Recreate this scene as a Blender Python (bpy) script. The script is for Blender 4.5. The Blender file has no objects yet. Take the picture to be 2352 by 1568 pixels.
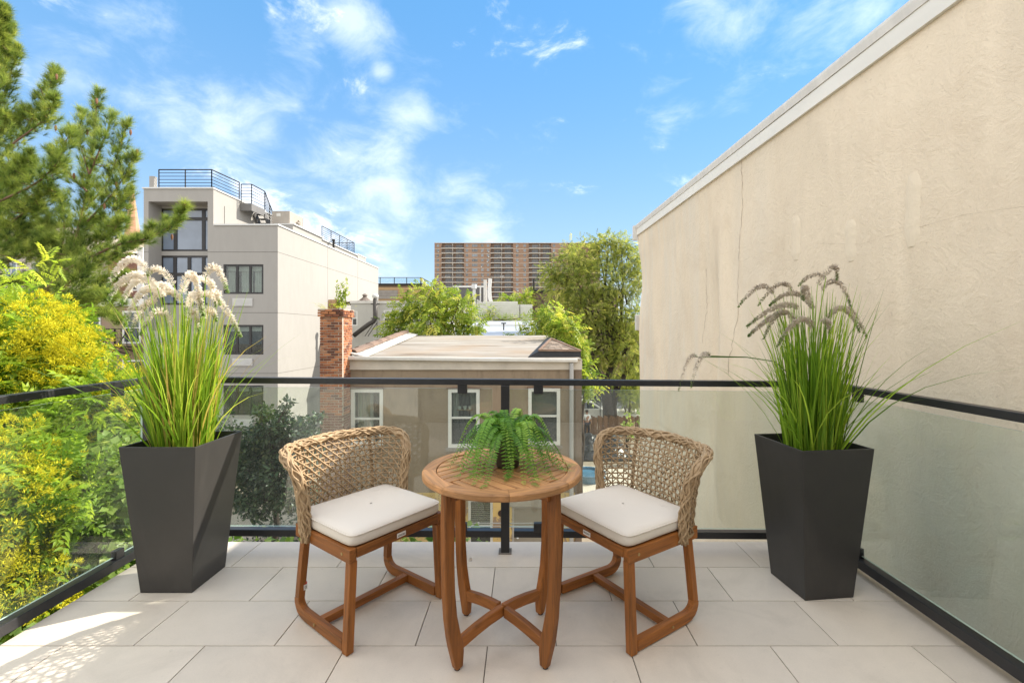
import bpy, math, random
import numpy as np
from mathutils import Vector, Matrix

random.seed(7)
RNG = np.random.default_rng(11)
sc = bpy.context.scene
COL = sc.collection
F, CX, CY, H = 1060.0, 1203.0, 760.0, 1.347      # focal length and vanishing point of the photograph (2352 px wide), eye height
GZ = -5.6                                          # level of the back yards below the terrace

# ------------------------------------------------------------------ camera
cam = bpy.data.cameras.new('camera')
cam.sensor_width = 36.0
cam.lens = F / 2352 * 36.0
cam.shift_x = -(CX - 1176) / 2352
cam.shift_y = (CY - 784) / 2352
cam.clip_start, cam.clip_end = 0.05, 3000
co = bpy.data.objects.new('camera', cam)
COL.objects.link(co)
co.location = (0, 0, H)
co.rotation_euler = (math.radians(90), 0, 0)
sc.camera = co

# ------------------------------------------------------------------ sun, sky, exposure
SUN = Vector((1.22, 0.55, 1.0)).normalized()
sl = bpy.data.lights.new('sun', 'SUN')
sl.energy, sl.angle, sl.color = 2.6, math.radians(0.5), (1.0, 0.93, 0.82)
so = bpy.data.objects.new('sun', sl)
COL.objects.link(so)
so.rotation_euler = SUN.to_track_quat('Z', 'Y').to_euler()

sc.view_settings.view_transform = 'Standard'
sc.view_settings.look = 'None'
sc.view_settings.gamma = 1.0
sc.view_settings.use_curve_mapping = False
sc.view_settings.exposure = 1.73

world = bpy.data.worlds.new('World')
sc.world = world
world.use_nodes = True


def build_sky():
    nt = world.node_tree
    N, L = nt.nodes, nt.links
    bg = N['Background']
    bg.inputs['Strength'].default_value = 0.15

    def math_(op, a, b=None, c=None, clamp=False):
        n = N.new('ShaderNodeMath'); n.operation = op; n.use_clamp = clamp
        for i, x in enumerate((a, b, c)):
            if x is None: continue
            if hasattr(x, 'is_output'): L.new(x, n.inputs[i])
            else: n.inputs[i].default_value = x
        return n.outputs[0]

    def mixc(f, a, b, mode='MIX'):
        n = N.new('ShaderNodeMix'); n.data_type = 'RGBA'; n.blend_type = mode
        for i, x in ((0, f), (6, a), (7, b)):
            if hasattr(x, 'is_output'): L.new(x, n.inputs[i])
            else: n.inputs[i].default_value = x
        return n.outputs[2]

    sky = N.new('ShaderNodeTexSky')
    sky.sky_type = 'NISHITA'
    sky.sun_disc = False
    sky.sun_elevation = math.asin(SUN.z)
    sky.sun_rotation = math.atan2(SUN.x, SUN.y)
    sky.air_density, sky.dust_density, sky.ozone_density = 1.0, 0.25, 2.0
    tc = N.new('ShaderNodeTexCoord')
    d = tc.outputs['Generated']
    sep = N.new('ShaderNodeSeparateXYZ'); L.new(d, sep.inputs[0])
    z = sep.outputs[2]
    base = mixc(1.0, sky.outputs[0], SKY_TINT, 'MULTIPLY')
    base = mixc(0.65, base, SKY_BLUE)
    hz = math_('POWER', math_('SUBTRACT', 1.0, math_('MAXIMUM', z, 0.0), clamp=True), SKY_HAZE[1])
    base = mixc(math_('MULTIPLY', hz, SKY_HAZE[0]), base, SKY_HAZE[2])
    # clouds: torn wisps, thicker where the photograph shows them, plus a bright veil added out of view for fill
    cov = None
    for (px, py, rad, wt) in CLOUDS:
        v = Vector(((px - CX) / F, 1.0, (CY - py) / F)).normalized()
        k = 1.0 / (1 - math.cos(math.atan(rad / F * 0.9)))
        dot = N.new('ShaderNodeVectorMath'); dot.operation = 'DOT_PRODUCT'
        L.new(d, dot.inputs[0]); dot.inputs[1].default_value = v
        e = math_('EXPONENT', math_('MULTIPLY', math_('SUBTRACT', dot.outputs['Value'], 1.0), k))
        e = math_('MULTIPLY', e, wt)
        cov = e if cov is None else math_('MAXIMUM', cov, e)
    mp = N.new('ShaderNodeMapping'); L.new(d, mp.inputs[0]); mp.inputs['Scale'].default_value = (4.6, 4.6, 7.6)
    mp.inputs['Rotation'].default_value = (0.0, -0.22, 0.0)
    n1 = N.new('ShaderNodeTexNoise'); L.new(mp.outputs[0], n1.inputs['Vector'])
    n1.inputs['Scale'].default_value = 1.9; n1.inputs['Detail'].default_value = 9; n1.inputs['Roughness'].default_value = 0.62
    n1.inputs['Distortion'].default_value = 0.35
    n2 = N.new('ShaderNodeTexNoise'); L.new(d, n2.inputs['Vector'])
    n2.inputs['Scale'].default_value = 2.3; n2.inputs['Detail'].default_value = 3
    clear = None
    for (px, py, rad, wt) in FILL_MASK:
        v = Vector(((px - CX) / F, 1.0, (CY - py) / F)).normalized()
        k = 1.0 / (1 - math.cos(math.atan(rad / F * 0.9)))
        dot = N.new('ShaderNodeVectorMath'); dot.operation = 'DOT_PRODUCT'
        L.new(d, dot.inputs[0]); dot.inputs[1].default_value = v
        e = math_('MULTIPLY', math_('EXPONENT', math_('MULTIPLY', math_('SUBTRACT', dot.outputs['Value'], 1.0), k)), wt)
        clear = e if clear is None else math_('MAXIMUM', clear, e)
    thin = math_('MULTIPLY', math_('SUBTRACT', n2.outputs['Fac'], SKY_FILL[0], clamp=True), SKY_FILL[1])  # bright cloud veil added outside the view as fill light
    thin = math_('MULTIPLY', thin, math_('SUBTRACT', 1.0, clear, clamp=True))
    def veil(c, k, lo, hi, top):
        f = math_('ADD', math_('MULTIPLY', c, k), n1.outputs['Fac'])
        mr = N.new('ShaderNodeMapRange'); mr.interpolation_type = 'SMOOTHSTEP'
        L.new(f, mr.inputs['Value'])
        mr.inputs['From Min'].default_value, mr.inputs['From Max'].default_value = lo, hi
        return math_('MULTIPLY', mr.outputs['Result'], top)
    alpha = math_('MAXIMUM', veil(cov, 0.46, 0.56, 1.10, SKY_ALPHA[0]), veil(thin, 0.5, 0.60, 0.95, SKY_ALPHA[1]))
    alpha = math_('MULTIPLY', alpha, math_('MULTIPLY', math_('ADD', z, 0.02, clamp=True), 12.0, clamp=True))
    out = mixc(alpha, base, SKY_CLOUD)
    L.new(out, bg.inputs['Color'])


SKY_TINT = (0.125, 0.315, 0.50, 1)
SKY_HAZE = (0.95, 3.7, (1.75, 2.0, 2.15, 1))
SKY_CLOUD = (6.6, 6.15, 5.6, 1)
SKY_FILL = (0.30, 6.0)
SKY_ALPHA = (0.215, 0.56)
SKY_BLUE = (0.40, 1.14, 2.05, 1)
FILL_MASK = [(1290, 330, 420, 1.6), (1000, 250, 900, 1.0), (1500, 250, 700, 1.0), (400, 150, 600, 1.0), (2100, 100, 500, 1.0), (1200, -300, 700, 1.0), (0, 400, 400, 1.0)]  # patches that keep the added fill veil out of view
CLOUDS = [(828, 55, 75, 1.0), (880, 165, 28, .9), (410, 235, 95, .62), (545, 285, 105, .8), (690, 120, 80, .5), (880, 435, 170, .85),
          (940, 270, 90, .72), (730, 415, 110, .7), (600, 385, 90, .55), (760, 320, 80, .5), (1115, 535, 85, 1.0), (1665, 35, 110, .66), (1890, 70, 110, .55), (2010, 30, 70, .6),
          (195, 165, 70, .5), (1530, 240, 70, .38), (1690, 205, 50, .35), (880, 590, 90, .5), (320, 30, 70, .4), (1030, 420, 90, .6), (640, 200, 110, .5)]
build_sky()


# ------------------------------------------------------------------ helpers
def at(px, py, Y):
    """the point at distance Y that the photograph shows at (px, py)"""
    return Vector(((px - CX) * Y / F, Y, H - (py - CY) * Y / F))


class MB:
    """collects simple shapes into one mesh"""
    def __init__(s): s.v, s.f, s.m = [], [], []

    def raw(s, vs, fs, m=0):
        o = len(s.v)
        s.v += [tuple(v) for v in vs]
        s.f += [tuple(i + o for i in f) for f in fs]
        s.m += [m] * len(fs)
        return s

    def box(s, x0, x1, y0, y1, z0, z1, m=0):
        v = [(x0, y0, z0), (x1, y0, z0), (x1, y1, z0), (x0, y1, z0), (x0, y0, z1), (x1, y0, z1), (x1, y1, z1), (x0, y1, z1)]
        return s.raw(v, [(0, 3, 2, 1), (4, 5, 6, 7), (0, 1, 5, 4), (1, 2, 6, 5), (2, 3, 7, 6), (3, 0, 4, 7)], m)

    def beam(s, a, b, w, h, up=(0, 0, 1), m=0):
        a, b = Vector(a), Vector(b)
        t = (b - a).normalized()
        r = t.cross(Vector(up))
        if r.length < 1e-5: r = t.cross(Vector((0, 1, 0)))
        r.normalize(); u = r.cross(t)
        r, u = r * w / 2, u * h / 2
        v = [a - r - u, a + r - u, a + r + u, a - r + u, b - r - u, b + r - u, b + r + u, b - r + u]
        return s.raw(v, [(0, 1, 2, 3), (7, 6, 5, 4), (1, 0, 4, 5), (2, 1, 5, 6), (3, 2, 6, 7), (0, 3, 7, 4)], m)

    def sweep(s, pts, ws, hs, side, m=0):
        """rectangular section swept along pts; ws is measured along side, hs across it"""
        pts = [Vector(p) for p in pts]; n = len(pts); side = Vector(side).normalized(); vs = []
        for i, p in enumerate(pts):
            t = (pts[min(i + 1, n - 1)] - pts[max(i - 1, 0)]).normalized()
            u = side.cross(t).normalized()
            w = ws[i] if hasattr(ws, '__len__') else ws
            h = hs[i] if hasattr(hs, '__len__') else hs
            vs += [p - side * w / 2 - u * h / 2, p + side * w / 2 - u * h / 2, p + side * w / 2 + u * h / 2, p - side * w / 2 + u * h / 2]
        fs = [(3, 2, 1, 0), (4 * n - 4, 4 * n - 3, 4 * n - 2, 4 * n - 1)]
        for i in range(n - 1):
            for k in range(4):
                fs.append((4 * i + k, 4 * i + (k + 1) % 4, 4 * i + 4 + (k + 1) % 4, 4 * i + 4 + k))
        return s.raw(vs, fs, m)

    def tube(s, pts, r, n=6, m=0, caps=True):
        pts = [Vector(p) for p in pts]; k = len(pts)
        t0 = (pts[1] - pts[0]).normalized()
        ref = Vector((0, 0, 1)) if abs(t0.z) < 0.9 else Vector((1, 0, 0))
        a = t0.cross(ref).normalized(); vs = []
        for i, p in enumerate(pts):
            t = (pts[min(i + 1, k - 1)] - pts[max(i - 1, 0)]).normalized()
            a = (a - t * a.dot(t))
            a = a.normalized() if a.length > 1e-6 else t.orthogonal().normalized()
            b = t.cross(a)
            rr = r[i] if hasattr(r, '__len__') else r
            for j in range(n):
                q = 2 * math.pi * j / n
                vs.append(p + a * (rr * math.cos(q)) + b * (rr * math.sin(q)))
        fs = [(i * n + j, i * n + (j + 1) % n, (i + 1) * n + (j + 1) % n, (i + 1) * n + j) for i in range(k - 1) for j in range(n)]
        if caps: fs += [tuple(range(n - 1, -1, -1)), tuple(range((k - 1) * n, k * n))]
        return s.raw(vs, fs, m)

    def lathe(s, prof, c, n=20, m=0):
        c = Vector(c); vs = []
        for (r, z) in prof:
            for j in range(n):
                q = 2 * math.pi * j / n
                vs.append((c.x + r * math.cos(q), c.y + r * math.sin(q), c.z + z))
        fs = [(i * n + j, i * n + (j + 1) % n, (i + 1) * n + (j + 1) % n, (i + 1) * n + j) for i in range(len(prof) - 1) for j in range(n)]
        return s.raw(vs, fs, m)

    def prism(s, poly, z0, z1, m=0):
        n = len(poly)
        vs = [(x, y, z0) for x, y in poly] + [(x, y, z1) for x, y in poly]
        fs = [tuple(range(n - 1, -1, -1)), tuple(range(n, 2 * n))] + [(i, (i + 1) % n, n + (i + 1) % n, n + i) for i in range(n)]
        return s.raw(vs, fs, m)

    def slab(s, quad, t, m=0):
        """a sheet of thickness t below the four given corners (counter-clockwise seen from above)"""
        q = [Vector(p) for p in quad]
        nrm = (q[1] - q[0]).cross(q[3] - q[0]).normalized() * t
        vs = q + [p - nrm for p in q]
        return s.raw(vs, [(0, 1, 2, 3), (7, 6, 5, 4), (0, 4, 5, 1), (1, 5, 6, 2), (2, 6, 7, 3), (3, 7, 4, 0)], m)

    def facade(s, x0, x1, z0, z1, y, holes, reveal=0.12, pocket=0.0, m=0, mp=1):
        """a wall sheet facing -Y with real openings (x0,x1,z0,z1), their reveals and a dark room pocket behind"""
        xs = sorted({x0, x1} | {min(max(h[i], x0), x1) for h in holes for i in (0, 1)})
        zs = sorted({z0, z1} | {min(max(h[i], z0), z1) for h in holes for i in (2, 3)})
        for a, b in zip(xs, xs[1:]):
            for c, d in zip(zs, zs[1:]):
                mx, mz = (a + b) / 2, (c + d) / 2
                if any(h[0] < mx < h[1] and h[2] < mz < h[3] for h in holes): continue
                s.raw([(a, y, c), (b, y, c), (b, y, d), (a, y, d)], [(0, 1, 2, 3)], m)
        for (a, b, c, d) in holes:
            for (ya, yb, mm) in ((y, y + reveal, m), (y + reveal, y + reveal + pocket, mp)):
                if yb <= ya: continue
                s.raw([(a, ya, c), (b, ya, c), (b, ya, d), (a, ya, d), (a, yb, c), (b, yb, c), (b, yb, d), (a, yb, d)],
                      [(0, 4, 5, 1), (1, 5, 6, 2), (2, 6, 7, 3), (3, 7, 4, 0)], mm)
            if pocket:
                yb = y + reveal + pocket
                s.raw([(a, yb, c), (b, yb, c), (b, yb, d), (a, yb, d)], [(0, 1, 2, 3)], mp)
        return s

    def mesh(s, name, mats, off=(0, 0, 0), smooth=False):
        me = bpy.data.meshes.new(name)
        ox, oy, oz = off
        me.from_pydata([(x - ox, y - oy, z - oz) for x, y, z in s.v], [], s.f)
        for mt in (mats if isinstance(mats, (list, tuple)) else [mats]): me.materials.append(mt)
        if any(s.m): me.polygons.foreach_set('material_index', s.m)
        if smooth: me.polygons.foreach_set('use_smooth', [True] * len(me.polygons))
        me.update()
        return me


BASE = {}


def tag(o, label=None, cat=None, group=None, kind=None):
    if label: o['label'] = label
    if cat: o['category'] = cat
    if group: o['group'] = group
    if kind: o['kind'] = kind
    return o


def thing(name, label, cat, loc=(0, 0, 0), rz=0.0, group=None):
    o = bpy.data.objects.new(name, None)
    o.empty_display_size = 0.1
    COL.objects.link(o)
    o.location = loc; o.rotation_euler = (0, 0, rz)
    BASE[o.name] = tuple(loc)
    return tag(o, label, cat, group)


def link(name, me, parent=None, loc=(0, 0, 0), rot=None):
    o = bpy.data.objects.new(name, me)
    COL.objects.link(o)
    if parent is not None: o.parent = parent
    o.location = loc
    if rot: o.rotation_euler = rot
    return o


def part(name, mb, mats, parent=None, local=False, smooth=False, bevel=0.0, label=None, kind=None, at_=None):
    """one mesh object; shapes are given in world space unless local"""
    off = (0, 0, 0) if local else (BASE.get(parent.name, (0, 0, 0)) if parent is not None else (at_ or (0, 0, 0)))
    o = link(name, mb.mesh(name, mats, off, smooth), parent, at_ or (0, 0, 0) if parent is None else (0, 0, 0))
    BASE[o.name] = off
    if bevel:
        b = o.modifiers.new('bevel', 'BEVEL'); b.width = bevel; b.segments = 2; b.limit_method = 'ANGLE'; b.harden_normals = False
    return tag(o, label, kind=kind)


def whole(name, mb, mats, label, cat, loc=(0, 0, 0), group=None, kind=None, **k):
    o = part(name, mb, mats, None, at_=tuple(loc), **k)
    return tag(o, label, cat, group, kind)


def struct(name, mb, mats, **k):
    return part(name, mb, mats, None, kind='structure', **k)


def inst(name, me, parent, loc, rot=None):
    """a further copy of a piece: shares the mesh; loc in world space"""
    b = BASE.get(parent.name, (0, 0, 0))
    return link(name, me, parent, (loc[0] - b[0], loc[1] - b[1], loc[2] - b[2]), rot)


# ------------------------------------------------------------------ materials
class M:
    def __init__(s, name):
        s.mat = bpy.data.materials.new(name); s.mat.use_nodes = True
        s.N, s.L = s.mat.node_tree.nodes, s.mat.node_tree.links
        s.b = s.N['Principled BSDF']; s.out = s.N['Material Output']
        s.co = s.N.new('ShaderNodeTexCoord').outputs['Object']

    def vec(s, scale=(1, 1, 1), src=None, loc=(0, 0, 0), rot=(0, 0, 0)):
        n = s.N.new('ShaderNodeMapping'); s.L.new(src or s.co, n.inputs[0])
        n.inputs['Scale'].default_value = scale; n.inputs['Location'].default_value = loc; n.inputs['Rotation'].default_value = rot
        return n.outputs[0]

    def noise(s, scale, detail=4, rough=0.55, v=None, dist=0.0):
        n = s.N.new('ShaderNodeTexNoise'); s.L.new(v or s.co, n.inputs['Vector'])
        n.inputs['Scale'].default_value = scale; n.inputs['Detail'].default_value = detail
        n.inputs['Roughness'].default_value = rough; n.inputs['Distortion'].default_value = dist
        return n.outputs['Fac']

    def ramp(s, f, stops):
        n = s.N.new('ShaderNodeValToRGB'); s.L.new(f, n.inputs[0])
        e = n.color_ramp.elements
        while len(e) < len(stops): e.new(0.5)
        for i, (p, c) in enumerate(stops):
            e[i].position = p
            e[i].color = (c, c, c, 1) if not hasattr(c, '__len__') else (*c[:3], 1)
        return n.outputs['Color']

    def mix(s, f, a, b, mode='MIX'):
        n = s.N.new('ShaderNodeMix'); n.data_type = 'RGBA'; n.blend_type = mode
        for i, x in ((0, f), (6, a), (7, b)):
            if hasattr(x, 'is_output'): s.L.new(x, n.inputs[i])
            elif hasattr(x, '__len__'): n.inputs[i].default_value = (*x[:3], 1)
            else: n.inputs[i].default_value = x
        return n.outputs[2]

    def math(s, op, a, b=0.0, clamp=False):
        n = s.N.new('ShaderNodeMath'); n.operation = op; n.use_clamp = clamp
        for i, x in enumerate((a, b)):
            if hasattr(x, 'is_output'): s.L.new(x, n.inputs[i])
            else: n.inputs[i].default_value = x
        return n.outputs[0]

    def rand(s):
        return s.N.new('ShaderNodeObjectInfo').outputs['Random']

    def attr(s, name):
        n = s.N.new('ShaderNodeAttribute'); n.attribute_name = name
        return n.outputs['Fac']

    def set(s, color=None, rough=None, metal=None, spec=None):
        for k, x in (('Base Color', color), ('Roughness', rough), ('Metallic', metal), ('Specular IOR Level', spec)):
            if x is None: continue
            if hasattr(x, 'is_output'): s.L.new(x, s.b.inputs[k])
            else: s.b.inputs[k].default_value = (*x[:3], 1) if hasattr(x, '__len__') else x
        return s

    def bump(s, h, strength=0.3, dist=0.01):
        n = s.N.new('ShaderNodeBump'); s.L.new(h, n.inputs['Height'])
        n.inputs['Strength'].default_value = strength; n.inputs['Distance'].default_value = dist
        s.L.new(n.outputs[0], s.b.inputs['Normal'])
        return s


def sc3(c, k): return tuple(min(1, x * k) for x in c)


def plain(name, c, rough=0.6, var=0.12, scale=6.0, bump=0.0, bscale=80.0, bdist=0.004, metal=0.0, spec=0.4, obj_var=0.0, stretch=(1, 1, 1)):
    """a base colour with soft blotches, fine grain and a touch of relief"""
    m = M(name)
    f = m.noise(scale, 5, 0.6, m.vec(stretch))
    col = m.mix(f, sc3(c, 1 - var * 1.6), sc3(c, 1 + var * 1.3))
    if obj_var:
        col = m.mix(1.0, col, m.ramp(m.rand(), [(0, 1 - obj_var), (1, 1 + obj_var)]), 'MULTIPLY')
    m.set(col, m.ramp(m.noise(scale * 3, 3), [(0.3, rough * 0.85), (0.7, min(1, rough * 1.1))]), metal, spec)
    if bump: m.bump(m.noise(bscale, 4, 0.6), bump, bdist)
    return m.mat


def foliage(name, stops, rough=0.5, trans=0.45, spec=0.3, glow=(1.5, 1.45, 1.0)):
    """leaf colour from the tint stored on each leaf; light passes through the blade"""
    m = M(name)
    col = m.ramp(m.attr('tint'), stops)
    m.set(col, rough, 0, spec)
    t = m.N.new('ShaderNodeBsdfTranslucent')
    m.L.new(m.mix(1.0, col, glow, 'MULTIPLY'), t.inputs[0])
    mx = m.N.new('ShaderNodeMixShader'); mx.inputs[0].default_value = trans
    m.L.new(m.b.outputs[0], mx.inputs[1]); m.L.new(t.outputs[0], mx.inputs[2]); m.L.new(mx.outputs[0], m.out.inputs[0])
    return m.mat


def glass(name, tint=(0.86, 0.93, 0.90), refl=1.0, dust=0.03, rough=0.0):
    """thin sheet glass: mostly see-through, Fresnel reflections, a film of dust"""
    m = M(name)
    tr = m.N.new('ShaderNodeBsdfTransparent'); tr.inputs[0].default_value = (*tint, 1)
    gl = m.N.new('ShaderNodeBsdfGlossy'); gl.inputs['Roughness'].default_value = rough
    lw = m.N.new('ShaderNodeLayerWeight'); lw.inputs['Blend'].default_value = 0.5
    fr = m.math('ADD', m.math('MULTIPLY', m.math('POWER', lw.outputs['Facing'], 5.0), 0.9), 0.035)
    mx = m.N.new('ShaderNodeMixShader'); m.L.new(m.math('MULTIPLY', fr, refl, True), mx.inputs[0])
    m.L.new(tr.outputs[0], mx.inputs[1]); m.L.new(gl.outputs[0], mx.inputs[2])
    df = m.N.new('ShaderNodeBsdfDiffuse'); df.inputs[0].default_value = (0.75, 0.78, 0.74, 1)
    m2 = m.N.new('ShaderNodeMixShader')
    m.L.new(m.ramp(m.noise(2.2, 5, 0.6, m.vec((1, 1, 0.6))), [(0.35, dust * 0.5), (0.75, dust * 1.6)]), m2.inputs[0])
    m.L.new(mx.outputs[0], m2.inputs[1]); m.L.new(df.outputs[0], m2.inputs[2])
    m.L.new(m2.outputs[0], m.out.inputs[0])
    return m.mat


def wood(name, c, axis, rough=0.45):
    m = M(name)
    st = [16.0, 16.0, 16.0]; st[axis] = 1.1
    v = m.vec(tuple(st))
    f = m.noise(3.0, 6, 0.65, v, 0.6)
    g = m.noise(14.0, 3, 0.5, v)
    col = m.ramp(f, [(0.28, sc3(c, 0.5)), (0.5, c), (0.72, sc3(c, 1.35))])
    col = m.mix(0.3, col, m.ramp(g, [(0.35, 0.6), (0.6, 1.1)]), 'MULTIPLY')
    col = m.mix(1.0, col, m.ramp(m.rand(), [(0, 0.78), (1, 1.18)]), 'MULTIPLY')
    m.set(col, m.ramp(g, [(0.3, rough), (0.7, rough * 1.3)]), 0, 0.4)
    m.bump(f, 0.12, 0.002)
    return m.mat


def stucco(name, c, blotch=0.16, relief=0.5, grime=None, scale=1.0):
    m = M(name)
    big = m.noise(0.55 * scale, 5, 0.6, m.vec((1, 1, 0.6)))
    mid = m.noise(3.0 * scale, 6, 0.65, m.vec((1, 1, 0.35)), 0.5)
    col = m.mix(big, sc3(c, 1 - blotch), sc3(c, 1 + blotch * 0.7))
    col = m.mix(0.5, col, m.ramp(mid, [(0.3, 1 - blotch), (0.7, 1.06)]), 'MULTIPLY')
    if grime:
        streak = m.noise(2.0 * scale, 7, 0.7, m.vec((2.2, 2.2, 0.28)), 0.3)
        col = m.mix(m.ramp(streak, [(0.52, 0.0), (0.74, grime[1])]), col, grime[0])
    m.set(col, 0.92, 0, 0.2)
    swirl = m.noise(9.0 * scale, 5, 0.6, None, 1.8)
    fine = m.noise(55.0 * scale, 4, 0.7)
    m.bump(m.math('ADD', m.math('MULTIPLY', swirl, 0.9), m.math('MULTIPLY', fine, 0.35)), relief, 0.012)
    return m.mat


# ------------------------------------------------------------------ leaves in bulk
def nrm(a):
    return a / np.maximum(np.linalg.norm(a, axis=1, keepdims=True), 1e-9)


def scatter(P, A, Nn, S, tv, tf, tint, tvar=None):
    """place template (tv, tf triangles) at every P along axis A facing Nn; returns vertices, faces, tint per vertex"""
    P, A, Nn = np.asarray(P, float), nrm(np.asarray(A, float)), np.asarray(Nn, float)
    Z = nrm(Nn - A * np.sum(A * Nn, 1, keepdims=True))
    Yv = np.cross(Z, A)
    S = np.asarray(S, float).reshape(-1, 1, 1)
    tv = np.asarray(tv, float); tf = np.asarray(tf, int)
    n, k = len(P), len(tv)
    V = P[:, None, :] + S * (tv[None, :, 0:1] * A[:, None, :] + tv[None, :, 1:2] * Yv[:, None, :] + tv[None, :, 2:3] * Z[:, None, :])
    Fc = (tf[None] + (np.arange(n) * k)[:, None, None]).reshape(-1, 3)
    T = np.repeat(np.asarray(tint, float).reshape(n, 1), k, 1)
    if tvar is not None: T = T + np.asarray(tvar)[None, :]
    return V.reshape(-1, 3), Fc, np.clip(T, 0, 1).reshape(-1)


def join(parts):
    Vs, Fs, Ts, o = [], [], [], 0
    for v, f, t in parts:
        Vs.append(v); Fs.append(f + o); Ts.append(t); o += len(v)
    return np.concatenate(Vs), np.concatenate(Fs), np.concatenate(Ts)


def leafmesh(name, vft, mat, parent=None, off=None, kind=None):
    V, Fc, T = vft
    if off is None: off = BASE.get(parent.name, (0, 0, 0)) if parent is not None else (0, 0, 0)
    me = bpy.data.meshes.new(name)
    V = (V - np.array(off)).astype(np.float32)
    me.vertices.add(len(V)); me.vertices.foreach_set('co', V.ravel())
    me.loops.add(len(Fc) * 3); me.loops.foreach_set('vertex_index', Fc.astype(np.int32).ravel())
    me.polygons.add(len(Fc)); me.polygons.foreach_set('loop_start', np.arange(0, len(Fc) * 3, 3, dtype=np.int32))
    me.update(calc_edges=True)
    a = me.attributes.new('tint', 'FLOAT', 'POINT'); a.data.foreach_set('value', T.astype(np.float32))
    me.materials.append(mat)
    o = link(name, me, parent, (0, 0, 0) if parent is not None else off)
    BASE[o.name] = tuple(off)
    return tag(o, kind=kind)


def T_leaf(w=0.24, fold=0.08, droop=0.1):
    v = [(0, 0, 0), (0.45, w, fold), (1, 0, -droop), (0.45, -w, fold)]
    return v, [(0, 2, 1), (0, 3, 2)]


def T_pinnate(pairs=6, l=0.3, w=0.10, arch=0.25):
    V, Fc = [], []

    def leaf(bx, bz, ang, ln, wd, dr):
        o = len(V); ca, sa = math.cos(ang), math.sin(ang)
        for (x, y, zz) in ((0, 0, 0), (0.45, wd / ln, 0.04), (1, 0, -dr), (0.45, -wd / ln, 0.04)):
            X, Y = x * ln, y * ln
            V.append((bx + X * ca - Y * sa, X * sa + Y * ca, bz + zz * ln))
        Fc.extend([(o, o + 2, o + 1), (o, o + 3, o + 2)])
    for i in range(pairs):
        t = 0.18 + 0.74 * i / max(1, pairs - 1)
        bz = -arch * t * t
        ll = l * (1.0 - 0.45 * abs(t - 0.5))
        for sgn in (1, -1):
            leaf(t, bz, sgn * random.uniform(0.9, 1.25), ll * random.uniform(.85, 1.15), w * 0.5, random.uniform(0.15, 0.45))
    leaf(0.93, -arch * 0.9, random.uniform(-.2, .2), l * 0.9, w * 0.5, 0.4)
    return V, Fc


def T_tuft(n=36, w=0.028, lo=0.25, hi=1.25):
    V, Fc = [], []
    for i in range(n):
        th = random.uniform(lo, hi) ** 1.0; ph = random.uniform(0, 2 * math.pi); ln = random.uniform(0.7, 1.05)
        d = Vector((math.cos(th), math.sin(th) * math.cos(ph), math.sin(th) * math.sin(ph)))
        s = d.cross(Vector((random.uniform(-1, 1), random.uniform(-1, 1), random.uniform(-1, 1)))).normalized() * w
        b = Vector((random.uniform(-0.35, 0.1), 0, 0)); o = len(V)
        tip = b + d * ln - Vector((0, 0, 0.0))
        V.extend([tuple(b - s * 0.5), tuple(b + s * 0.5), tuple(tip)]); Fc.append((o, o + 1, o + 2))
    return V, Fc


def rdirs(n):
    return nrm(RNG.normal(size=(n, 3)))


def lobe_points(lobes, n, shell=0.55, flat=0.0):
    """points spread through a set of (centre, radii) lobes, and the outward direction of each"""
    w = np.array([l[1][0] * l[1][1] + l[1][1] * l[1][2] for l in lobes], float)
    idx = RNG.choice(len(lobes), n, p=w / w.sum())
    C = np.array([l[0] for l in lobes], float)[idx]; R = np.array([l[1] for l in lobes], float)[idx]
    D = rdirs(n)
    rr = (shell + (1.08 - shell) * RNG.random((n, 1))) * (0.85 + 0.3 * RNG.random((n, 1)))
    return C + D * R * rr, D, idx


def limb(mb, a, b, r0, r1, bend=0.15, seg=7, n=6):
    a, b = Vector(a), Vector(b); L = (b - a).length
    o = Vector((random.uniform(-1, 1), random.uniform(-1, 1), random.uniform(-.2, 1))) * bend * L
    pts = []
    for i in range(seg):
        t = i / (seg - 1)
        j = Vector((random.uniform(-1, 1), random.uniform(-1, 1), random.uniform(-1, 1))) * 0.018 * L * (0 < i < seg - 1)
        pts.append(a.lerp(b, t) + o * (4 * t * (1 - t)) * 0.5 + j)
    mb.tube(pts, [r0 + (r1 - r0) * (i / (seg - 1)) ** 0.8 for i in range(seg)], n, caps=False)
    return pts

# ================================================================== MATERIALS IN USE
C_TILE = (0.68, 0.60, 0.505)
m_black = plain('black_metal', (0.022, 0.022, 0.024), 0.38, 0.25, 9, 0.08, 60, 0.002, 0.0, 0.5)
m_glass = glass('railing_glass', (0.925, 0.957, 0.93), 2.0, 0.034)
m_glass_clear = glass('railing_glass_clear', (0.945, 0.97, 0.95), 1.3, 0.012)
m_glass_hazy = glass('railing_glass_hazy', (0.925, 0.957, 0.93), 1.6, 0.085)  # dust, plus haze put in for the bright sky it reflects
m_edge = plain('glass_edge', (.50, .64, .57), .25, .05, 3, spec=.8)  # pale colour stands in for the highlight along the glass edge
m_dark = plain('dark_room', (0.02, 0.021, 0.022), 0.9, 0.3, 2)
m_white = plain('white_trim', (0.74, 0.73, 0.69), 0.5, 0.08, 4, 0.06, 30)
m_offwhite = plain('offwhite_trim', (0.62, 0.60, 0.55), 0.6, 0.16, 3, 0.1, 30)
m_concrete = plain('concrete', (0.40, 0.38, 0.35), 0.9, 0.18, 2, 0.2, 40)


def pane_mat(name, c, rough=0.05, spec=0.9):
    m = M(name)
    m.set(m.mix(m.noise(0.8, 3), sc3(c, 0.6), sc3(c, 1.5)), rough, 0, spec)
    m.bump(m.noise(1.2, 2), 0.02, 0.05)
    return m.mat


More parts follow.
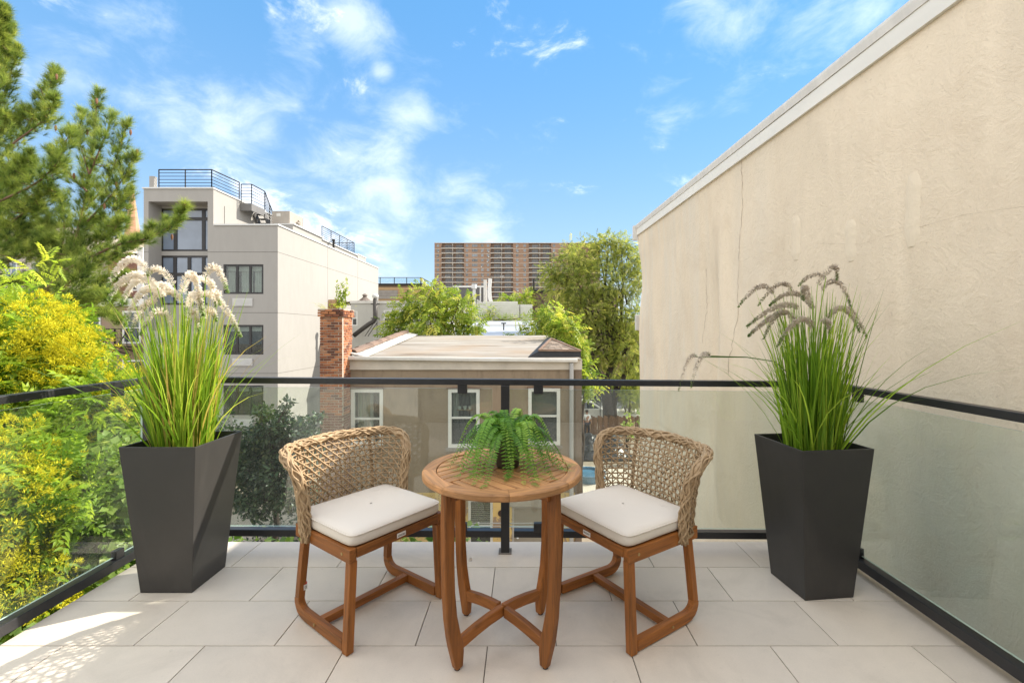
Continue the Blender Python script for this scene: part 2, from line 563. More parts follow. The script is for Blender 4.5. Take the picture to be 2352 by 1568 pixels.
m_pane = pane_mat('window_pane', (0.035, 0.042, 0.045))
m_pane_blue = pane_mat('window_pane_sky', (0.16, 0.20, 0.26), 0.04, 1.0)
m_clear = glass('window_glass', (0.80, 0.85, 0.83), 1.3, 0.03)
m_curtain = plain('curtain', (0.50, 0.49, 0.45), 0.9, 0.1, 5)
m_blind = plain('blind', (0.58, 0.50, 0.36), 0.7, 0.2, 6, stretch=(1, 1, 12))


def tile_mat():
    m = M('floor_tile')
    v = m.vec((1, 1, 1))
    a = m.noise(1.4, 6, 0.6, None, 0.6)
    b = m.noise(9, 6, 0.7)
    sp = m.noise(160, 2, 0.5)
    col = m.mix(a, sc3(C_TILE, 0.90), sc3(C_TILE, 1.07))
    col = m.mix(0.35, col, m.ramp(b, [(0.35, 0.9), (0.65, 1.05)]), 'MULTIPLY')
    col = m.mix(m.ramp(m.noise(30, 5, 0.75), [(0.62, 0.0), (0.74, 0.38)]), col, (0.34, 0.30, 0.25))
    col = m.mix(m.ramp(m.noise(2.6, 7, 0.7, m.vec((1, 1, 1), loc=(3, 1, 0)), 0.8), [(0.50, 0.0), (0.72, 0.42)]), col, (0.47, 0.41, 0.34))
    col = m.mix(0.25, col, m.ramp(sp, [(0.3, 0.85), (0.7, 1.05)]), 'MULTIPLY')
    col = m.mix(1.0, col, m.ramp(m.rand(), [(0, 0.91), (1, 1.04)]), 'MULTIPLY')
    m.set(col, m.ramp(b, [(0.3, 0.42), (0.7, 0.6)]), 0, 0.4)
    m.bump(b, 0.1, 0.002)
    return m.mat


m_tile = tile_mat()
m_grout = plain('grout', (0.20, 0.18, 0.155), 0.95, 0.25, 30)

# ================================================================== TERRACE
XL, XR, YF, YB = -2.25, 1.97, 2.956, -1.1
mb = MB(); mb.box(XL + .004, XR, YB, YF - .004, -0.32, -0.006)
floor = struct('floor', mb, m_grout)
ROW = [2.956, 2.635, 2.307, 1.978, 1.652, 1.325, 0.998, 0.67, 0.343, 0.016, -0.31, -0.64, -0.97, -1.1]
OFF = [-0.465, -0.163, -0.465, -0.155]
for r in range(len(ROW) - 1):
    x = OFF[r % 4] - 0.605 * 4
    while x < XR:
        a, b = max(x, XL), min(x + 0.605, XR)
        if b - a > 0.02:
            g = 0.0022
            mb = MB()
            mb.box(a + g, b - g, ROW[r + 1] + g, ROW[r] - g, -0.02, 0.0)
            t = part('tile', mb, m_tile, floor, bevel=0.0012)
        x += 0.605

# railing ----------------------------------------------------------
rail = thing('balcony_railing', 'black metal railing with clear glass panels enclosing the tiled terrace', 'railing', (0, 2.8, 0))
FL, FR = (-2.29, 2.82), (1.865, 2.82)               # front corners
LB, RB = (-2.29, -0.9), (1.905, -0.9)
zl, zr = 1.052, 1.022                                # the front rail drops slightly towards the wall


def rail_z(x): return zl + (zr - zl) * (x - FL[0]) / (FR[0] - FL[0])


def bar(name, a, b, w, h):
    mb = MB(); mb.beam(a, b, w, h)
    return part(name, mb, m_black, rail, bevel=0.003)


bar('top_rail', (FL[0] - .025, 2.82, zl), (FR[0] + .025, 2.82, zr), 0.05, 0.036)
bar('top_rail', (-2.29, 2.795, zl - .004), (-2.29, -0.9, zl - .012), 0.05, 0.036)
bar('top_rail', (1.865, 2.795, zr - .003), (1.905, -0.9, zr + .012), 0.05, 0.036)
bar('bottom_rail', (FL[0] - .025, 2.83, 0.122), (-0.085 - .027, 2.83, 0.112), 0.05, 0.04)
bar('bottom_rail', (-0.085 + .025, 2.83, 0.112), (FR[0] + .025, 2.83, 0.098), 0.05, 0.04)
bar('bottom_rail', (-2.29, 2.80, 0.045), (-2.29, -0.9, 0.045), 0.055, 0.05)
bar('bottom_rail', (1.865, 2.80, 0.066), (1.905, -0.9, 0.066), 0.055, 0.05)
mb = MB(); mb.box(-0.139, -0.087, 2.795, 2.847, 0.004, rail_z(-.11) - .019)
part('post', mb, m_black, rail, bevel=0.003)
mb = MB(); mb.box(-0.152, -0.074, 2.784, 2.858, 0.0005, 0.006)
part('base_plate', mb, m_grout, rail)
for (x, y) in ((-2.29, 2.82), (1.865, 2.82)):
    mb = MB(); mb.box(x - .024, x + .024, y - .024, y + .024, -0.3, rail_z(x) - .02)
    part('post', mb, m_black, rail, bevel=0.003)


def pane(a, b, z0a, z1a, z0b, z1b, t=0.011, gm=None):
    a, b = Vector((a[0], a[1], 0)), Vector((b[0], b[1], 0))
    n = (b - a).normalized().cross(Vector((0, 0, 1))) * t / 2
    v = []
    for p, z0, z1 in ((a, z0a, z1a), (b, z0b, z1b)):
        for s_ in (-1, 1):
            v += [p + n * s_ + Vector((0, 0, z0)), p + n * s_ + Vector((0, 0, z1))]
    mb = MB(); mb.raw(v, [(0, 1, 5, 4), (2, 6, 7, 3), (1, 3, 7, 5), (0, 4, 6, 2), (0, 2, 3, 1), (4, 5, 7, 6)])
    mb.m = [0, 0, 1, 1, 1, 1]
    return part('glass_panel', mb, [gm or m_glass, m_edge], rail)


pane((-2.235, 2.82), (-0.193, 2.82), .160, 1.010, .153, 0.996)
pane((-0.090 + .0, 2.82), (1.815, 2.82), .153, 0.994, .135, 0.975)
pane((-2.29, 2.765), (-2.29, -0.85), .085, 1.000, .085, 0.996, gm=m_glass_clear)
pane((1.868, 2.765), (1.904, -0.85), .105, 0.965, .105, 0.980, gm=m_glass_hazy)


def clamp(c, ax, up):
    mb = MB()
    sx, sy = (0.058, 0.032) if ax == 'x' else (0.032, 0.058)
    mb.box(c[0] - sx / 2, c[0] + sx / 2, c[1] - sy / 2, c[1] + sy / 2, c[2] - 0.028, c[2] + 0.028)
    o = part('glass_clamp', mb, m_black, rail, bevel=0.005)
    return o


for x in (-0.374, 0.089):
    clamp((x, 2.815, rail_z(x) - .043), 'x', 1); clamp((x, 2.815, 0.152), 'x', 0)
for x in (-1.95, 1.6):
    clamp((x, 2.815, rail_z(x) - .043), 'x', 1); clamp((x, 2.815, 0.157), 'x', 0)
for y in (2.60, 0.9): clamp((-2.288, y, zl - .043), 'y', 1); clamp((-2.288, y, 0.092), 'y', 0)
for y in (2.58, 0.9): clamp((1.868, y, zr - .043), 'y', 1); clamp((1.868, y, 0.115), 'y', 0)

# unseen house front added behind the camera: the glass mirrors it and its wall bounces the sun on to the terrace
home = thing('added_house_front', 'unseen pale house front added behind the terrace to bounce sunlight', 'house', (0, -1.15, 0))
mb = MB(); mb.facade(-9.0, 2.45, GZ, 2.75, -1.1, [(-1.55, 0.95, 0.0, 2.35), (-5.5, -4.3, 0.6, 2.2), (-5.5, -4.3, -2.6, -1.0)], 0.12, 0.5)
# facade sheets face -Y; turn this one round to face the terrace
mb.v = [(x, -2.2 - y, z) for x, y, z in mb.v]; mb.f = [tuple(reversed(f)) for f in mb.f]
part('wall', mb, [plain('render_white', (0.74, 0.71, 0.65), 0.9, 0.08, 1.5, 0.2, 50), m_dark], home)
mb = MB()
for a, b in ((-1.55, -1.47), (-0.34, -0.26), (0.87, 0.95)): mb.box(a, b, -1.20, -1.12, 0.01, 2.34)
mb.box(-1.47, .87, -1.20, -1.12, 2.26, 2.34); mb.box(-1.47, .87, -1.20, -1.12, 0.01, .09)
part('door_frame', mb, m_black, home)
mb = MB(); mb.box(-1.47, .87, -1.165, -1.155, .09, 2.26)
part('door_pane', mb, m_pane, home)

# ================================================================== STUCCO WALL ON THE RIGHT
m_wall = M('wall_stucco')
if True:
    m = m_wall
    c = (0.80, 0.675, 0.51)
    big = m.noise(0.5, 5, 0.6, m.vec((1, 0.8, 0.5)))
    mid = m.noise(2.4, 6, 0.65, m.vec((1, 1, 0.3)), 0.6)
    col = m.mix(big, sc3(c, 0.84), sc3(c, 1.12))
    col = m.mix(0.55, col, m.ramp(mid, [(0.32, 0.86), (0.68, 1.07)]), 'MULTIPLY')
    # pale water streaks run down the far half
    st = m.noise(1.5, 6, 0.7, m.vec((1, 1.6, 0.12)), 0.4)
    sepn = m.N.new('ShaderNodeSeparateXYZ'); m.L.new(m.co, sepn.inputs[0])
    farf = m.math('MULTIPLY', m.math('SUBTRACT', sepn.outputs[1], 0.6), 0.35, True)
    col = m.mix(m.math('MULTIPLY', m.ramp(st, [(0.45, 0.0), (0.7, 0.75)]), farf, True), col, (0.70, 0.655, 0.57))
    # greenish damp low down and grime near the terrace
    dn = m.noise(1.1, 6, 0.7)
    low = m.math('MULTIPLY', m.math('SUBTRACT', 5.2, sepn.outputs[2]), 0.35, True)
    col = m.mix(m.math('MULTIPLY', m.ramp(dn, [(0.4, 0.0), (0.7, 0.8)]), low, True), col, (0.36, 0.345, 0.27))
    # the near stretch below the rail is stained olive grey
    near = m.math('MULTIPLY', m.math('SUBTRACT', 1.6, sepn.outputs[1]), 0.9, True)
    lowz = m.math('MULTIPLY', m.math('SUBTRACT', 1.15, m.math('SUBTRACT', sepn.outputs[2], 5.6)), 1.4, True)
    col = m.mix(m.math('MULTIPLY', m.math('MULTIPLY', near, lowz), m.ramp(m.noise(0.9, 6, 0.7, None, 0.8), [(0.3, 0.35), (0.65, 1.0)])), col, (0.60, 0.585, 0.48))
    col = m.mix(m.ramp(m.noise(1.7, 7, 0.72, m.vec((1, 1, 0.8), loc=(5, 2, 1)), 1.0), [(0.5, 0.0), (0.75, 0.4)]), col, (0.60, 0.47, 0.33))
    sp = m.noise(26, 4, 0.75)
    col = m.mix(m.ramp(sp, [(0.62, 0), (0.74, 0.4)]), col, (0.34, 0.27, 0.19))
    m.set(col, 0.93, 0, 0.18)
    swirl = m.noise(7.5, 6, 0.62, None, 2.2)
    fine = m.noise(60, 4, 0.7)
    m.bump(m.math('ADD', m.math('MULTIPLY', swirl, 0.8), m.math('MULTIPLY', fine, 0.45)), 0.6, 0.014)
m_wall = m_wall.mat


def wx(Y): return 2.305 - 0.0373 * (Y - 2.5)


WY0, WY1, WZ = -3.0, 8.4, 3.14
wall = thing('neighbour_house', 'tall beige stucco party wall with white cornice beside the terrace', 'house', (2.3, 3, GZ))
ny, nz = 230, 130


def dent(Y, z):
    b = 0.018 * math.sin(0.9 * Y + 0.8 * z) + 0.012 * math.sin(2.3 * Y - 1.1 * z + 1)
    # the vertical ridge and the hollow beside it, half way down the wall
    t = (Y - 5.15 + 0.25 * math.exp(-((z - 1.1) / 0.9) ** 2))
    ridge = math.exp(-((z - 0.9) / 1.2) ** 2)
    b -= 0.13 * ridge * math.exp(-(t / 0.13) ** 2)
    b += 0.11 * ridge * math.exp(-((t - 0.42) / 0.26) ** 2)
    # bellying towards the far end
    b += 0.10 * math.exp(-((z - 2.3) / 0.55) ** 2) * max(0, (Y - 7.4)) * 0.8
    return b * min(1.0, max(0.0, (3.12 - z) / 0.45))


mb = MB(); vs = []
zs = [GZ + (WZ - GZ) * (1 - (1 - j / nz) ** 1.5) for j in range(nz + 1)]
for i in range(ny + 1):
    Y = WY0 + (WY1 - WY0) * i / ny
    for z in zs: vs.append((wx(Y) + dent(Y, z), Y, z))
fs = []
for i in range(ny):
    for j in range(nz):
        k = i * (nz + 1) + j
        fs.append((k, k + 1, k + nz + 2, k + nz + 1))
mb.raw(vs, fs)
k = ny * (nz + 1)
far = [(wx(WY1) + dent(WY1, z), WY1, z) for z in zs]
n0 = len(mb.v)
mb.raw(far + [(9.0, WY1, z) for z in zs], [(j, j + nz + 1, j + nz + 2, j + 1) for j in range(nz)])
part('wall', mb, m_wall, wall, smooth=True)
mb = MB(); mb.slab([(2.62, WY0, WZ + .02), (9, WY0, WZ + .02), (9, WY1, WZ + .02), (2.62, WY1, WZ + .02)], 0.05)
part('roof', mb, m_concrete, wall)
m_cornice = plain('cornice_paint', (0.82, 0.79, 0.72), 0.55, 0.12, 2.0, 0.15, 40, stretch=(1, .4, 1))
m_cap = plain('cornice_cap', (0.74, 0.71, 0.66), 0.6, 0.18, 3.0, 0.15, 40, stretch=(1, 2.5, .4))
for name, o0, o1, z0, z1, mt in (('fascia_board', 0.035, 0.15, 3.135, 3.196, m_cornice), ('cornice_cap', 0.042, 0.20, 3.199, 3.272, m_cap)):
    mb = MB(); sec = []
    for Y in (WY0, 0.0, 2.0, 4.0, 6.0, WY1 + 0.05):
        x = wx(Y)
        jz = random.uniform(-.004, .004)
        if name == 'fascia_board':
            sec.append([(x - .028, Y, 3.085 + jz), (x + .36, Y, 3.085 + jz), (x + .36, Y, z1 + jz), (x - .034, Y, z1 + jz), (x - .034, Y, z1 - .02 + jz)]); continue
        sec.append([(x - o0, Y, z0 + jz), (x + .40, Y, z0 + jz), (x + .40, Y, z1 + jz), (x - o0 - .012, Y, z1 + jz), (x - o0 - .012, Y, z1 - .02 + jz)])
    vs = [p for s_ in sec for p in s_]; fs = []
    for i in range(len(sec) - 1):
        for q in range(5): fs.append((i * 5 + q, i * 5 + (q + 1) % 5, i * 5 + 5 + (q + 1) % 5, i * 5 + 5 + q))
    fs += [(4, 3, 2, 1, 0), tuple(range(len(vs) - 5, len(vs)))]
    mb.raw(vs, fs); part(name, mb, mt, wall)
mb = MB(); mb.box(wx(8.4) - .09, wx(8.4) + .02, 8.40, 8.47, 3.0, 3.265); part('cornice_end', mb, m_cap, wall)
mb = MB(); mb.box(wx(8.4) - .04, wx(8.4) + .06, 8.41, 8.5, 1.36, 1.64); part('meter_box', mb, m_offwhite, wall, bevel=.01)

# scabbed plaster patches and cracks
m_patch = stucco('patch_plaster', (0.78, 0.665, 0.505), 0.06, 0.3)


def patch(px, py0, py1, wpx, slant=0.0):
    """a trowelled strip of plaster about 12 mm proud of the wall, with a ragged edge"""
    def onwall(px, py):
        k = (px - CX) / F
        Y = (2.305 + 0.0373 * 2.5) / (k + 0.0373)
        return Y, H - (py - CY) * Y / F
    Yc, _ = onwall(px, (py0 + py1) / 2)
    w = abs(onwall(px - wpx / 2, 0)[0] - onwall(px + wpx / 2, 0)[0])
    zt, zb = onwall(px, py0)[1], onwall(px, py1)[1]
    n = 22; vs = []; fs = []
    for i in range(n + 1):
        z = zt + (zb - zt) * i / n
        taper = min(1.0, 0.55 + 3.0 * min(i, n - i) / n)
        a = Yc - w / 2 * taper * random.uniform(0.88, 1.08) + slant * i / n; b = Yc + w / 2 * taper * random.uniform(0.93, 1.05) + slant * i / n
        for q, (yy, e) in enumerate(((a, .0), (a + .02, .007), (b - .02, .007), (b, .0))):
            vs.append((wx(yy) + dent(yy, z) - e + 0.002, yy, z))
        if i:
            for q in range(3): fs.append((4 * i - 4 + q, 4 * i - 3 + q, 4 * i + 1 + q, 4 * i + q))
    mb = MB(); mb.raw(vs, fs)
    part('plaster_patch', mb, m_patch, wall, smooth=True)


patch(2110, 395, 565, 40, 0.02); patch(1960, 505, 600, 30); patch(1830, 495, 597, 22)


def crack(pts, w=0.004, jit=0.012, seg=14):
    """a fine open crack: a dark sliver following the wall"""
    P = []
    for (p, q) in zip(pts, pts[1:]):
        for i in range(seg): P.append((p[0] + (q[0] - p[0]) * i / seg + random.uniform(-jit, jit), p[1] + (q[1] - p[1]) * i / seg))
    P.append(pts[-1]); vs = []; fs = []
    for i, (Y, z) in enumerate(P):
        a = P[max(i - 1, 0)]; b = P[min(i + 1, len(P) - 1)]
        d = Vector((b[0] - a[0], b[1] - a[1])).normalized(); nn = Vector((-d.y, d.x)) * w * random.uniform(.3, 1.1) / 2
        for s_ in (1, -1):
            yy, zz = Y + nn.x * s_, z + nn.y * s_
            vs.append((wx(yy) + dent(yy, zz) - 0.003, yy, zz))
        if i: fs.append((2 * i - 2, 2 * i - 1, 2 * i + 1, 2 * i))
    mb = MB(); mb.raw(vs, fs); part('crack', mb, m_crack, wall)


m_crack = plain('crack_dark', (0.47, 0.385, 0.29), 0.95, 0.2, 20)
crack([(4.72, 3.1), (4.70, 2.6), (4.75, 2.1), (4.73, 1.5), (4.80, .9)], .007)
crack([(3.55, 2.02), (3.1, 1.93), (2.4, 1.95), (1.5, 1.85)], .0012, .006)
crack([(7.3, .45), (7.35, -.3), (7.28, -1.2), (7.32, -2.4)], .006)
crack([(5.62, 2.1), (5.60, 1.6), (5.68, 1.2)], .006)

# ================================================================== GROUND AND STREET
def ground_mat():
    m = M('ground_soil')
    a = m.noise(0.25, 6, 0.6); b = m.noise(3.0, 6, 0.7)
    col = m.ramp(a, [(0.35, (0.16, 0.13, 0.09)), (0.5, (0.26, 0.22, 0.165)), (0.65, (0.34, 0.31, 0.26))])
    col = m.mix(0.5, col, m.ramp(b, [(0.3, 0.7), (0.7, 1.15)]), 'MULTIPLY')
    m.set(col, 0.95, 0, 0.2); m.bump(b, 0.4, 0.05)
    return m.mat


mb = MB(); mb.raw([(-900, -200, GZ), (900, -200, GZ), (900, 1500, GZ), (-900, 1500, GZ)], [(0, 1, 2, 3)])
struct('ground', mb, ground_mat())
m_asphalt = plain('asphalt', (0.06, 0.06, 0.062), 0.9, 0.2, 1.5, 0.2, 60)
mb = MB(); mb.box(-120, 160, 40.5, 48.0, GZ - .2, GZ + .004); struct('road', mb, m_asphalt)
m_pave = plain('pavement_concrete', (0.52, 0.49, 0.43), 0.9, 0.12, 1.0, 0.1, 40)
mb = MB(); mb.box(-120, 160, 37.0, 40.5, GZ - .2, GZ + .13); struct('pavement', mb, m_pave)
mb = MB(); mb.box(-120, 160, 48.0, 51.5, GZ - .2, GZ + .13); struct('pavement', mb, m_pave)
mb = MB(); mb.prism([(2.3, 15.5), (4.6, 15.2), (5.2, 23.4), (2.2, 23.8)], GZ - .2, GZ + .03); struct('patio', mb, plain('patio_concrete', (0.50, 0.45, 0.37), .9, .2, .9, .1, 30))


# ================================================================== WINDOWS
def window(parent, x0, x1, z0, z1, y, fw=0.06, cols=(), rows=(), fmat=None, pmat=None, depth=0.07, mull=None, rail_rows=None):
    """frame with its bars; panes are sub-parts; y is the outer face of the frame"""
    fmat, pmat = fmat or m_white, pmat or m_pane
    mull = mull or fw * 0.8
    mb = MB()
    mb.box(x0, x0 + fw, y, y + depth, z0, z1); mb.box(x1 - fw, x1, y, y + depth, z0, z1)
    mb.box(x0 + fw, x1 - fw, y, y + depth, z0, z0 + fw); mb.box(x0 + fw, x1 - fw, y, y + depth, z1 - fw, z1)
    ex = [x0 + fw] + [v for c in cols for v in (x0 + (x1 - x0) * c - mull / 2, x0 + (x1 - x0) * c + mull / 2)] + [x1 - fw]
    for i in range(1, len(ex) - 1, 2): mb.box(ex[i], ex[i + 1], y + .006, y + depth - .006, z0 + fw, z1 - fw)
    ez = [z0 + fw] + [v for r in rows for v in (z0 + (z1 - z0) * r - mull / 2, z0 + (z1 - z0) * r + mull / 2)] + [z1 - fw]
    for i in range(1, len(ez) - 1, 2):
        for j in range(0, len(ex), 2): mb.box(ex[j], ex[j + 1], y + .01, y + depth - .01, ez[i], ez[i + 1])
    w = part('window', mb, fmat, parent)
    pm = pmat if isinstance(pmat, list) else [pmat]; k = 0
    for j in range(0, len(ex), 2):
        for i in range(0, len(ez), 2):
            p = MB(); p.box(ex[j], ex[j + 1], y + depth * .45, y + depth * .6, ez[i], ez[i + 1])
            part('pane', p, pm[k % len(pm)], w); k += 1
    return w


def curtain(w, x0, x1, z0, z1, y, mat=None, folds=9, amp=0.03):
    mb = MB(); n = folds * 6; vs = []
    for i in range(n + 1):
        x = x0 + (x1 - x0) * i / n
        yy = y + amp * math.sin(i / 6 * 2 * math.pi) + random.uniform(-.004, .004)
        vs += [(x, yy, z0), (x, yy, z1)]
    mb.raw(vs, [(2 * i, 2 * i + 2, 2 * i + 3, 2 * i + 1) for i in range(n)])
    return part('curtain', mb, mat or m_curtain, w, smooth=True)


def blind(w, x0, x1, z0, z1, y, mat, pitch=0.05):
    """each slat its own strip, tilted"""
    mb = MB(); z = z1
    while z > z0:
        mb.raw([(x0, y, z), (x1, y, z), (x1, y + .025, z - pitch * .8), (x0, y + .025, z - pitch * .8)], [(0, 1, 2, 3)]); z -= pitch
    return part('blind', mb, mat, w, kind='stuff')


# ================================================================== GREY APARTMENT HOUSE
m_grey = stucco('grey_render', (0.345, 0.330, 0.305), 0.06, 0.25, ((0.30, 0.28, 0.25), 0.18))
m_groove = plain('joint', (0.17, 0.16, 0.145), 0.9)
m_coping = plain('metal_coping', (0.60, 0.60, 0.58), 0.4, 0.08, 2)
m_frame = plain('bronze_frame', (0.030, 0.028, 0.028), 0.4, 0.15, 5)
m_steel = plain('painted_steel', (0.035, 0.033, 0.031), 0.75, 0.2, 5, spec=.15)
m_stairgrey = plain('stair_steel', (0.16, 0.155, 0.15), 0.6, 0.15, 4)
Y0 = 22.0
gb = thing('apartment_house', 'grey rendered apartment house with dark windows and a roof terrace', 'apartment house', (-14.8, Y0, GZ))
gx = lambda p: (p - CX) * Y0 / F
gz = lambda p: H - (p - CY) * Y0 / F
xa, xb, xc = gx(330), gx(490), gx(638)
zu, zlw = gz(434), gz(518)
holes = [(gx(341), gx(477), gz(760), gz(463)),
         (gx(513), gx(605), gz(675), gz(607)), (gx(513), gx(605), gz(814), gz(746)), (gx(513), gx(605), gz(953), gz(885)),
         (gx(513), gx(605), gz(1085), gz(1024))]
mb = MB()
mb.facade(xa, xb, GZ, zlw, Y0, [holes[0]], 0.8)
mb.facade(xb, xc, GZ, zlw, Y0, holes[1:], 0.07, 0.55)
# upper block front over the recess, cut by the same opening
mb.facade(xa, xb, zlw, zu, Y0, [(gx(341), gx(477), zlw - 1, gz(463))], 0.0)
h0 = holes[0]
# back of the recess with openings for the two window groups
wins = [(gx(369) * (Y0 + .8) / Y0, gx(491) * (Y0 + .8) / Y0, H - (577 - CY) * (Y0 + .8) / F, H - (479 - CY) * (Y0 + .8) / F),
        (gx(369) * (Y0 + .8) / Y0, gx(491) * (Y0 + .8) / Y0, H - (700 - CY) * (Y0 + .8) / F, H - (587 - CY) * (Y0 + .8) / F)]
wins = [(a, min(b, h0[1] + .3), c, d) for a, b, c, d in wins]
mb.facade(h0[0], h0[1] + .3, h0[2], h0[3], Y0 + .8, wins, 0.05, 0.7)
Y1 = 37.2
# side walls, back and roofs
mb.raw([(xc, Y0, GZ), (xc, Y1, GZ), (xc, Y1, zlw), (xc, Y0, zlw)], [(0, 1, 2, 3)])
mb.raw([(xa, Y0, GZ), (xa, Y1, GZ), (xa, Y1, zu), (xa, Y0, zu)], [(3, 2, 1, 0)])
mb.raw([(xa, Y1, GZ), (xc, Y1, GZ), (xc, Y1, zlw), (xa, Y1, zlw)], [(3, 2, 1, 0)])
YU = 29.0
mb.raw([(xb, Y0, zlw - .4), (xb, YU, zlw - .4), (xb, YU, zu), (xb, Y0, zu)], [(0, 1, 2, 3)])
mb.raw([(xa, YU, zlw - .4), (xb, YU, zlw - .4), (xb, YU, zu), (xa, YU, zu)], [(3, 2, 1, 0)])
mb.raw([(xa, Y0 + .2, zu - .25), (xb - .2, Y0 + .2, zu - .25), (xb - .2, YU, zu - .25), (xa, YU, zu - .25)], [(0, 1, 2, 3)])
mb.raw([(xb, Y0, zlw - .35), (xc, Y0, zlw - .35), (xc, Y1, zlw - .35), (xb, Y1, zlw - .35)], [(0, 1, 2, 3)])
part('wall', mb, [m_grey, m_dark], gb)
# joints cut in the render: thin recess-coloured strips 3 mm proud of a narrow shadow gap
mb = MB()
for p in (578.7, 718, 857, 996):
    z = gz(p)
    mb.box(xb - .3, xc, Y0 - .004, Y0 + .02, z - .012, z + .012); mb.box(xc - .02, xc + .004, Y0 - .004, Y1, z - .010, z + .010)
    if p < 600: mb.box(xa, h0[0], Y0 - .004, Y0 + .02, z - .012, z + .012)
for px in (740, 830, 937):
    pass
for Yj in (27.6, 32.6): mb.box(xc - .02, xc + .0045, Yj - .01, Yj + .01, GZ, zlw - .05)
part('render_joint', mb, m_groove, gb)
mb = MB()
mb.box(xa - .04, xb + .04, Y0 - .05, Y0 + .25, zu + .001, zu + .07); mb.box(xb - .2, xb + .05, Y0 + .25, YU, zu + .001, zu + .06)
mb.box(xb + .045, xc + .05, Y0 - .05, Y0 + .25, zlw + .001, zlw + .07); mb.box(xc - .22, xc + .05, Y0 + .25, Y1, zlw + .001, zlw + .07)
mb.box(xa - .04, xa + .2, Y0 + .25, YU, zu + .001, zu + .06)
part('coping', mb, m_coping, gb)
for i, (a, b, c, d) in enumerate(wins):
    rows = (0.76,) if i == 0 else (0.0001 + 0.62,)
    w = window(gb, a, b, c, d, Y0 + .81, 0.09, (0.27, 0.80) if i == 0 else (0.26, 0.53, 0.80), rows, m_frame, m_pane_blue, 0.1, 0.16)
for i, (a, b, c, d) in enumerate(holes[1:]):
    w = window(gb, a + .01, b - .01, c + .01, d - .01, Y0 + .02, 0.075, (0.333, 0.667), (), m_frame, m_clear, 0.06, 0.11)
    if i == 0:
        for k in range(3):
            x = a + (b - a) * k / 3
            curtain(w, x + .05, x + (b - a) / 3 * (0.62 if k == 0 else 0.95), c + .05, d - .25, Y0 + .3, folds=5)
    mb = MB(); mb.box(a + .1, b - .1, Y0 + .2, Y0 + .23, d - .3, d - .03); part('roller_blind', mb, m_curtain, w)
    # glazed back of the room catches some light
for (p0, p1, q0, q1) in ((535, 581, 685, 703), (535, 581, 823, 840), (535, 581, 962, 979)):
    mb = MB(); x0, x1, z1, z0 = gx(p0), gx(p1), gz(q0), gz(q1)
    mb.box(x0, x1, Y0 - .05, Y0 - .002, z0, z1)
    g = part('air_conditioner_grille', mb, plain('grille', (0.50, 0.49, 0.47), .5, .05, 3), gb)
    mb = MB()
    for k in range(9):
        z = z0 + .03 + (z1 - z0 - .05) * k / 9
        mb.box(x0 + .03, x1 - .03, Y0 - .062, Y0 - .0525, z, z + .018)
    part('louvre', mb, m_coping, g)


def railing(mb, pts, h=0.95, bars=6, r=0.013, post=0.018, step=1.5):
    """posts and level bars along a path"""
    pts = [Vector(p) for p in pts]
    for a, b in zip(pts, pts[1:]):
        n = max(1, round((b - a).length / step))
        for i in range(n + 1):
            p = a.lerp(b, i / n); mb.beam(p, p + Vector((0, 0, h)), post * 2, post * 2)
        for k in range(bars):
            z = Vector((0, 0, h * (1 - k / bars)))
            mb.beam(a + z, b + z, r * (3.2 if k == 0 else 1.7), r * (3.2 if k == 0 else 1.7))
    return mb


zc = zu + .07
mb = MB(); railing(mb, [(gx(356) - .05, Y0 + .3, zc), (xb - .28, Y0 + .3, zc), (xb - .12, 24.2, zc)])
part('roof_railing', mb, m_steel, gb)
mb = MB(); mb.box(gx(342), gx(353), Y0 + .02, Y0 + .22, zu + .071, zu + .62); part('pillar', mb, m_grey, gb)
# landing and stair down to the lower roof
lx0, lx1, ly0, ly1, lz = xb + .003, -14.18, 24.05, 25.3, zu - .12
mb = MB(); mb.box(lx0, lx1, ly0, ly1, lz - .08, lz); mb.box(lx0, lx1, ly0, ly0 + .06, lz - .38, lz - .081); mb.box(lx1 - .06, lx1, ly0 + .06, ly1, lz - .38, lz - .081)
st = part('stair', mb, m_stairgrey, gb)
mb = MB(); mb.beam((lx1 - .03, ly1, lz - .22), (lx1 - .03, ly1 + 1.5, lz - 1.95), .06, .3); mb.beam((lx0 + .06, ly1, lz - .22), (lx0 + .06, ly1 + 1.5, lz - 1.95), .06, .3)
part('stringer', mb, m_stairgrey, st)
for k in range(8):
    mb = MB(); yy = ly1 + .12 + k * .18; zz = lz - .25 - k * .207
    mb.box(lx0 + .1, lx1 - .07, yy, yy + .24, zz, zz + .04); part('tread', mb, m_steel, st)
mb = MB()
railing(mb, [(lx0 + .05, ly0 + .03, lz), (lx1 - .02, ly0 + .03, lz), (lx1 - .02, ly1, lz)], 1.0, 6, .012, .016, 1.0)
railing(mb, [(lx1 - .02, ly1, lz), (lx1 - .02, ly1 + 1.5, lz - 1.75)], 1.0, 6, .012, .016, .8)
part('hand_rail', mb, m_steel, st)
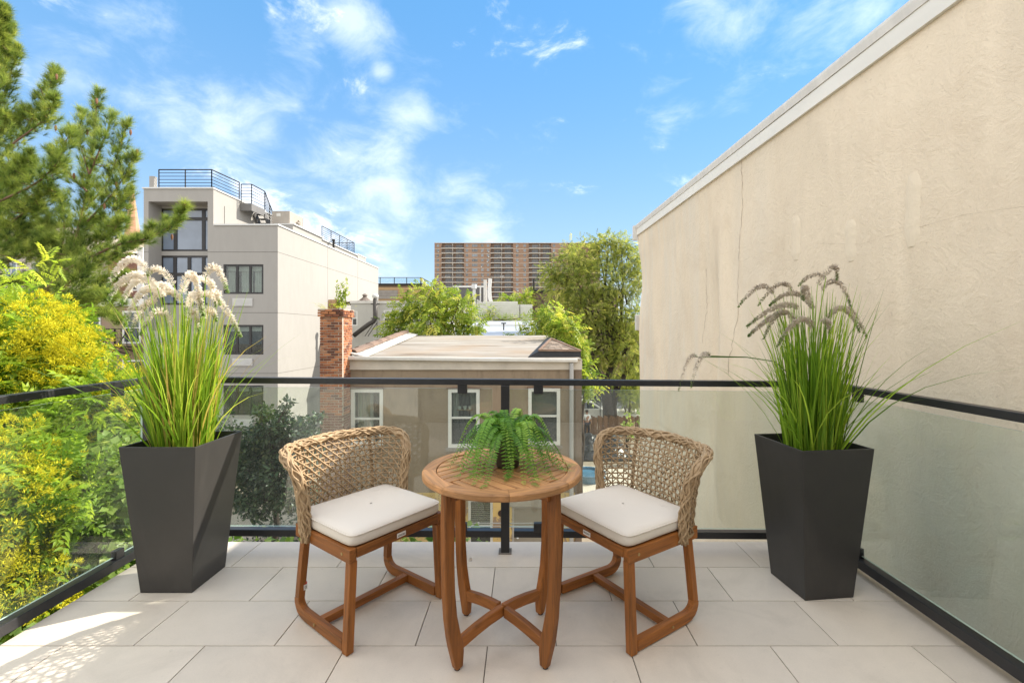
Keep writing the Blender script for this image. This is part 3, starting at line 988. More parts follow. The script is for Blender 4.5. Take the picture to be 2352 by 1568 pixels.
# raised rear block with copings and its railing
bx, by0, by1, bz = -12.5, 24.6, 36.4, 7.1
for (ya, yb, za) in ((by0 + .4, 28.6, bz), (28.6, 34.6, bz - .12), (34.6, by1, bz - .02)):
    mb = MB(); mb.box(-17.5 if ya > 29 else xb + 1.3, bx - (.0 if ya < 34 else -.05), ya, yb - .002, zlw - .34, za); part('bulkhead', mb, m_grey, gb)
    mb = MB(); mb.box((-17.5 if ya > 29 else xb + 1.3) - .03, bx + .09, ya - .03, yb - .003, za + .001, za + .06); part('bulkhead_coping', mb, m_coping, gb)
mb = MB(); railing(mb, [(bx - .1, 28.8, bz - .06), (bx - .1, 34.3, bz - .06), (-15.5, 34.3, bz - .06)], 0.85, 7, .012, .016, 1.4); part('roof_railing', mb, m_steel, gb)
mb = MB(); mb.tube([(-12.2, 29.6, zlw - .2), (-12.2, 29.6, zlw + .75)], .07, 8); mb.tube([(-12.2, 29.6, zlw + .72), (-12.2, 29.6, zlw + .86)], .1, 8); part('vent_pipe', mb, m_steel, gb)

ac = thing('rooftop_unit', 'beige rooftop air handling unit standing on the grey block roof', 'air conditioner', (-13.3, 25.8, bz + .06))
m_ac = plain('ac_casing', (0.36, 0.32, 0.27), .5, .1, 3)
mb = MB(); mb.box(-13.75, -12.78, 25.2, 26.7, bz + .10, bz + .80); part('casing', mb, m_ac, ac, bevel=.015)
mb = MB(); mb.box(-13.7, -12.85, 25.25, 26.65, bz + .062, bz + .099); part('skid', mb, m_steel, ac)
mb = MB(); mb.box(-12.779, -12.70, 26.1, 26.35, bz + .42, bz + .5); mb.box(-12.779, -12.66, 25.9, 26.3, bz + .3, bz + .36); part('hood', mb, m_ac, ac)
mb = MB(); mb.box(-13.5, -13.28, 25.19, 25.199, bz + .5, bz + .66); part('data_plate', mb, m_offwhite, ac)
mb = MB(); mb.box(-13.74, -12.79, 26.702, 26.74, bz + .12, bz + .78); part('coil_panel', mb, m_steel, ac)
# little planter with a sapling behind the front railing
mb = MB(); mb.box(gx(425) - .35, gx(425) + .35, Y0 + .6, Y0 + .9, zu + .075, zu + .24)
whole('planter_box', mb, plain('planter_brown', (.12, .07, .045), .8), 'small brown planter box behind the roof terrace railing', 'planter', (gx(425), Y0 + .75, zu))

# ================================================================== TAN HOUSE
m_tan = M('tan_render')
if True:
    m = m_tan; c = (0.28, 0.22, 0.155)
    a = m.noise(0.7, 6, 0.6); b = m.noise(3.2, 7, 0.7, m.vec((1, 1, 0.3)))
    col = m.mix(a, sc3(c, 0.78), sc3(c, 1.22))
    col = m.mix(m.ramp(b, [(0.50, 0.0), (0.72, 0.55)]), col, (0.14, 0.11, 0.08))
    col = m.mix(m.ramp(m.noise(11, 5, 0.7), [(0.62, 0), (0.72, .35)]), col, (0.42, 0.33, 0.25))
    m.set(col, 0.95, 0, 0.15); m.bump(m.noise(35, 5, .7), 0.4, 0.01)
m_tan = m_tan.mat
m_yellow = M('yellow_paint_peeling')
if True:
    m = m_yellow
    pe = m.noise(2.6, 8, 0.7, m.vec((1, 1, .7)), 0.4)
    sepn = m.N.new('ShaderNodeSeparateXYZ'); m.L.new(m.co, sepn.inputs[0])
    col = m.mix(m.noise(1.5, 5), (0.50, 0.35, 0.13), (0.66, 0.49, 0.21))
    col = m.mix(m.ramp(pe, [(0.52, 0), (0.54, 1)]), col, (0.30, 0.22, 0.15))
    m.set(col, 0.9, 0, .2); m.bump(pe, .3, .02)
m_yellow = m_yellow.mat
HY = 13.0
hx = lambda p: (p - CX) * HY / F
hz = lambda p: H - (p - CY) * HY / F
hs = thing('stucco_house', 'brown stucco house with a pale flat roof and white sash windows', 'house', (-1.6, HY, GZ))
x0, x1 = hx(803), hx(1335)
ztop = hz(838)
W = [(hx(806), hx(880), hz(1022), hz(893)), (hx(1029), hx(1102), hz(1028), hz(893)), (hx(1213), hx(1287), hz(1022), hz(891))]
zsp = hz(1131)
G = [(hx(1075), hx(1132), hz(1270), hz(1146)), (hx(1176), hx(1262), GZ, hz(1163)), (hx(820), hx(893), hz(1265), hz(1150))]
mb = MB(); mb.facade(x0, x1, zsp, ztop, HY, W, 0.10, 0.7)
YR = 20.7; sh = -0.40
mb.raw([(x1, HY, GZ), (x1 + sh, YR, GZ), (x1 + sh, YR, 1.2), (x1, HY, ztop + .2)], [(0, 1, 2, 3)])
mb.raw([(x0, HY, GZ), (x0 + sh, YR, GZ), (x0 + sh, YR, 1.2), (x0, HY, ztop + .2)], [(3, 2, 1, 0)])
mb.raw([(x0 + sh, YR, GZ), (x1 + sh, YR, GZ), (x1 + sh, YR, 1.13), (x0 + sh, YR, 1.13)], [(3, 2, 1, 0)])
part('wall', mb, [m_tan, m_dark], hs)
mb = MB(); mb.facade(x0, x1, GZ, zsp, HY, G, 0.12, 0.5); part('ground_floor_wall', mb, [m_yellow, m_dark], hs)
# roof: pale membrane with dark streaks
m_roof = M('roof_membrane')
if True:
    m = m_roof
    s1 = m.noise(1.0, 7, 0.65, m.vec((0.35, 2.2, 1)), 0.5); s2 = m.noise(0.5, 4, 0.5)
    col = m.ramp(s1, [(0.3, (0.11, 0.085, 0.065)), (0.42, (0.24, 0.21, 0.17)), (0.6, (0.33, 0.305, 0.27))])
    col = m.mix(m.ramp(s2, [(0.45, 0), (0.65, .45)]), col, (0.28, 0.19, 0.11))
    m.set(col, 0.8, 0, .3); m.bump(m.noise(4, 5, .6, m.vec((.4, 2, 1))), .3, .03)
m_roof = m_roof.mat
zr0, zr1 = hz(823), 1.15
def roofz(Y): return zr0 + (zr1 - zr0) * (Y - HY) / (YR - HY)
mb = MB(); n = 14; vs = []; fs = []
for i in range(n + 1):
    for j in range(n + 1):
        u, v_ = i / n, j / n; Y = HY - .12 + (YR - HY + .12) * v_
        vs.append((x0 + sh * v_ + (x1 - x0) * u, Y, roofz(Y) + 0.018 * math.sin(5 * u + 3 * v_) * math.sin(7 * v_) * (0 < j < n)))
for i in range(n):
    for j in range(n): k = i * (n + 1) + j; fs.append((k, k + n + 1, k + n + 2, k + 1))
mb.raw(vs, fs); part('roof', mb, m_roof, hs, smooth=True)
mb = MB(); mb.box(x0 - .02, x1 + .02, HY - .05, HY - .004, ztop - .13, zr0 - .03); part('fascia', mb, plain('fascia_paint', (.55, .50, .42), .7, .25, 1.5, .1, 20), hs)
mb = MB(); mb.sweep([(x0 - .05, HY - .11, zr0 + .02), (-1.6, HY - .11, zr0 - .02), (x1 - .12, HY - .11, zr0 - .05)], .11, .10, (0, 1, 0)); part('gutter', mb, m_offwhite, hs, bevel=.02)
dxp = hx(1312)
m_galv = plain('galvanised', (.40, .40, .39), .5, .15, 3, stretch=(1, 1, .3))
mb = MB(); mb.tube([(dxp, HY - .1, zr0 - .12), (dxp, HY - .1, ztop - .2), (dxp, HY - .075, GZ + .1)], .058, 8); part('downspout', mb, m_galv, hs)
mb = MB(); mb.box(hx(1321), x1 + .012, HY - .03, HY - .003, GZ, zr0 - .14); part('corner_board', mb, plain('stained_board', (.20, .15, .11), .9, .35, 1.6, .2, 20, stretch=(2, 2, .3)), hs)
for i, (a, b, c, d) in enumerate(W):
    w = window(hs, a + .004, b - .004, c + .004, d - .004, HY - .012, 0.095, (), (0.51 if i else 0.47,), m_white, m_clear, 0.09, 0.055)
    mb = MB(); mb.box(a - .06, b + .06, HY - .06, HY - .003, c - .09, c - .002); part('sill', mb, plain('sill_stone', (.27, .24, .2), .9, .2, 3), w)
    # arched header, a dark stained lip over the frame
    mb = MB(); mb.sweep([(a - .04, HY - .02, d + .02), ((a + b) / 2, HY - .02, d + .06), (b + .04, HY - .02, d + .02)], .035, .035, (0, 1, 0)); part('window_head', mb, plain('head_stain', (.19, .12, .08), .9), w)
    if i == 0:
        curtain(w, a + .1, a + .45, c + .1, d - .1, HY + .3, plain('curtain_gold', (.42, .36, .24), .9), 4)
        mb = MB(); mb.box(a + .48, a + .56, HY + .2, HY + .24, c + .1, d - .08); part('curtain_edge', mb, m_curtain, w)
    if i == 1:
        curtain(w, a + .09, a + .26, (c + d) / 2, d - .1, HY + .28, folds=3); curtain(w, b - .3, b - .09, (c + d) / 2, d - .1, HY + .28, folds=4)
        zsf = (c + d) / 2 + .22
        mb = MB(); mb.box(a + .22, b - .22, HY + .16, HY + .25, zsf - .025, zsf); part('plant_shelf', mb, wood('shelf_wood', (.4, .25, .12), 0), w)
        for k in range(3):
            cx_ = a + .30 + k * .15
            mb = MB(); mb.lathe([(0, 0), (.035, 0), (.05, .09), (.044, .09), (.04, .07), (0, .07)], (cx_, HY + .2, zsf), 10)
            o = whole('flower_pot', mb, m_white, ['first white flower pot on the shelf inside the middle sash window', 'second white flower pot on the shelf inside the middle sash window', 'third white flower pot on the shelf inside the middle sash window'][k], 'flower pot', (cx_, HY + .2, zsf), 'pots on the window shelf')
        mb = MB(); mb.box(a + .1, b - .1, HY + .35, HY + .37, c + .1, (c + d) / 2 - .03); part('inner_shade', mb, m_dark, w)
    if i == 2:
        mb = MB(); mb.box(a + .1, b - .1, HY + .25, HY + .27, (c + d) / 2 + .03, d - .09); part('roller_shade', mb, plain('shade_grey', (.20, .185, .165), .9), w)
a, b, c, d = G[0]
w = window(hs, a + .004, b - .004, c + .004, d - .004, HY + .01, .07, (), (.5,), m_offwhite, m_clear, .07, .05)
blind(w, a + .05, b - .05, (c + d) / 2 - .3, d - .07, HY + .2, m_blind, .055)
a, b, c, d = G[2]
window(hs, a + .004, b - .004, c + .004, d - .004, HY + .01, .07, (), (.5,), m_offwhite, m_pane, .07, .05)
a, b, c, d = G[1]
m_door = plain('door_grey', (.27, .24, .19), .6, .15, 2)
mb = MB(); mb.box(a + .06, b - .06, HY + .05, HY + .10, c, d - .05); dr = part('door', mb, m_door, hs)
mb = MB(); mb.box(a + .004, a + .06, HY + .02, HY + .1, c, d - .05); mb.box(b - .06, b - .004, HY + .02, HY + .1, c, d - .05); mb.box(a + .004, b - .004, HY + .02, HY + .1, d - .05, d - .004); part('door_frame', mb, m_concrete, hs)
mb = MB(); mb.lathe([(0, 0), (.03, .01), (.035, .03), (.02, .05), (0, .055)], (a + .16, HY + .03, hz(1238)), 10); part('door_knob', mb, m_coping, dr)
mb = MB(); mb.box(a - .1, b + .06, HY - .02, HY - .003, d + .002, d + .2); part('lintel', mb, plain('lintel_stone', (.36, .33, .28), .95, .25, 4, .4, 20), hs)
mb = MB(); mb.tube([(hx(1151), HY - .03, hz(1178)), (hx(1151), HY + .0, hz(1178))], .09, 12); part('flue_hole', mb, plain('rust', (.06, .035, .025), .9, .4, 9), hs)
# tile coping along the roof edge beside the chimney
m_coptile = plain('roof_tile_brown', (.17, .115, .085), .85, .3, 7, .3, 30, obj_var=.25)
tl = MB(); tl.sweep([(-.14, 0, 0), (-.10, 0, .07), (0, 0, .10), (.10, 0, .07), (.14, 0, 0)], .60, .035, (0, 1, 0)); tlm = tl.mesh('coping_tile', m_coptile)
n = 13
for k in range(n):
    v_ = (k + .5) / n; Y = HY + .2 + (YR - HY - .3) * v_
    inst('coping_tile', tlm, hs, (x0 + sh * v_ + .02, Y, roofz(Y) + .13 + (.015 if k % 2 else 0)), (math.radians(4.5), random.uniform(-.06, .06), random.uniform(-.05, .05)))
mb = MB(); mb.slab([(x0 + .45, HY + .02, roofz(HY) + .025), (x0 + .16, YR, roofz(YR) + .025), (x0 + sh - .1, YR, roofz(YR) + .14), (x0 - .08, HY + .02, roofz(HY) + .15)][::-1], .03); part('flashing', mb, plain('flashing_white', (.52, .50, .46), .7, .12, 3, .3, 14), hs)
# hipped hood along the other edge, shingled on its near slope
m_shing = plain('shingle', (.26, .205, .16), .9, .35, 8, .3, 30, obj_var=.35)
pk, el, er = at(1266, 779, 14.6), at(1238, 806, 13.35), at(1334, 807, 13.35)
pk2 = at(1264, 773, 19.5)
rl = Vector((el.x - .35, 13.3, roofz(13.3) - .02)); rr = Vector((er.x + .02, 13.3, roofz(13.3) - .25))
br = Vector((pk2.x - .10, 19.8, roofz(19.8))); brr = Vector((x1 + sh + .1, 19.8, roofz(19.8)))
mb = MB(); mb.raw([el, er, pk, pk2, br, brr, rl, rr], [(0, 1, 2), (0, 2, 3, 4, 6), (1, 5, 3, 2), (0, 6, 7, 1), (3, 5, 4)])
hood = part('roof_hood', mb, plain('felt_black', (.028, .028, .03), .7, .3, 4), hs)
nn = (er - el).cross(pk - el).normalized() * .012
if nn.y > 0: nn = -nn
rows = 9
for r_ in range(rows):
    ta, tb = r_ / rows, (r_ + 1.12) / rows
    la, ra = el.lerp(pk, ta), er.lerp(pk, ta); lb, rb = el.lerp(pk, min(tb, 1)), er.lerp(pk, min(tb, 1))
    cnt = max(1, round((ra - la).length / .2))
    for k in range(cnt):
        u0, u1 = k / cnt + .004, (k + 1) / cnt - .004
        p = [la.lerp(ra, u0), la.lerp(ra, u1), lb.lerp(rb, u1), lb.lerp(rb, u0)]
        lift = random.uniform(1.2, 2.4)
        q = [p[0] + nn * lift, p[1] + nn * lift, p[2] + nn * .4, p[3] + nn * .4]
        mb = MB(); mb.raw(q + [p[0] + nn * .05, p[1] + nn * .05], [(0, 1, 2, 3), (4, 5, 1, 0)]); part('shingle', mb, m_shing, hood)
m_copper = plain('copper_edge', (.24, .155, .105), .6, .3, 5)
mb = MB(); mb.beam(el + nn * 2, er + nn * 2, .05, .05); mb.beam(er + nn * 2, pk + nn * 2, .05, .04); mb.beam(el + nn * 2, pk + nn * 2, .06, .04); part('edge_trim', mb, m_copper, hood)

# ================================================================== BRICK CHIMNEY
m_brick = M('brick')
if True:
    m = m_brick
    col = m.ramp(m.rand(), [(0, (.12, .055, .04)), (.15, (.20, .08, .05)), (.4, (.32, .125, .062)), (.7, (.42, .17, .078)), (.9, (.48, .21, .10)), (1, (.27, .17, .12))])
    col = m.mix(.6, col, m.ramp(m.noise(9, 6, .7), [(.3, .55), (.7, 1.2)]), 'MULTIPLY')
    m.set(col, .92, 0, .2); m.bump(m.noise(28, 5, .7), .5, .012)
m_brick = m_brick.mat
m_mortar = plain('mortar', (.46, .40, .32), .95, .25, 6, .4, 30)
cx0, cx1, cy0, cy1, cz1 = -5.50, -4.885, 12.45, 13.15, 1.93
ch = thing('brick_chimney', 'weathered red brick chimney stack standing against the brown stucco house', 'chimney', ((cx0 + cx1) / 2, 12.8, GZ))
mb = MB(); mb.box(cx0 + .012, cx1 - .012, cy0 + .012, cy1 - .012, GZ, cz1 - .01); part('mortar_core', mb, m_mortar, ch)
bl, bh, bw, jt = .186, .0545, .09, .0155
pitch = bh + jt


def bmesh_(L): b = MB(); b.box(-L / 2, L / 2, -bw / 2, bw / 2, -bh / 2, bh / 2); return b.mesh('brick', m_brick)


full, half = bmesh_(bl), bmesh_(bl / 2 - jt / 2)
nb = 0; z = cz1 - bh / 2; course = 0; low = MB()
nc = int((cz1 - GZ) / pitch)
while z > GZ + .05:
    grow = .045 if course in (0, 1, 2) else 0.0       # corbelled head
    rowb = []
    for side in ('front', 'right'):
        a, b = (cx0 - grow, cx1 + grow) if side == 'front' else (cy0 - grow + bw + .003, cy1 + grow)
        p = a - (bl / 2 + jt / 2 if (course % 2) else 0.0)
        while p < b - .02:
            q0, q1 = max(p, a), min(p + bl, b)
            if q1 - q0 > .03: rowb.append((side, q0, q1, grow))
            p += bl + jt
    for (side, q0, q1, grow) in rowb:
        L = q1 - q0; j = random.uniform(-.006, .007) if course > 2 else random.uniform(-.012, .012)
        c = ((q0 + q1) / 2, cy0 - grow + bw / 2 + j, z) if side == 'front' else (cx1 + grow - bw / 2 + j, (q0 + q1) / 2, z)
        if nb < 292:
            me = full if abs(L - bl) < .02 else (half if abs(L - bl / 2) < .03 else bmesh_(L))
            rot = (random.uniform(-.02, .02), random.uniform(-.02, .02), (0 if side == 'front' else math.pi / 2) + random.uniform(-.03, .03))
            inst('brick', me, ch, c, rot); nb += 1
        else:
            if side == 'front': low.box(q0, q1, c[1] - bw / 2, c[1] + bw / 2, z - bh / 2, z + bh / 2)
            else: low.box(c[0] - bw / 2, c[0] + bw / 2, q0, q1, z - bh / 2, z + bh / 2)
    z -= pitch; course += 1
part('lower_brickwork', low, plain('brick_low', (.22, .10, .065), .92, .5, 5.5, .4, 25), ch, kind='stuff')
mb = MB(); mb.box(cx0 - .04, cx1 + .04, cy0 - .04, cy1 + .04, cz1 - .02, cz1 + .012); part('cap', mb, m_mortar, ch)
mb = MB(); mb.lathe([(.10, 0), (.125, .02), (.12, .26), (.10, .27), (.09, .26), (.09, .05)], (-5.28, 12.75, cz1 + .01), 16); part('flue_pot', mb, plain('terracotta', (.33, .20, .11), .85, .3, 5, .2, 20), ch, smooth=True)

# ================================================================== WHITE HOUSE WITH THE FLUE PIPE
m_wh = stucco('white_render', (.50, .49, .445), .1, .3, ((.30, .28, .24), .35))
wb = thing('white_house', 'off-white rendered house behind the brick chimney with a bent flue pipe', 'house', (-8, 28, GZ))
WYy = 28.0
wxp = lambda p: (p - CX) * WYy / F
wzp = lambda p: H - (p - CY) * WYy / F
hw = [(wxp(808), wxp(821), wzp(748), wzp(714)), (wxp(881), wxp(905), wzp(748), wzp(712))]
mb = MB(); mb.facade(wxp(806), wxp(1012), GZ, wzp(697), WYy, hw, .06, .4)
mb.raw([(wxp(1012), WYy, GZ), (wxp(1012), 38, GZ), (wxp(1012), 38, wzp(697)), (wxp(1012), WYy, wzp(697))], [(0, 1, 2, 3)])
mb.raw([(wxp(806), WYy, wzp(697) - .02), (wxp(1012), WYy, wzp(697) - .02), (wxp(1012), 38, wzp(697) - .02), (wxp(806), 38, wzp(697) - .02)], [(0, 1, 2, 3)])
mb.raw([(wxp(806), WYy, GZ), (wxp(806), 38, GZ), (wxp(806), 38, wzp(697)), (wxp(806), WYy, wzp(697))], [(3, 2, 1, 0)])
part('wall', mb, [m_wh, m_dark], wb)
mb = MB(); mb.box(wxp(806) - .04, wxp(1012) + .05, WYy - .06, WYy + .3, wzp(697) + .002, wzp(697) + .16); part('coping', mb, m_offwhite, wb)
for (a, b, c, d) in hw: window(wb, a + .003, b - .003, c + .003, d - .003, WYy, .06, (), (.5,), m_white, [m_pane, m_curtain], .05, .05)
pp = [at(812, 771, 27.3), at(846, 745, 27.4), at(858, 738, 27.45), at(862, 730, 27.45), at(862, 686, 27.45)]
mb = MB(); mb.tube(pp, .135, 10); vp = part('flue_pipe', mb, plain('pipe_dark', (.07, .064, .058), .5, .25, 3, metal=.3), wb, smooth=True)
mb = MB(); c = at(862, 681, 27.45)
mb.lathe([(.09, -.12), (.10, -.1), (.17, -.06), (.20, .03), (.17, .11), (.09, .16), (0, .17)], c, 14); part('turbine_cap', mb, m_coping, vp)
mb = MB()
for (p, q) in (((859, 741), (838, 772)), ((866, 741), (845, 772)), ((866, 735), (866, 772))): mb.tube([at(*p, 27.4), at(*q, 27.4)], .02, 5)
for py in (698, 731): mb.beam(at(852, py, 27.4), at(872, py, 27.4), .05, .05)
part('pipe_brace', mb, m_steel, vp)
mb = MB(); cc = at(838, 697, 30); mb.lathe([(.55, 0), (.5, .08), (.12, .42), (.12, .5), (.2, .52), (.05, .64), (0, .64)], cc, 12)
whole('roof_ventilator', mb, plain('vent_rust', (.15, .12, .10), .7, .3, 4), 'squat rusty conical ventilator on the white house roof', 'ventilator', tuple(cc))
for i, (px, w_, hh) in enumerate(((795, 1.3, .16), (815, .9, .3), (782, .5, .4))):
    c = at(px, 699, 29.2); mb = MB(); mb.box(c.x - w_ / 2, c.x + w_ / 2, c.y - .3, c.y + .3, c.z, c.z + hh * .6)
    mb.v = [(x + (z - c.z) * random.uniform(-.6, .6), y, z * 1.0 + (x - c.x) * .1) for x, y, z in mb.v]
    whole('roofing_scrap', mb, plain('scrap', (.25, .22, .18), .8, .3, 4), ['long flat board lying on the white house roof', 'bundle of grey roofing felt on the white house roof', 'short block of rubble near the chimney weeds'][i], 'scrap', tuple(c))

# ================================================================== BEHIND: CLAD HOUSE, SILVER ROOF, BULKHEAD, DARK BRICK HOUSE
cl = thing('timber_clad_house', 'flat roofed house clad in tan boards with a glass roof balustrade', 'house', (-12.5, 45, GZ))
KY = 45.0
kx = lambda p: (p - CX) * KY / F
kz = lambda p: H - (p - CY) * KY / F
mb = MB(); mb.box(kx(820), kx(968), KY, KY + 9, GZ, kz(655)); part('wall', mb, plain('clad_back', (.16, .11, .065), .9), cl)
m_board = plain('clad_board', (.40, .26, .13), .75, .22, 3, .2, 20, obj_var=.12, stretch=(.3, 1, 3))
m_boardg = plain('clad_board_grey', (.30, .27, .23), .75, .2, 3)
for k in range(12):
    z1 = kz(660) - k * .28
    mb = MB(); xm = kx(914) if 0 < k < 4 else kx(820)
    if k and k < 4:
        mb.box(kx(820), xm - .02, KY - .03, KY - .002, z1 - .265, z1); part('board', mb, m_boardg, cl); mb = MB()
    mb.box(xm, kx(968), KY - .03, KY - .002, z1 - .265, z1); part('board', mb, m_board, cl)
mb = MB(); mb.box(kx(820), kx(969), KY - .08, KY + 9, kz(655) + .002, kz(651)); part('roof_edge', mb, m_steel, cl)
mb = MB(); zz = kz(651)
for p in (873, 905.5, 934, 966): mb.box(kx(p) - .03, kx(p) + .03, KY, KY + .06, zz, kz(638))
mb.box(kx(820), kx(968), KY, KY + .06, kz(638), kz(638) + .05)
for k in range(5): mb.box(kx(967) - .03, kx(967) + .03, KY + 1.6 * k + .07, KY + 1.6 * k + .13, zz, kz(638))
mb.box(kx(967) - .03, kx(967) + .03, KY + .07, KY + 8, kz(638), kz(638) + .05)
part('balustrade', mb, m_steel, cl)
mb = MB(); mb.box(kx(820), kx(966) - .05, KY + .02, KY + .04, zz + .08, kz(639)); part('balustrade_glass', mb, glass('far_glass', (.85, .93, .95), 1, .05), cl)

sv = thing('silver_roof_house', 'low house with a silver painted roof and pale siding parapet', 'house', (0, 32, GZ))
m_silver = M('silver_paint')
m_silver.set(m_silver.ramp(m_silver.noise(1.2, 6, .65, m_silver.vec((.3, 1.6, 1))), [(.35, (.26, .28, .32)), (.5, (.40, .42, .46)), (.7, (.48, .50, .54))]), .45, 0, .5)
A0, A1 = at(1020, 775, 27.5), at(1246, 775, 27.5)
B0, B1 = at(1085, 736, 44), at(1232, 736, 44)
mb = MB(); mb.raw([A0, A1, B1, B0], [(0, 1, 2, 3)]); mb.raw([A0, A1, (A1.x, A1.y, GZ), (A0.x, A0.y, GZ)], [(3, 2, 1, 0)]); mb.raw([A1, B1, (B1.x, B1.y, GZ), (A1.x, A1.y, GZ)], [(3, 2, 1, 0)])
part('roof', mb, m_silver.mat, sv)
mb = MB(); c0 = at(1090, 749, 37); c1 = at(1240, 749, 37); mb.beam(c0 + Vector((0, 0, .05)), c1 + Vector((0, 0, .05)), .3, .16); part('roof_ridge', mb, m_coping, sv)
m_sid = plain('pale_siding', (.56, .55, .47), .7, .08, 2)
SY = 44.5
sx = lambda p: (p - CX) * SY / F
sz = lambda p: H - (p - CY) * SY / F
mb = MB(); mb.box(sx(1080), sx(1223), SY + .02, SY + .4, GZ, sz(699)); mb.box(sx(1109), sx(1189), SY + .02, SY + .4, sz(699), sz(694)); part('parapet', mb, m_sid, sv)
zb = sz(737); k = 0
while zb < sz(695):
    a = 1080 if zb + .2 < sz(700) else 1109
    b = 1223 if zb + .2 < sz(700) else 1189
    mb = MB(); mb.raw([(sx(a), SY - .03, zb), (sx(b), SY - .03, zb), (sx(b), SY - .002, zb + .205), (sx(a), SY - .002, zb + .205), (sx(a), SY, zb), (sx(b), SY, zb)], [(0, 1, 2, 3), (4, 5, 1, 0)])
    part('siding_board', mb, m_sid, sv); zb += .21; k += 1
mb = MB(); mb.beam((sx(1194), SY - .06, sz(736)), (sx(1194), SY - .06, sz(700)), .05, .04); part('cable', mb, m_steel, sv)
mb = MB(); c = at(1157, 760, 33); mb.tube([c, c + Vector((0, 0, .55))], .05, 6); mb.tube([c + Vector((-.18, 0, .55)), c + Vector((.18, 0, .55))], .05, 6)
whole('vent_stack', mb, m_steel, 'small T shaped vent pipe on the silver roof', 'vent pipe', tuple(c))

bk = thing('roof_bulkhead_house', 'dark grey roof bulkhead with white trim beside pale ducts', 'house', (-5, 58, GZ))
QY = 58.0
qx = lambda p: (p - CX) * QY / F
qz = lambda p: H - (p - CY) * QY / F
mb = MB(); mb.box(qx(1040), qx(1113), QY, QY + 6, GZ, qz(660)); part('wall', mb, plain('bulkhead_dark', (.13, .125, .12), .8, .1, 2), bk)
mb = MB(); mb.box(qx(1040), qx(1114), QY - .08, QY - .002, qz(660), qz(656.5)); mb.box(qx(1102), qx(1105), QY - .07, QY - .003, qz(712), qz(660.1)); part('trim', mb, m_white, bk)
mb = MB(); mb.box(qx(1112), qx(1118), QY - .9, QY - .4, qz(712), qz(644)); mb.raw([(qx(1096), QY - .95, qz(702)), (qx(1118), QY - .95, qz(702)), (qx(1117), QY - .95, qz(700)), (qx(1097), QY - .95, qz(688))], [(0, 1, 2, 3)]); part('duct', mb, m_offwhite, bk)
mb = MB(); mb.sweep([at(1135, 703, 56.8), at(1128, 694, 56.8), at(1125, 682, 56.8), at(1124, 662, 56.8), at(1126, 640, 56.8)], .35, .42, (0, 1, 0)); part('duct', mb, m_white, bk)
mb = MB(); mb.tube([at(1089, 705, 56), at(1089, 655, 56)], .19, 8); mb.tube([at(1089, 663, 56), at(1089, 653, 56)], .32, 10); part('vent_pipe', mb, m_coping, bk)
mb = MB(); mb.box(qx(1040), qx(1140), QY - 3.2, QY - 2.0, GZ, qz(703)); part('lower_wall', mb, m_offwhite, bk)

bs = thing('red_brick_stub', 'short red brick chimney half hidden in the ailanthus', 'chimney', (at(1014, 745, 27).x, 27, GZ))
mb = MB()
z = at(0, 733, 27).z; c = at(1014, 740, 27); mb.box(c.x - .26, c.x + .26, 26.75, 27.25, z - 4, z); part('core', mb, m_mortar, bs)
nb = 0
fb = MB(); fb.box(-.118, .118, -.05, .05, -.033, .033); fbm = fb.mesh('brick', m_brick)
for cth in range(14):
    for k in range(2):
        xx = c.x - .13 + k * .26 + (0.0 if cth % 2 else .02)
        inst('brick', fbm, bs, (xx, 26.72 + random.uniform(-.006, .006), z - .04 - cth * .078))

db = thing('dark_brick_house', 'dark brown brick house with a sloping slate roof behind the elm', 'house', (3, 50, GZ))
DY = 50.0
dx = lambda p: (p - CX) * DY / F
dz = lambda p: H - (p - CY) * DY / F
m_dbrick = M('dark_brick')
if True:
    m = m_dbrick
    n = m.N.new('ShaderNodeTexBrick'); m.L.new(m.vec((1, 1, 1), rot=(math.pi / 2, 0, 0)), n.inputs['Vector'])
    n.inputs['Color1'].default_value = (.15, .085, .065, 1); n.inputs['Color2'].default_value = (.10, .06, .05, 1); n.inputs['Mortar'].default_value = (.2, .17, .15, 1)
    n.inputs['Scale'].default_value = 4.5; n.inputs['Mortar Size'].default_value = .018
    m.set(n.outputs[0], .9, 0, .2)
m_dbrick = m_dbrick.mat
mb = MB(); mb.box(dx(1224), dx(1420), DY, DY + 8, GZ, dz(672)); part('wall', mb, m_dbrick, db)
mb = MB(); mb.box(dx(1222), dx(1421), DY - .12, DY + 8, dz(672) + .002, dz(666)); part('roof_edge', mb, m_steel, db)
mb = MB(); mb.prism([(dx(1211), DY + .05), (dx(1224) - .002, DY + .05), (dx(1224) - .002, DY + 8)], GZ, GZ + .01); mb.raw([(dx(1209), DY + .3, dz(704)), (dx(1224) - .003, DY + .3, dz(704)), (dx(1224) - .003, DY + .3, dz(668)), (dx(1224) - .003, DY + 8, dz(668)), (dx(1209), DY + 8, dz(704))], [(0, 1, 2), (0, 2, 3, 4)]); part('lean_to_roof', mb, plain('slate', (.12, .07, .06), .8, .2, 4), db)
mb = MB(); mb.tube([at(1226, 667, 49.5), at(1226, 640, 49.5)], .1, 6); part('flue', mb, m_steel, db)

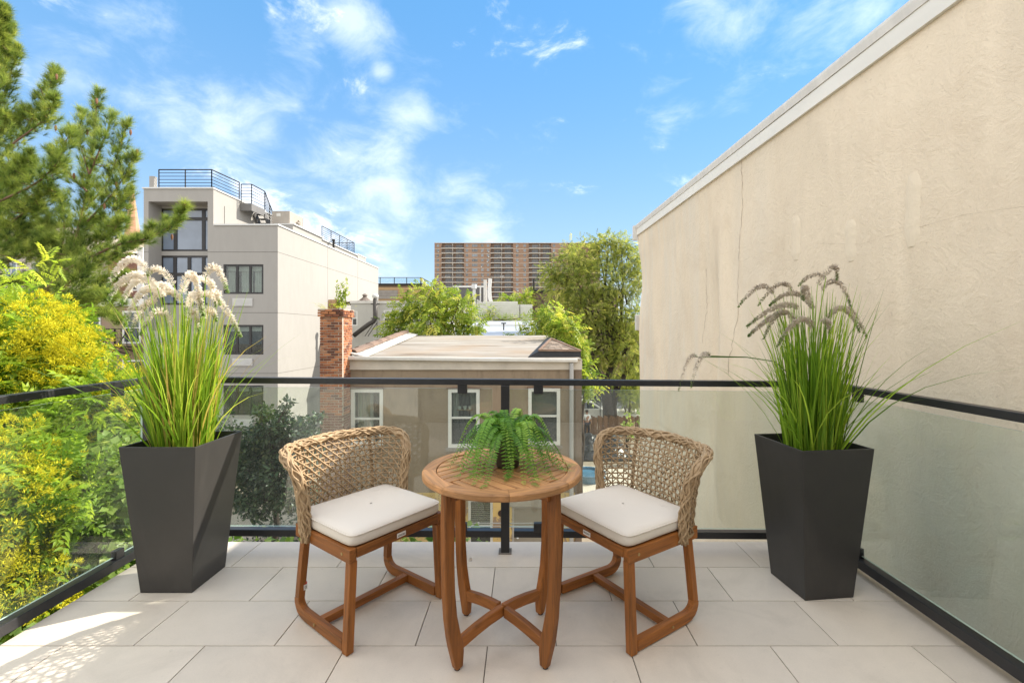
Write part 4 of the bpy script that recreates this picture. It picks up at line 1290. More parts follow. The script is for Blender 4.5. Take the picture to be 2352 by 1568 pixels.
# ================================================================== APARTMENT TOWER
TY = 263.0; u = TY / F                                  # metres per photograph pixel at the tower
tz = lambda v: H - (558.5 + (v - 55) / 7.585 * 1.0 - CY) * u if False else H - (558.5 + (v - 55) * 0.13184 - CY) * u
tx = lambda v: (987.65 + v * 0.13184 - CX) * u
m_tbrick = M('tower_brick')
if True:
    m = m_tbrick
    f = m.noise(.12, 6, .7); g = m.noise(1.2, 5, .7)
    col = m.ramp(f, [(.3, (.24, .155, .105)), (.6, (.32, .21, .145)), (.72, (.38, .28, .21))])
    col = m.mix(.4, col, m.ramp(g, [(.3, .75), (.7, 1.15)]), 'MULTIPLY')
    m.set(col, .92, 0, .2)
m_tbrick = m_tbrick.mat
m_slab = plain('tower_slab', (.60, .56, .49), .85, .1, .3)
m_twin = plain('tower_pane', (.12, .14, .16), .2, .5, .2, spec=.7, obj_var=.6)
m_trail = plain('tower_railing', (.10, .095, .09), .6, .2, .4, obj_var=.5)
m_back = plain('balcony_back', (.22, .135, .085), .9, .2, .3)
tw = thing('apartment_tower', 'long brown brick apartment tower with stacked balconies on the skyline', 'apartment tower', (0, TY, GZ))
tX0, tX1 = tx(78), tx(2960)
pit = 84.6
bays = [(205, 592), (1060, 1445), (1725, 2110), (2400, 2790)]
mb = MB(); ed = [78] + [v for b_ in bays for v in b_] + [2960]
for i in range(0, len(ed), 2): mb.box(tx(ed[i]), tx(ed[i + 1]), TY, TY + 16, GZ, tz(55))
for a, b in bays: mb.box(tx(a), tx(b), TY + 1.6, TY + 15.9, GZ, tz(57))
part('wall', mb, m_tbrick, tw)
mb = MB(); mb.box(tX0 - .2, tX1 + .2, TY - .3, TY + 16.2, tz(55) + .01, tz(48)); part('cornice', mb, m_slab, tw)
mb = MB(); mb.box(tx(600), tx(1445), TY + 1, TY + 14, tz(48), tz(44)); part('roof_parapet', mb, m_steel, tw)
fl = MB()
NF = 13
for f in range(NF):
    v = 55 + pit * (f + 1)
    for i in range(0, len(ed), 2): fl.box(tx(ed[i]), tx(ed[i + 1]), TY - .12, TY - .003, tz(v + 16), tz(v + 11))
part('floor_bands', fl, m_slab, tw, kind='stuff')


def far_window(w_, h_, cols):
    b = MB(); b.box(-w_ / 2, w_ / 2, -.06, 0, -h_ / 2, h_ / 2, 1)
    n = len(cols) + 1; e = [0] + list(cols) + [1]
    for i in range(n):
        b.box(-w_ / 2 + w_ * e[i] + .08, -w_ / 2 + w_ * e[i + 1] - .08, -.075, -.061, -h_ / 2 + .08, -.04)
        b.box(-w_ / 2 + w_ * e[i] + .08, -w_ / 2 + w_ * e[i + 1] - .08, -.075, -.061, .04, h_ / 2 - .08)
    return b.mesh('window', [m_twin, plain('tower_frame', (.34, .31, .27), .6, .05, 1)])


k_ = 0.13184 * u
mw1, mw3, mwb = far_window(44 * k_, 44 * k_, (.5,)), far_window(96 * k_, 46 * k_, (.25, .75)), far_window(112 * k_, 54 * k_, (.25, .5, .75))
acb = MB(); acb.box(-.33, .33, -.45, 0, -.2, .2); acm = acb.mesh('window_air_conditioner', plain('ac_pale', (.55, .53, .48), .6, .1, 1, obj_var=.4))
for f in range(NF):
    vc = 98 + pit * f
    for v in (138, 645, 912, 1012, 1520, 1650, 2160, 2300):
        inst('window', mw1, tw, (tx(v), TY - .002, tz(vc)))
        if random.random() < .32: inst('window_air_conditioner', acm, tw, (tx(v + random.choice((-14, 12))), TY - .004, tz(vc + 30)))
    inst('window', mw3, tw, (tx(780), TY - .002, tz(vc)))
    for bi, (a, b) in enumerate(bays[:3]):
        for c in (a + 110, a + 298): inst('window', mwb, tw, (tx(c + random.uniform(-4, 4)), TY + 1.595, tz(vc + 4)))
        mb = MB(); v = 55 + pit * (f + 1)
        mb.box(tx(a) - .15, tx(b) + .15, TY - .55, TY + 1.59, tz(v + 11), tz(v + 1))
        bal = part('balcony', mb, m_slab, tw)
        mb = MB(); solid = random.random() < .14
        z0, z1 = tz(v - 1), tz(v - 36)
        mb.box(tx(a) - .1, tx(b) + .1, TY - .5, TY - .42, z1 - .12, z1)
        nbar = 34
        for q in range(nbar + 1):
            x = tx(a) + (tx(b) - tx(a)) * q / nbar
            w_ = .05 if q % 8 else .13
            mb.box(x - w_, x + w_, TY - .48, TY - .44, z0, z1 - .13)
        part('railing', mb, m_trail, bal)
        mb = MB(); xm = tx((a + b) / 2 - 4); mb.box(xm - .12, xm + .12, TY - .3, TY + 1.58, tz(v), tz(v - 71)); part('divider', mb, m_slab, bal)
        if random.random() < .55:
            mb = MB(); xx = tx(random.uniform(a + 20, b - 60)); mb.box(xx, xx + random.uniform(.8, 3.2), TY + .2, TY + .9, tz(v), tz(v - random.uniform(10, 45)))
            part('balcony_clutter', mb, plain('clutter', random.choice([(.5, .48, .45), (.2, .2, .22), (.35, .2, .15), (.12, .12, .13)]), .8), bal)

# ================================================================== HOUSES BEHIND THE PINE
sb = thing('siding_house', 'brown vinyl sided house with a fire escape behind the pine', 'house', (-23, 26, GZ))
BY = 26.0
bxp = lambda p: (p - CX) * BY / F
bzp = lambda p: H - (p - CY) * BY / F
wn = [(bxp(190), bxp(230), bzp(787), bzp(715)), (bxp(285), bxp(322), bzp(787), bzp(716)), (bxp(285), bxp(335), bzp(905), bzp(828))]
m_sidb = plain('brown_siding', (.30, .215, .145), .7, .08, 2)
mb = MB(); mb.facade(bxp(-160), bxp(345), GZ, bzp(703), BY, wn, .08, .5); part('wall', mb, [m_sidb, m_dark], sb)
z = bzp(703) - .13; strips = MB()
while z > bzp(960):
    segs = [(bxp(120), bxp(345))]
    for (a, b, c, d) in wn:
        if z + .06 > c - .08 and z - .06 < d + .08:
            ns = []
            for (s0, s1) in segs:
                if a - .08 > s0 and b + .08 < s1: ns += [(s0, a - .08), (b + .08, s1)]
                else: ns.append((s0, s1))
            segs = ns
    for s0, s1 in segs:
        strips.raw([(s0, BY - .028, z - .06), (s1, BY - .028, z - .06), (s1, BY - .003, z + .06), (s0, BY - .003, z + .06), (s0, BY, z - .06), (s1, BY, z - .06)], [(0, 1, 2, 3), (4, 5, 1, 0)])
    z -= .122
part('siding_boards', strips, m_sidb, sb, kind='stuff')
mb = MB(); mb.box(bxp(-160), bxp(345), BY - .15, BY + .1, bzp(703) + .003, bzp(686)); part('fascia', mb, m_white, sb)
mb = MB(); mb.box(bxp(-160), bxp(345), BY - .1, BY + 6, bzp(686) + .002, bzp(682)); part('roof', mb, m_steel, sb)
for (a, b, c, d) in wn: window(sb, a - .06, b + .06, c - .05, d + .05, BY - .045, .1, (), (.48,), m_white, m_pane, .09, .05)
fe = part('fire_escape', MB().box(bxp(266), bxp(330), BY - 1.1, BY - .1, bzp(796), bzp(794)), m_steel, sb)
mb = MB(); railing(mb, [(bxp(266), BY - .1, bzp(794)), (bxp(266), BY - 1.1, bzp(794)), (bxp(330), BY - 1.1, bzp(794))], .95, 2, .015, .015, .3); part('guard_rail', mb, m_steel, fe)
mb = MB(); mb.tube([at(236, 806, 25), at(250, 768, 25), at(268, 764, 25)], .03, 5); mb.tube([at(256, 812, 25.2), at(290, 764, 25.2)], .03, 5); mb.beam((bxp(275), BY - 1, bzp(796)), (bxp(300), BY, bzp(815)), .05, .05); mb.beam((bxp(310), BY - 1, bzp(796)), (bxp(328), BY, bzp(812)), .05, .05); part('ladder', mb, m_steel, fe)

rb_ = thing('brick_terrace_house', 'dark red brick house with white corner trim behind the siding house', 'house', (-28, 33, GZ))
RY = 33.0
rxp = lambda p: (p - CX) * RY / F
rzp = lambda p: H - (p - CY) * RY / F
m_rb = M('old_red_brick')
if True:
    m = m_rb
    n = m.N.new('ShaderNodeTexBrick'); m.L.new(m.vec((1, 1, 1), rot=(math.pi / 2, 0, 0)), n.inputs['Vector'])
    n.inputs['Color1'].default_value = (.27, .12, .08, 1); n.inputs['Color2'].default_value = (.17, .08, .06, 1); n.inputs['Mortar'].default_value = (.3, .24, .2, 1)
    n.inputs['Scale'].default_value = 4.2; n.inputs['Mortar Size'].default_value = .02
    m.set(n.outputs[0], .9, 0, .2)
m_rb = m_rb.mat
hh = [(rxp(302), rxp(317), rzp(668), rzp(632)), (rxp(165), rxp(195), rzp(680), rzp(640)), (rxp(225), rxp(250), rzp(680), rzp(640))]
mb = MB(); mb.facade(rxp(152), rxp(330), GZ, rzp(590), RY, hh, .08, .4); mb.raw([(rxp(330), RY, GZ), (rxp(330), RY + 9, GZ), (rxp(330), RY + 9, rzp(590)), (rxp(330), RY, rzp(590))], [(0, 1, 2, 3)])
mb.raw([(rxp(152), RY, rzp(592)), (rxp(330), RY, rzp(592)), (rxp(330), RY + 9, rzp(592)), (rxp(152), RY + 9, rzp(592))], [(0, 1, 2, 3)])
part('wall', mb, [m_rb, m_dark], rb_)
mb = MB(); mb.box(rxp(318), rxp(331), RY - .1, RY - .003, GZ, rzp(568)); part('corner_trim', mb, m_white, rb_)
for h_ in hh: window(rb_, h_[0] + .01, h_[1] - .01, h_[2] + .01, h_[3] - .01, RY, .09, (), (.5,), m_white, m_pane, .07, .05)
mb = MB(); mb.box(rxp(152) - .1, rxp(318), RY - .25, RY + .2, rzp(590) + .003, rzp(583)); part('cornice', mb, m_steel, rb_)

pb = thing('pale_house', 'pale pinkish rendered house with white windows seen through the pine', 'house', (-34, 30, GZ))
PY = 30.0
pxp = lambda p: (p - CX) * PY / F
pzp = lambda p: H - (p - CY) * PY / F
hp = [(pxp(72), pxp(103), pzp(642), pzp(600)), (pxp(116), pxp(148), pzp(640), pzp(596)), (pxp(10), pxp(40), pzp(642), pzp(600)), (pxp(95), pxp(112), pzp(572), pzp(540))]
mb = MB(); mb.facade(pxp(-320), pxp(152), GZ, pzp(520), PY, hp, .1, .4); mb.raw([(pxp(152), PY, GZ), (pxp(152), PY + 9, GZ), (pxp(152), PY + 9, pzp(520)), (pxp(152), PY, pzp(520))], [(0, 1, 2, 3)])
part('wall', mb, [stucco('pale_render', (.62, .53, .47), .06, .2), m_dark], pb)
for h_ in hp: window(pb, h_[0] + .01, h_[1] - .01, h_[2] + .01, h_[3] - .01, PY, .1, (.5,), (), m_white, m_pane_blue, .07, .06)
mb = MB(); mb.box(pxp(-320), pxp(154), PY - .2, PY + .3, pzp(520) + .003, pzp(512)); part('coping', mb, m_steel, pb)

ct = thing('church', 'salmon stone church tower with a tall pointed spire', 'church', (at(305, 500, 75).x, 75, GZ))
cb = at(304, 540, 75); wd = 33 * 75 / F
m_stone = plain('salmon_stone', (.50, .27, .17), .85, .14, 1.2, .2, 10)
mb = MB(); mb.box(cb.x - wd / 2, cb.x + wd / 2, 75 - wd / 2, 75 + wd / 2, GZ, at(0, 556, 75).z); part('tower', mb, m_stone, ct)
apex = at(304, 416, 75); zb = at(0, 556, 75).z
n8 = [(cb.x + wd * .5 * math.cos(math.pi / 8 + k * math.pi / 4), 75 + wd * .5 * math.sin(math.pi / 8 + k * math.pi / 4)) for k in range(8)]
mid = at(0, 520, 75).z
mb = MB(); mb.raw([(x, y, zb + .01) for x, y in n8] + [(cb.x + (x - cb.x) * .8, 75 + (y - 75) * .8, mid) for x, y in n8] + [tuple(apex)],
                  [(k, (k + 1) % 8, 8 + (k + 1) % 8, 8 + k) for k in range(8)] + [(8 + k, 8 + (k + 1) % 8, 16) for k in range(8)])
part('spire', mb, m_stone, ct)
mb = MB(); mb.box(cb.x - .6, cb.x + .6, 75 - wd / 2 - .05, 75 - wd / 2 - .002, at(0, 605, 75).z, at(0, 580, 75).z); part('louvre_window', mb, m_dark, ct)

# ================================================================== YARD BEYOND THE HOUSE
fc = thing('picket_fence', 'weathered brown board fence along the back yard beyond the elm', 'fence', (6, 31, GZ))
m_pick = plain('fence_wood', (.20, .115, .07), .9, .3, 3, .3, 20, obj_var=.3, stretch=(3, 3, .4))
pkm = []
for L in (1.22, 1.16, 1.27): b = MB(); b.box(-.068, .068, -.012, .012, 0, L); pkm.append(b.mesh('board', m_pick))
xx = 3.4; k = 0
while xx < 9.0:
    inst('board', pkm[k % 3], fc, (xx, 31.0 + random.uniform(-.01, .01), GZ), (random.uniform(-.02, .02), random.uniform(-.02, .02), 0)); xx += .146; k += 1
mb = MB(); mb.box(3.4, 9, 31.02, 31.06, GZ + .25, GZ + .33); mb.box(3.4, 9, 31.02, 31.06, GZ + .9, GZ + .98); part('rail', mb, m_pick, fc)
cf = thing('chain_link_fence', 'galvanised chain link fence with slim posts beside the street', 'fence', (8, 35, GZ))
mb = MB(); mb.tube([(5.8, 35, GZ + 2.2), (12, 35, GZ + 2.2)], .03, 6); part('top_rail', mb, m_steel, cf)
for x in (5.8, 8.05, 10.3, 12): part('post', MB().tube([(x, 35, GZ), (x, 35, GZ + 2.25)], .035, 6), m_steel, cf)
mb = MB(); s_ = -1
for k in range(70):
    x = 3.6 + k * .13
    for d_ in (1, -1):
        a = Vector((x if d_ > 0 else x, 35, GZ + .1)); b = Vector((x + d_ * 2.1, 35, GZ + 2.2))
        lo, hi = 5.8, 12.0
        t0 = max(0, min(1, (lo - a.x) / (b.x - a.x))); t1 = max(0, min(1, (hi - a.x) / (b.x - a.x)))
        t0, t1 = min(t0, t1), max(t0, t1)
        if a.x < lo and b.x < lo or a.x > hi and b.x > hi: continue
        if lo <= a.x <= hi: t0 = 0.0
        if lo <= b.x <= hi: t1 = 1.0
        if t1 - t0 < .02: continue
        mb.beam(a.lerp(b, t0), a.lerp(b, t1), .008, .008)
part('wire_mesh', mb, m_galv, cf, kind='stuff')

# parked estate car behind the fence
def car(loc, label):
    t = thing('parked_car', label, 'car', loc)
    X, Y, Z = loc
    paint = plain('car_paint_white', (.62, .61, .58), .3, .04, 2, spec=.6)
    def prof(pts, w0, w1, name, mat, par, zsplit=None):
        mb = MB(); n = len(pts); vs = []
        for sgn, ww in ((-1, 1), (1, 1)):
            for (x, z, w) in pts: vs.append((X + x, Y + sgn * w, Z + z))
        fs = [tuple(range(n)), tuple(range(2 * n - 1, n - 1, -1))] + [(i, n + i, n + (i + 1) % n, (i + 1) % n) for i in range(n)]
        mb.raw(vs, fs); return part(name, mb, mat, par, bevel=.04)
    body = prof([(-2.2, .35, .8), (-2.25, .75, .85), (-2.15, .98, .85), (1.0, 1.0, .87), (1.95, .88, .84), (2.2, .72, .8), (2.2, .36, .78)], 0, 0, 'body', paint, t)
    prof([(-2.05, 1.0, .78), (-1.85, 1.5, .66), (-.2, 1.56, .66), (.25, 1.5, .66), (1.05, 1.0, .78)], 0, 0, 'cabin', paint, t)
    for (pts) in ([(-1.85, 1.04), (-1.7, 1.44), (-.75, 1.48), (-.75, 1.04)], [(-.68, 1.04), (-.68, 1.48), (.15, 1.45), (.75, 1.04)]):
        for sgn in (-1, 1):
            mb = MB(); y = lambda z: Y + sgn * (.785 - (z - 1.0) * .23)
            mb.raw([(X + x, y(z), Z + z) for x, z in pts], [(0, 1, 2, 3) if sgn > 0 else (3, 2, 1, 0)]); part('side_window', mb, m_pane, t)
    mb = MB(); mb.raw([(X + 1.04, Y - .7, Z + 1.03), (X + 1.04, Y + .7, Z + 1.03), (X + .3, Y + .6, Z + 1.49), (X + .3, Y - .6, Z + 1.49)], [(0, 1, 2, 3)]); mb.v = [(x + .025, y, z + .02) for x, y, z in mb.v]; part('windscreen', mb, m_pane, t)
    for wx_ in (-1.35, 1.4):
        for sgn in (-1, 1):
            mb = MB(); mb.tube([(X + wx_, Y + sgn * .66, Z + .33), (X + wx_, Y + sgn * .88, Z + .33)], .33, 16); wl = part('wheel', mb, m_dark, t)
            mb = MB(); mb.tube([(X + wx_, Y + sgn * .87, Z + .33), (X + wx_, Y + sgn * .895, Z + .33)], .2, 12); part('rim', mb, m_coping, wl)
    for sgn in (-1, 1): mb = MB(); mb.box(X + 2.12, X + 2.215, Y + sgn * .6 - .12, Y + sgn * .6 + .12, Z + .66, Z + .8); part('headlight', mb, m_coping, t)
    for zz in (-.3, -1.1): mb = MB(); mb.box(X + zz, X + zz + .16, Y - .9, Y - .865, Z + .84, Z + .88); part('door_handle', mb, m_steel, t)


car((5.0, 36.0, GZ + .004), 'white estate car parked on the street behind the board fence')
mb = MB(); c = at(1466, 945, 33); mb.box(c.x - .25, c.x + .25, 31.3, 31.34, c.z - .1, c.z + .45)
mb = MB(); mb.lathe([(0, 0), (.78, 0), (.82, .34), (.78, .36), (.74, .34), (.72, .24), (0, .24)], (3.02, 21.6, GZ + .031), 28)
pl = whole('paddling_pool', mb, plain('pool_blue', (.07, .17, .26), .25, .3, 2, spec=.6), 'round blue paddling pool on the patio beside the brown house', 'paddling pool', (3.02, 21.6, GZ + .03))
# black tarpaulin thrown over a heap in the yard
mb = MB(); n = 26; vs = []; fs = []
for i in range(n + 1):
    for j in range(n + 1):
        u_, v_ = i / n, j / n
        hgt = 1.15 * (math.sin(math.pi * u_) ** .6) * (math.sin(math.pi * v_) ** .6) * (.65 + .35 * math.sin(9 * u_ + 5 * v_) * math.cos(7 * v_ - 3 * u_))
        vs.append((3.0 + 3.0 * u_, 24.6 + 4.6 * v_, GZ + .03 + max(0, hgt) + .05 * random.random()))
for i in range(n):
    for j in range(n): k = i * (n + 1) + j; fs.append((k, k + n + 1, k + n + 2, k + 1))
mb.raw(vs, fs)
whole('tarpaulin', mb, plain('tarp_black', (.025, .026, .028), .35, .3, 3, .4, 6, .05), 'crumpled black tarpaulin over a heap in the yard under the elm', 'tarpaulin', (4.5, 27, GZ))
mb = MB(); c = at(1450, 975, 30.6); mb.beam((c.x, 30.6, GZ), (c.x + .02, 30.85, GZ + .85), .55, .02)
whole('plywood_sheet', mb, plain('plywood', (.42, .30, .18), .8, .12, 3), 'tan plywood sheet leaning on the board fence', 'board', (c.x, 30.6, GZ))
# dark delivery van across the street, mostly behind the foliage
vn = thing('parked_van', 'dark blue van parked across the street behind the elm', 'van', (8.5, 46.6, GZ))
m_van = plain('van_blue', (.025, .032, .05), .35, .15, 2, spec=.5)
mb = MB(); poly = [(-2.6, .4), (-2.6, 2.3), (1.3, 2.35), (1.9, 1.55), (2.6, 1.25), (2.65, .4)]
vs = [(8.5 + x, 45.7, GZ + z) for x, z in poly] + [(8.5 + x, 47.5, GZ + z) for x, z in poly]; n = len(poly)
mb.raw(vs, [tuple(range(n)), tuple(range(2 * n - 1, n - 1, -1))] + [(i, n + i, n + (i + 1) % n, (i + 1) % n) for i in range(n)]); part('body', mb, m_van, vn, bevel=.06)
mb = MB(); mb.box(8.9, 10.0, 45.68, 45.697, GZ + 1.5, GZ + 2.1); part('side_window', mb, m_pane, vn)
for x in (6.8, 10.2): part('wheel', MB().tube([(x, 45.66, GZ + .36), (x, 45.95, GZ + .36)], .36, 14), m_dark, vn)
# overhead service cable in front of the house
mb = MB(); mb.tube([at(600 + 80 * i, 1207 - 3 * math.sin(i * .5) - i, 11.5) for i in range(13)], .016, 5, caps=True); mb.tube([at(600 + 80 * i, 1211 - 2 * math.sin(i * .6) - .7 * i, 11.55) for i in range(13)], .010, 4)
for p in (1098, 1239): mb.tube([at(p - 3, 1202, 11.48), at(p + 3, 1202, 11.48)], .035, 6)
whole('service_cable', mb, plain('cable_grey', (.25, .25, .24), .6), 'twisted grey service cable strung across the yard before the brown house', 'cable', tuple(at(1100, 1205, 11.5)))
# row of houses across the street, glimpsed through the trees
for i, (xa_, w_, h_, c) in enumerate(((-2, 5.6, 8.2, (.20, .11, .08)), (3.8, 6.2, 7.4, (.30, .25, .2)), (10.3, 6.0, 8.0, (.24, .13, .09)), (16.6, 6.0, 9.0, (.34, .31, .27)))):
    rh = thing('row_house', ['red brick row house across the street behind the silver roof', 'grey brown row house across the street behind the elm trunk', 'reddish row house across the street partly behind the dark van', 'pale row house across the street beside the beige party wall'][i], 'house', (xa_, 53, GZ), 0, 'row houses across the street')
    hl = [(xa_ + .8 + 1.7 * k, xa_ + 1.7 + 1.7 * k, GZ + 1 + 3 * s_, GZ + 2.6 + 3 * s_) for k in range(3) for s_ in range(2)]
    mb = MB(); mb.facade(xa_, xa_ + w_, GZ, GZ + h_, 53, hl, .12, .3); mb.box(xa_, xa_ + w_, 54, 62, GZ, GZ + h_); part('wall', mb, [plain('row_wall', c, .9, .15, 2), m_dark], rh)
    for a, b, c_, d in hl: window(rh, a + .01, b - .01, c_ + .01, d - .01, 53.03, .07, (), (.5,), m_white, m_pane, .06, .05)

# ================================================================== FURNITURE
WOODC = (0.295, 0.103, 0.020)
w_x, w_y, w_z = wood('acacia_x', WOODC, 0), wood('acacia_y', WOODC, 1), wood('acacia_z', WOODC, 2)
w_top = wood('acacia_top', (0.50, 0.25, 0.098), 0, 0.5)
m_rattan = M('rattan')
if True:
    m = m_rattan
    col = m.mix(m.noise(18, 4, .6), (.29, .19, .10), (.54, .385, .225))
    col = m.mix(.6, col, m.ramp(m.noise(90, 3, .6, m.vec((1, 1, .5))), [(.3, .62), (.7, 1.15)]), 'MULTIPLY')
    m.set(col, .55, 0, .35)
m_rattan = m_rattan.mat
m_cush = M('cushion_canvas')
if True:
    m = m_cush
    col = m.mix(m.noise(3, 4), (.68, .61, .52), (.73, .67, .59))
    col = m.mix(m.ramp(m.noise(13, 5, .65), [(.66, 0), (.76, .35)]), col, (.50, .43, .36))
    m.set(col, .9, 0, .2)
    wv = m.N.new('ShaderNodeTexWave'); m.L.new(m.vec((260, 260, 260)), wv.inputs['Vector']); wv.inputs['Scale'].default_value = 1
    m.bump(m.math('ADD', m.math('MULTIPLY', wv.outputs['Fac'], .2), m.math('MULTIPLY', m.noise(5, 3), 1.2)), .25, .006)
m_cush = m_cush.mat
m_tag = plain('tag_white', (.78, .76, .72), .5, .04)
m_ink = plain('tag_ink', (.04, .04, .04), .6, .05)
m_red = plain('tag_red', (.55, .06, .04), .5, .05)
m_brass = plain('brass_bolt', (.45, .33, .15), .35, .1, 5, metal=.8)


def lettering(txt, size, parent, loc, rot, mat):
    cu = bpy.data.curves.new('lettering', 'FONT'); cu.body = txt; cu.size = size; cu.align_x = 'CENTER'; cu.align_y = 'CENTER'; cu.extrude = .0003
    cu.materials.append(mat)
    tmp = bpy.data.objects.new('lettering', cu)
    o = link('lettering', bpy.data.meshes.new_from_object(tmp), parent, loc, rot)
    bpy.data.objects.remove(tmp)
    return o


HW, HD, ZS = 0.262, 0.238, 0.435


def back_curve(n=160):
    P = []; r = .115; e = .006
    hw, hd, ye = HW + e, HD + e, .10
    def add(x, y): P.append((x, y))
    for i in range(20): add(-hw, ye + (hd - r - ye) * i / 20)
    for i in range(30): q = math.pi - (math.pi / 2) * i / 30; add(-hw + r + r * math.cos(q), hd - r + r * math.sin(q))
    for i in range(60):
        t = i / 60; add(-hw + r + (2 * hw - 2 * r) * t, hd + .028 * math.sin(math.pi * t))
    for i in range(30): q = math.pi / 2 - (math.pi / 2) * i / 30; add(hw - r + r * math.cos(q), hd - r + r * math.sin(q))
    for i in range(21): add(hw, hd - r + (ye - hd + r) * i / 20)
    P = np.array(P); d = np.r_[0, np.cumsum(np.linalg.norm(np.diff(P, axis=0), axis=1))]
    s = np.linspace(0, d[-1], n)
    return np.c_[np.interp(s, d, P[:, 0]), np.interp(s, d, P[:, 1])], d[-1]


BC, BL = back_curve()
BN = np.zeros_like(BC)
t_ = np.gradient(BC, axis=0); BN[:, 0], BN[:, 1] = -t_[:, 1], t_[:, 0]
BN /= np.linalg.norm(BN, axis=1, keepdims=True)
for _ in range(6): BN[1:-1] = (BN[:-2] + BN[1:-1] * 2 + BN[2:]) / 4
BN /= np.linalg.norm(BN, axis=1, keepdims=True)
BZ0, BZ1 = .405, .775


def S(u, v, off=0.0):
    """point of the wicker shell: u metres along the plan curve, v 0..1 up"""
    f = min(max(u / BL, 0), 1) * (len(BC) - 1); i = min(int(f), len(BC) - 2); t = f - i
    c = BC[i] * (1 - t) + BC[i + 1] * t; n = BN[i] * (1 - t) + BN[i + 1] * t
    side = max(0.0, 1 - min(u, BL - u) / .16)
    o = .022 * v + .05 * max(0, v) ** 3.0 + off
    z = BZ0 + (BZ1 - BZ0) * v + .012 * math.sin(math.pi * u / BL) * v 
    return Vector((c[0] + n[0] * o, c[1] + n[1] * o, z))


RU, RV = .11, .58


def shape(u, v):
    um = min(u, BL - u)
    return not (um < RU and v > RV and ((RU - um) / RU) ** 2 + ((v - RV) / (.99 - RV)) ** 2 > 1.0)


def cane(mb, uvs, offs, rad):
    run = []
    for (u, v), o in list(zip(uvs, offs)) + [((0, 2.0), 0)]:
        if v <= 1.0 and shape(u, v): run.append(S(u, v, o))
        else:
            if len(run) > 1: mb.tube(run, rad, 4, caps=False)
            run = []


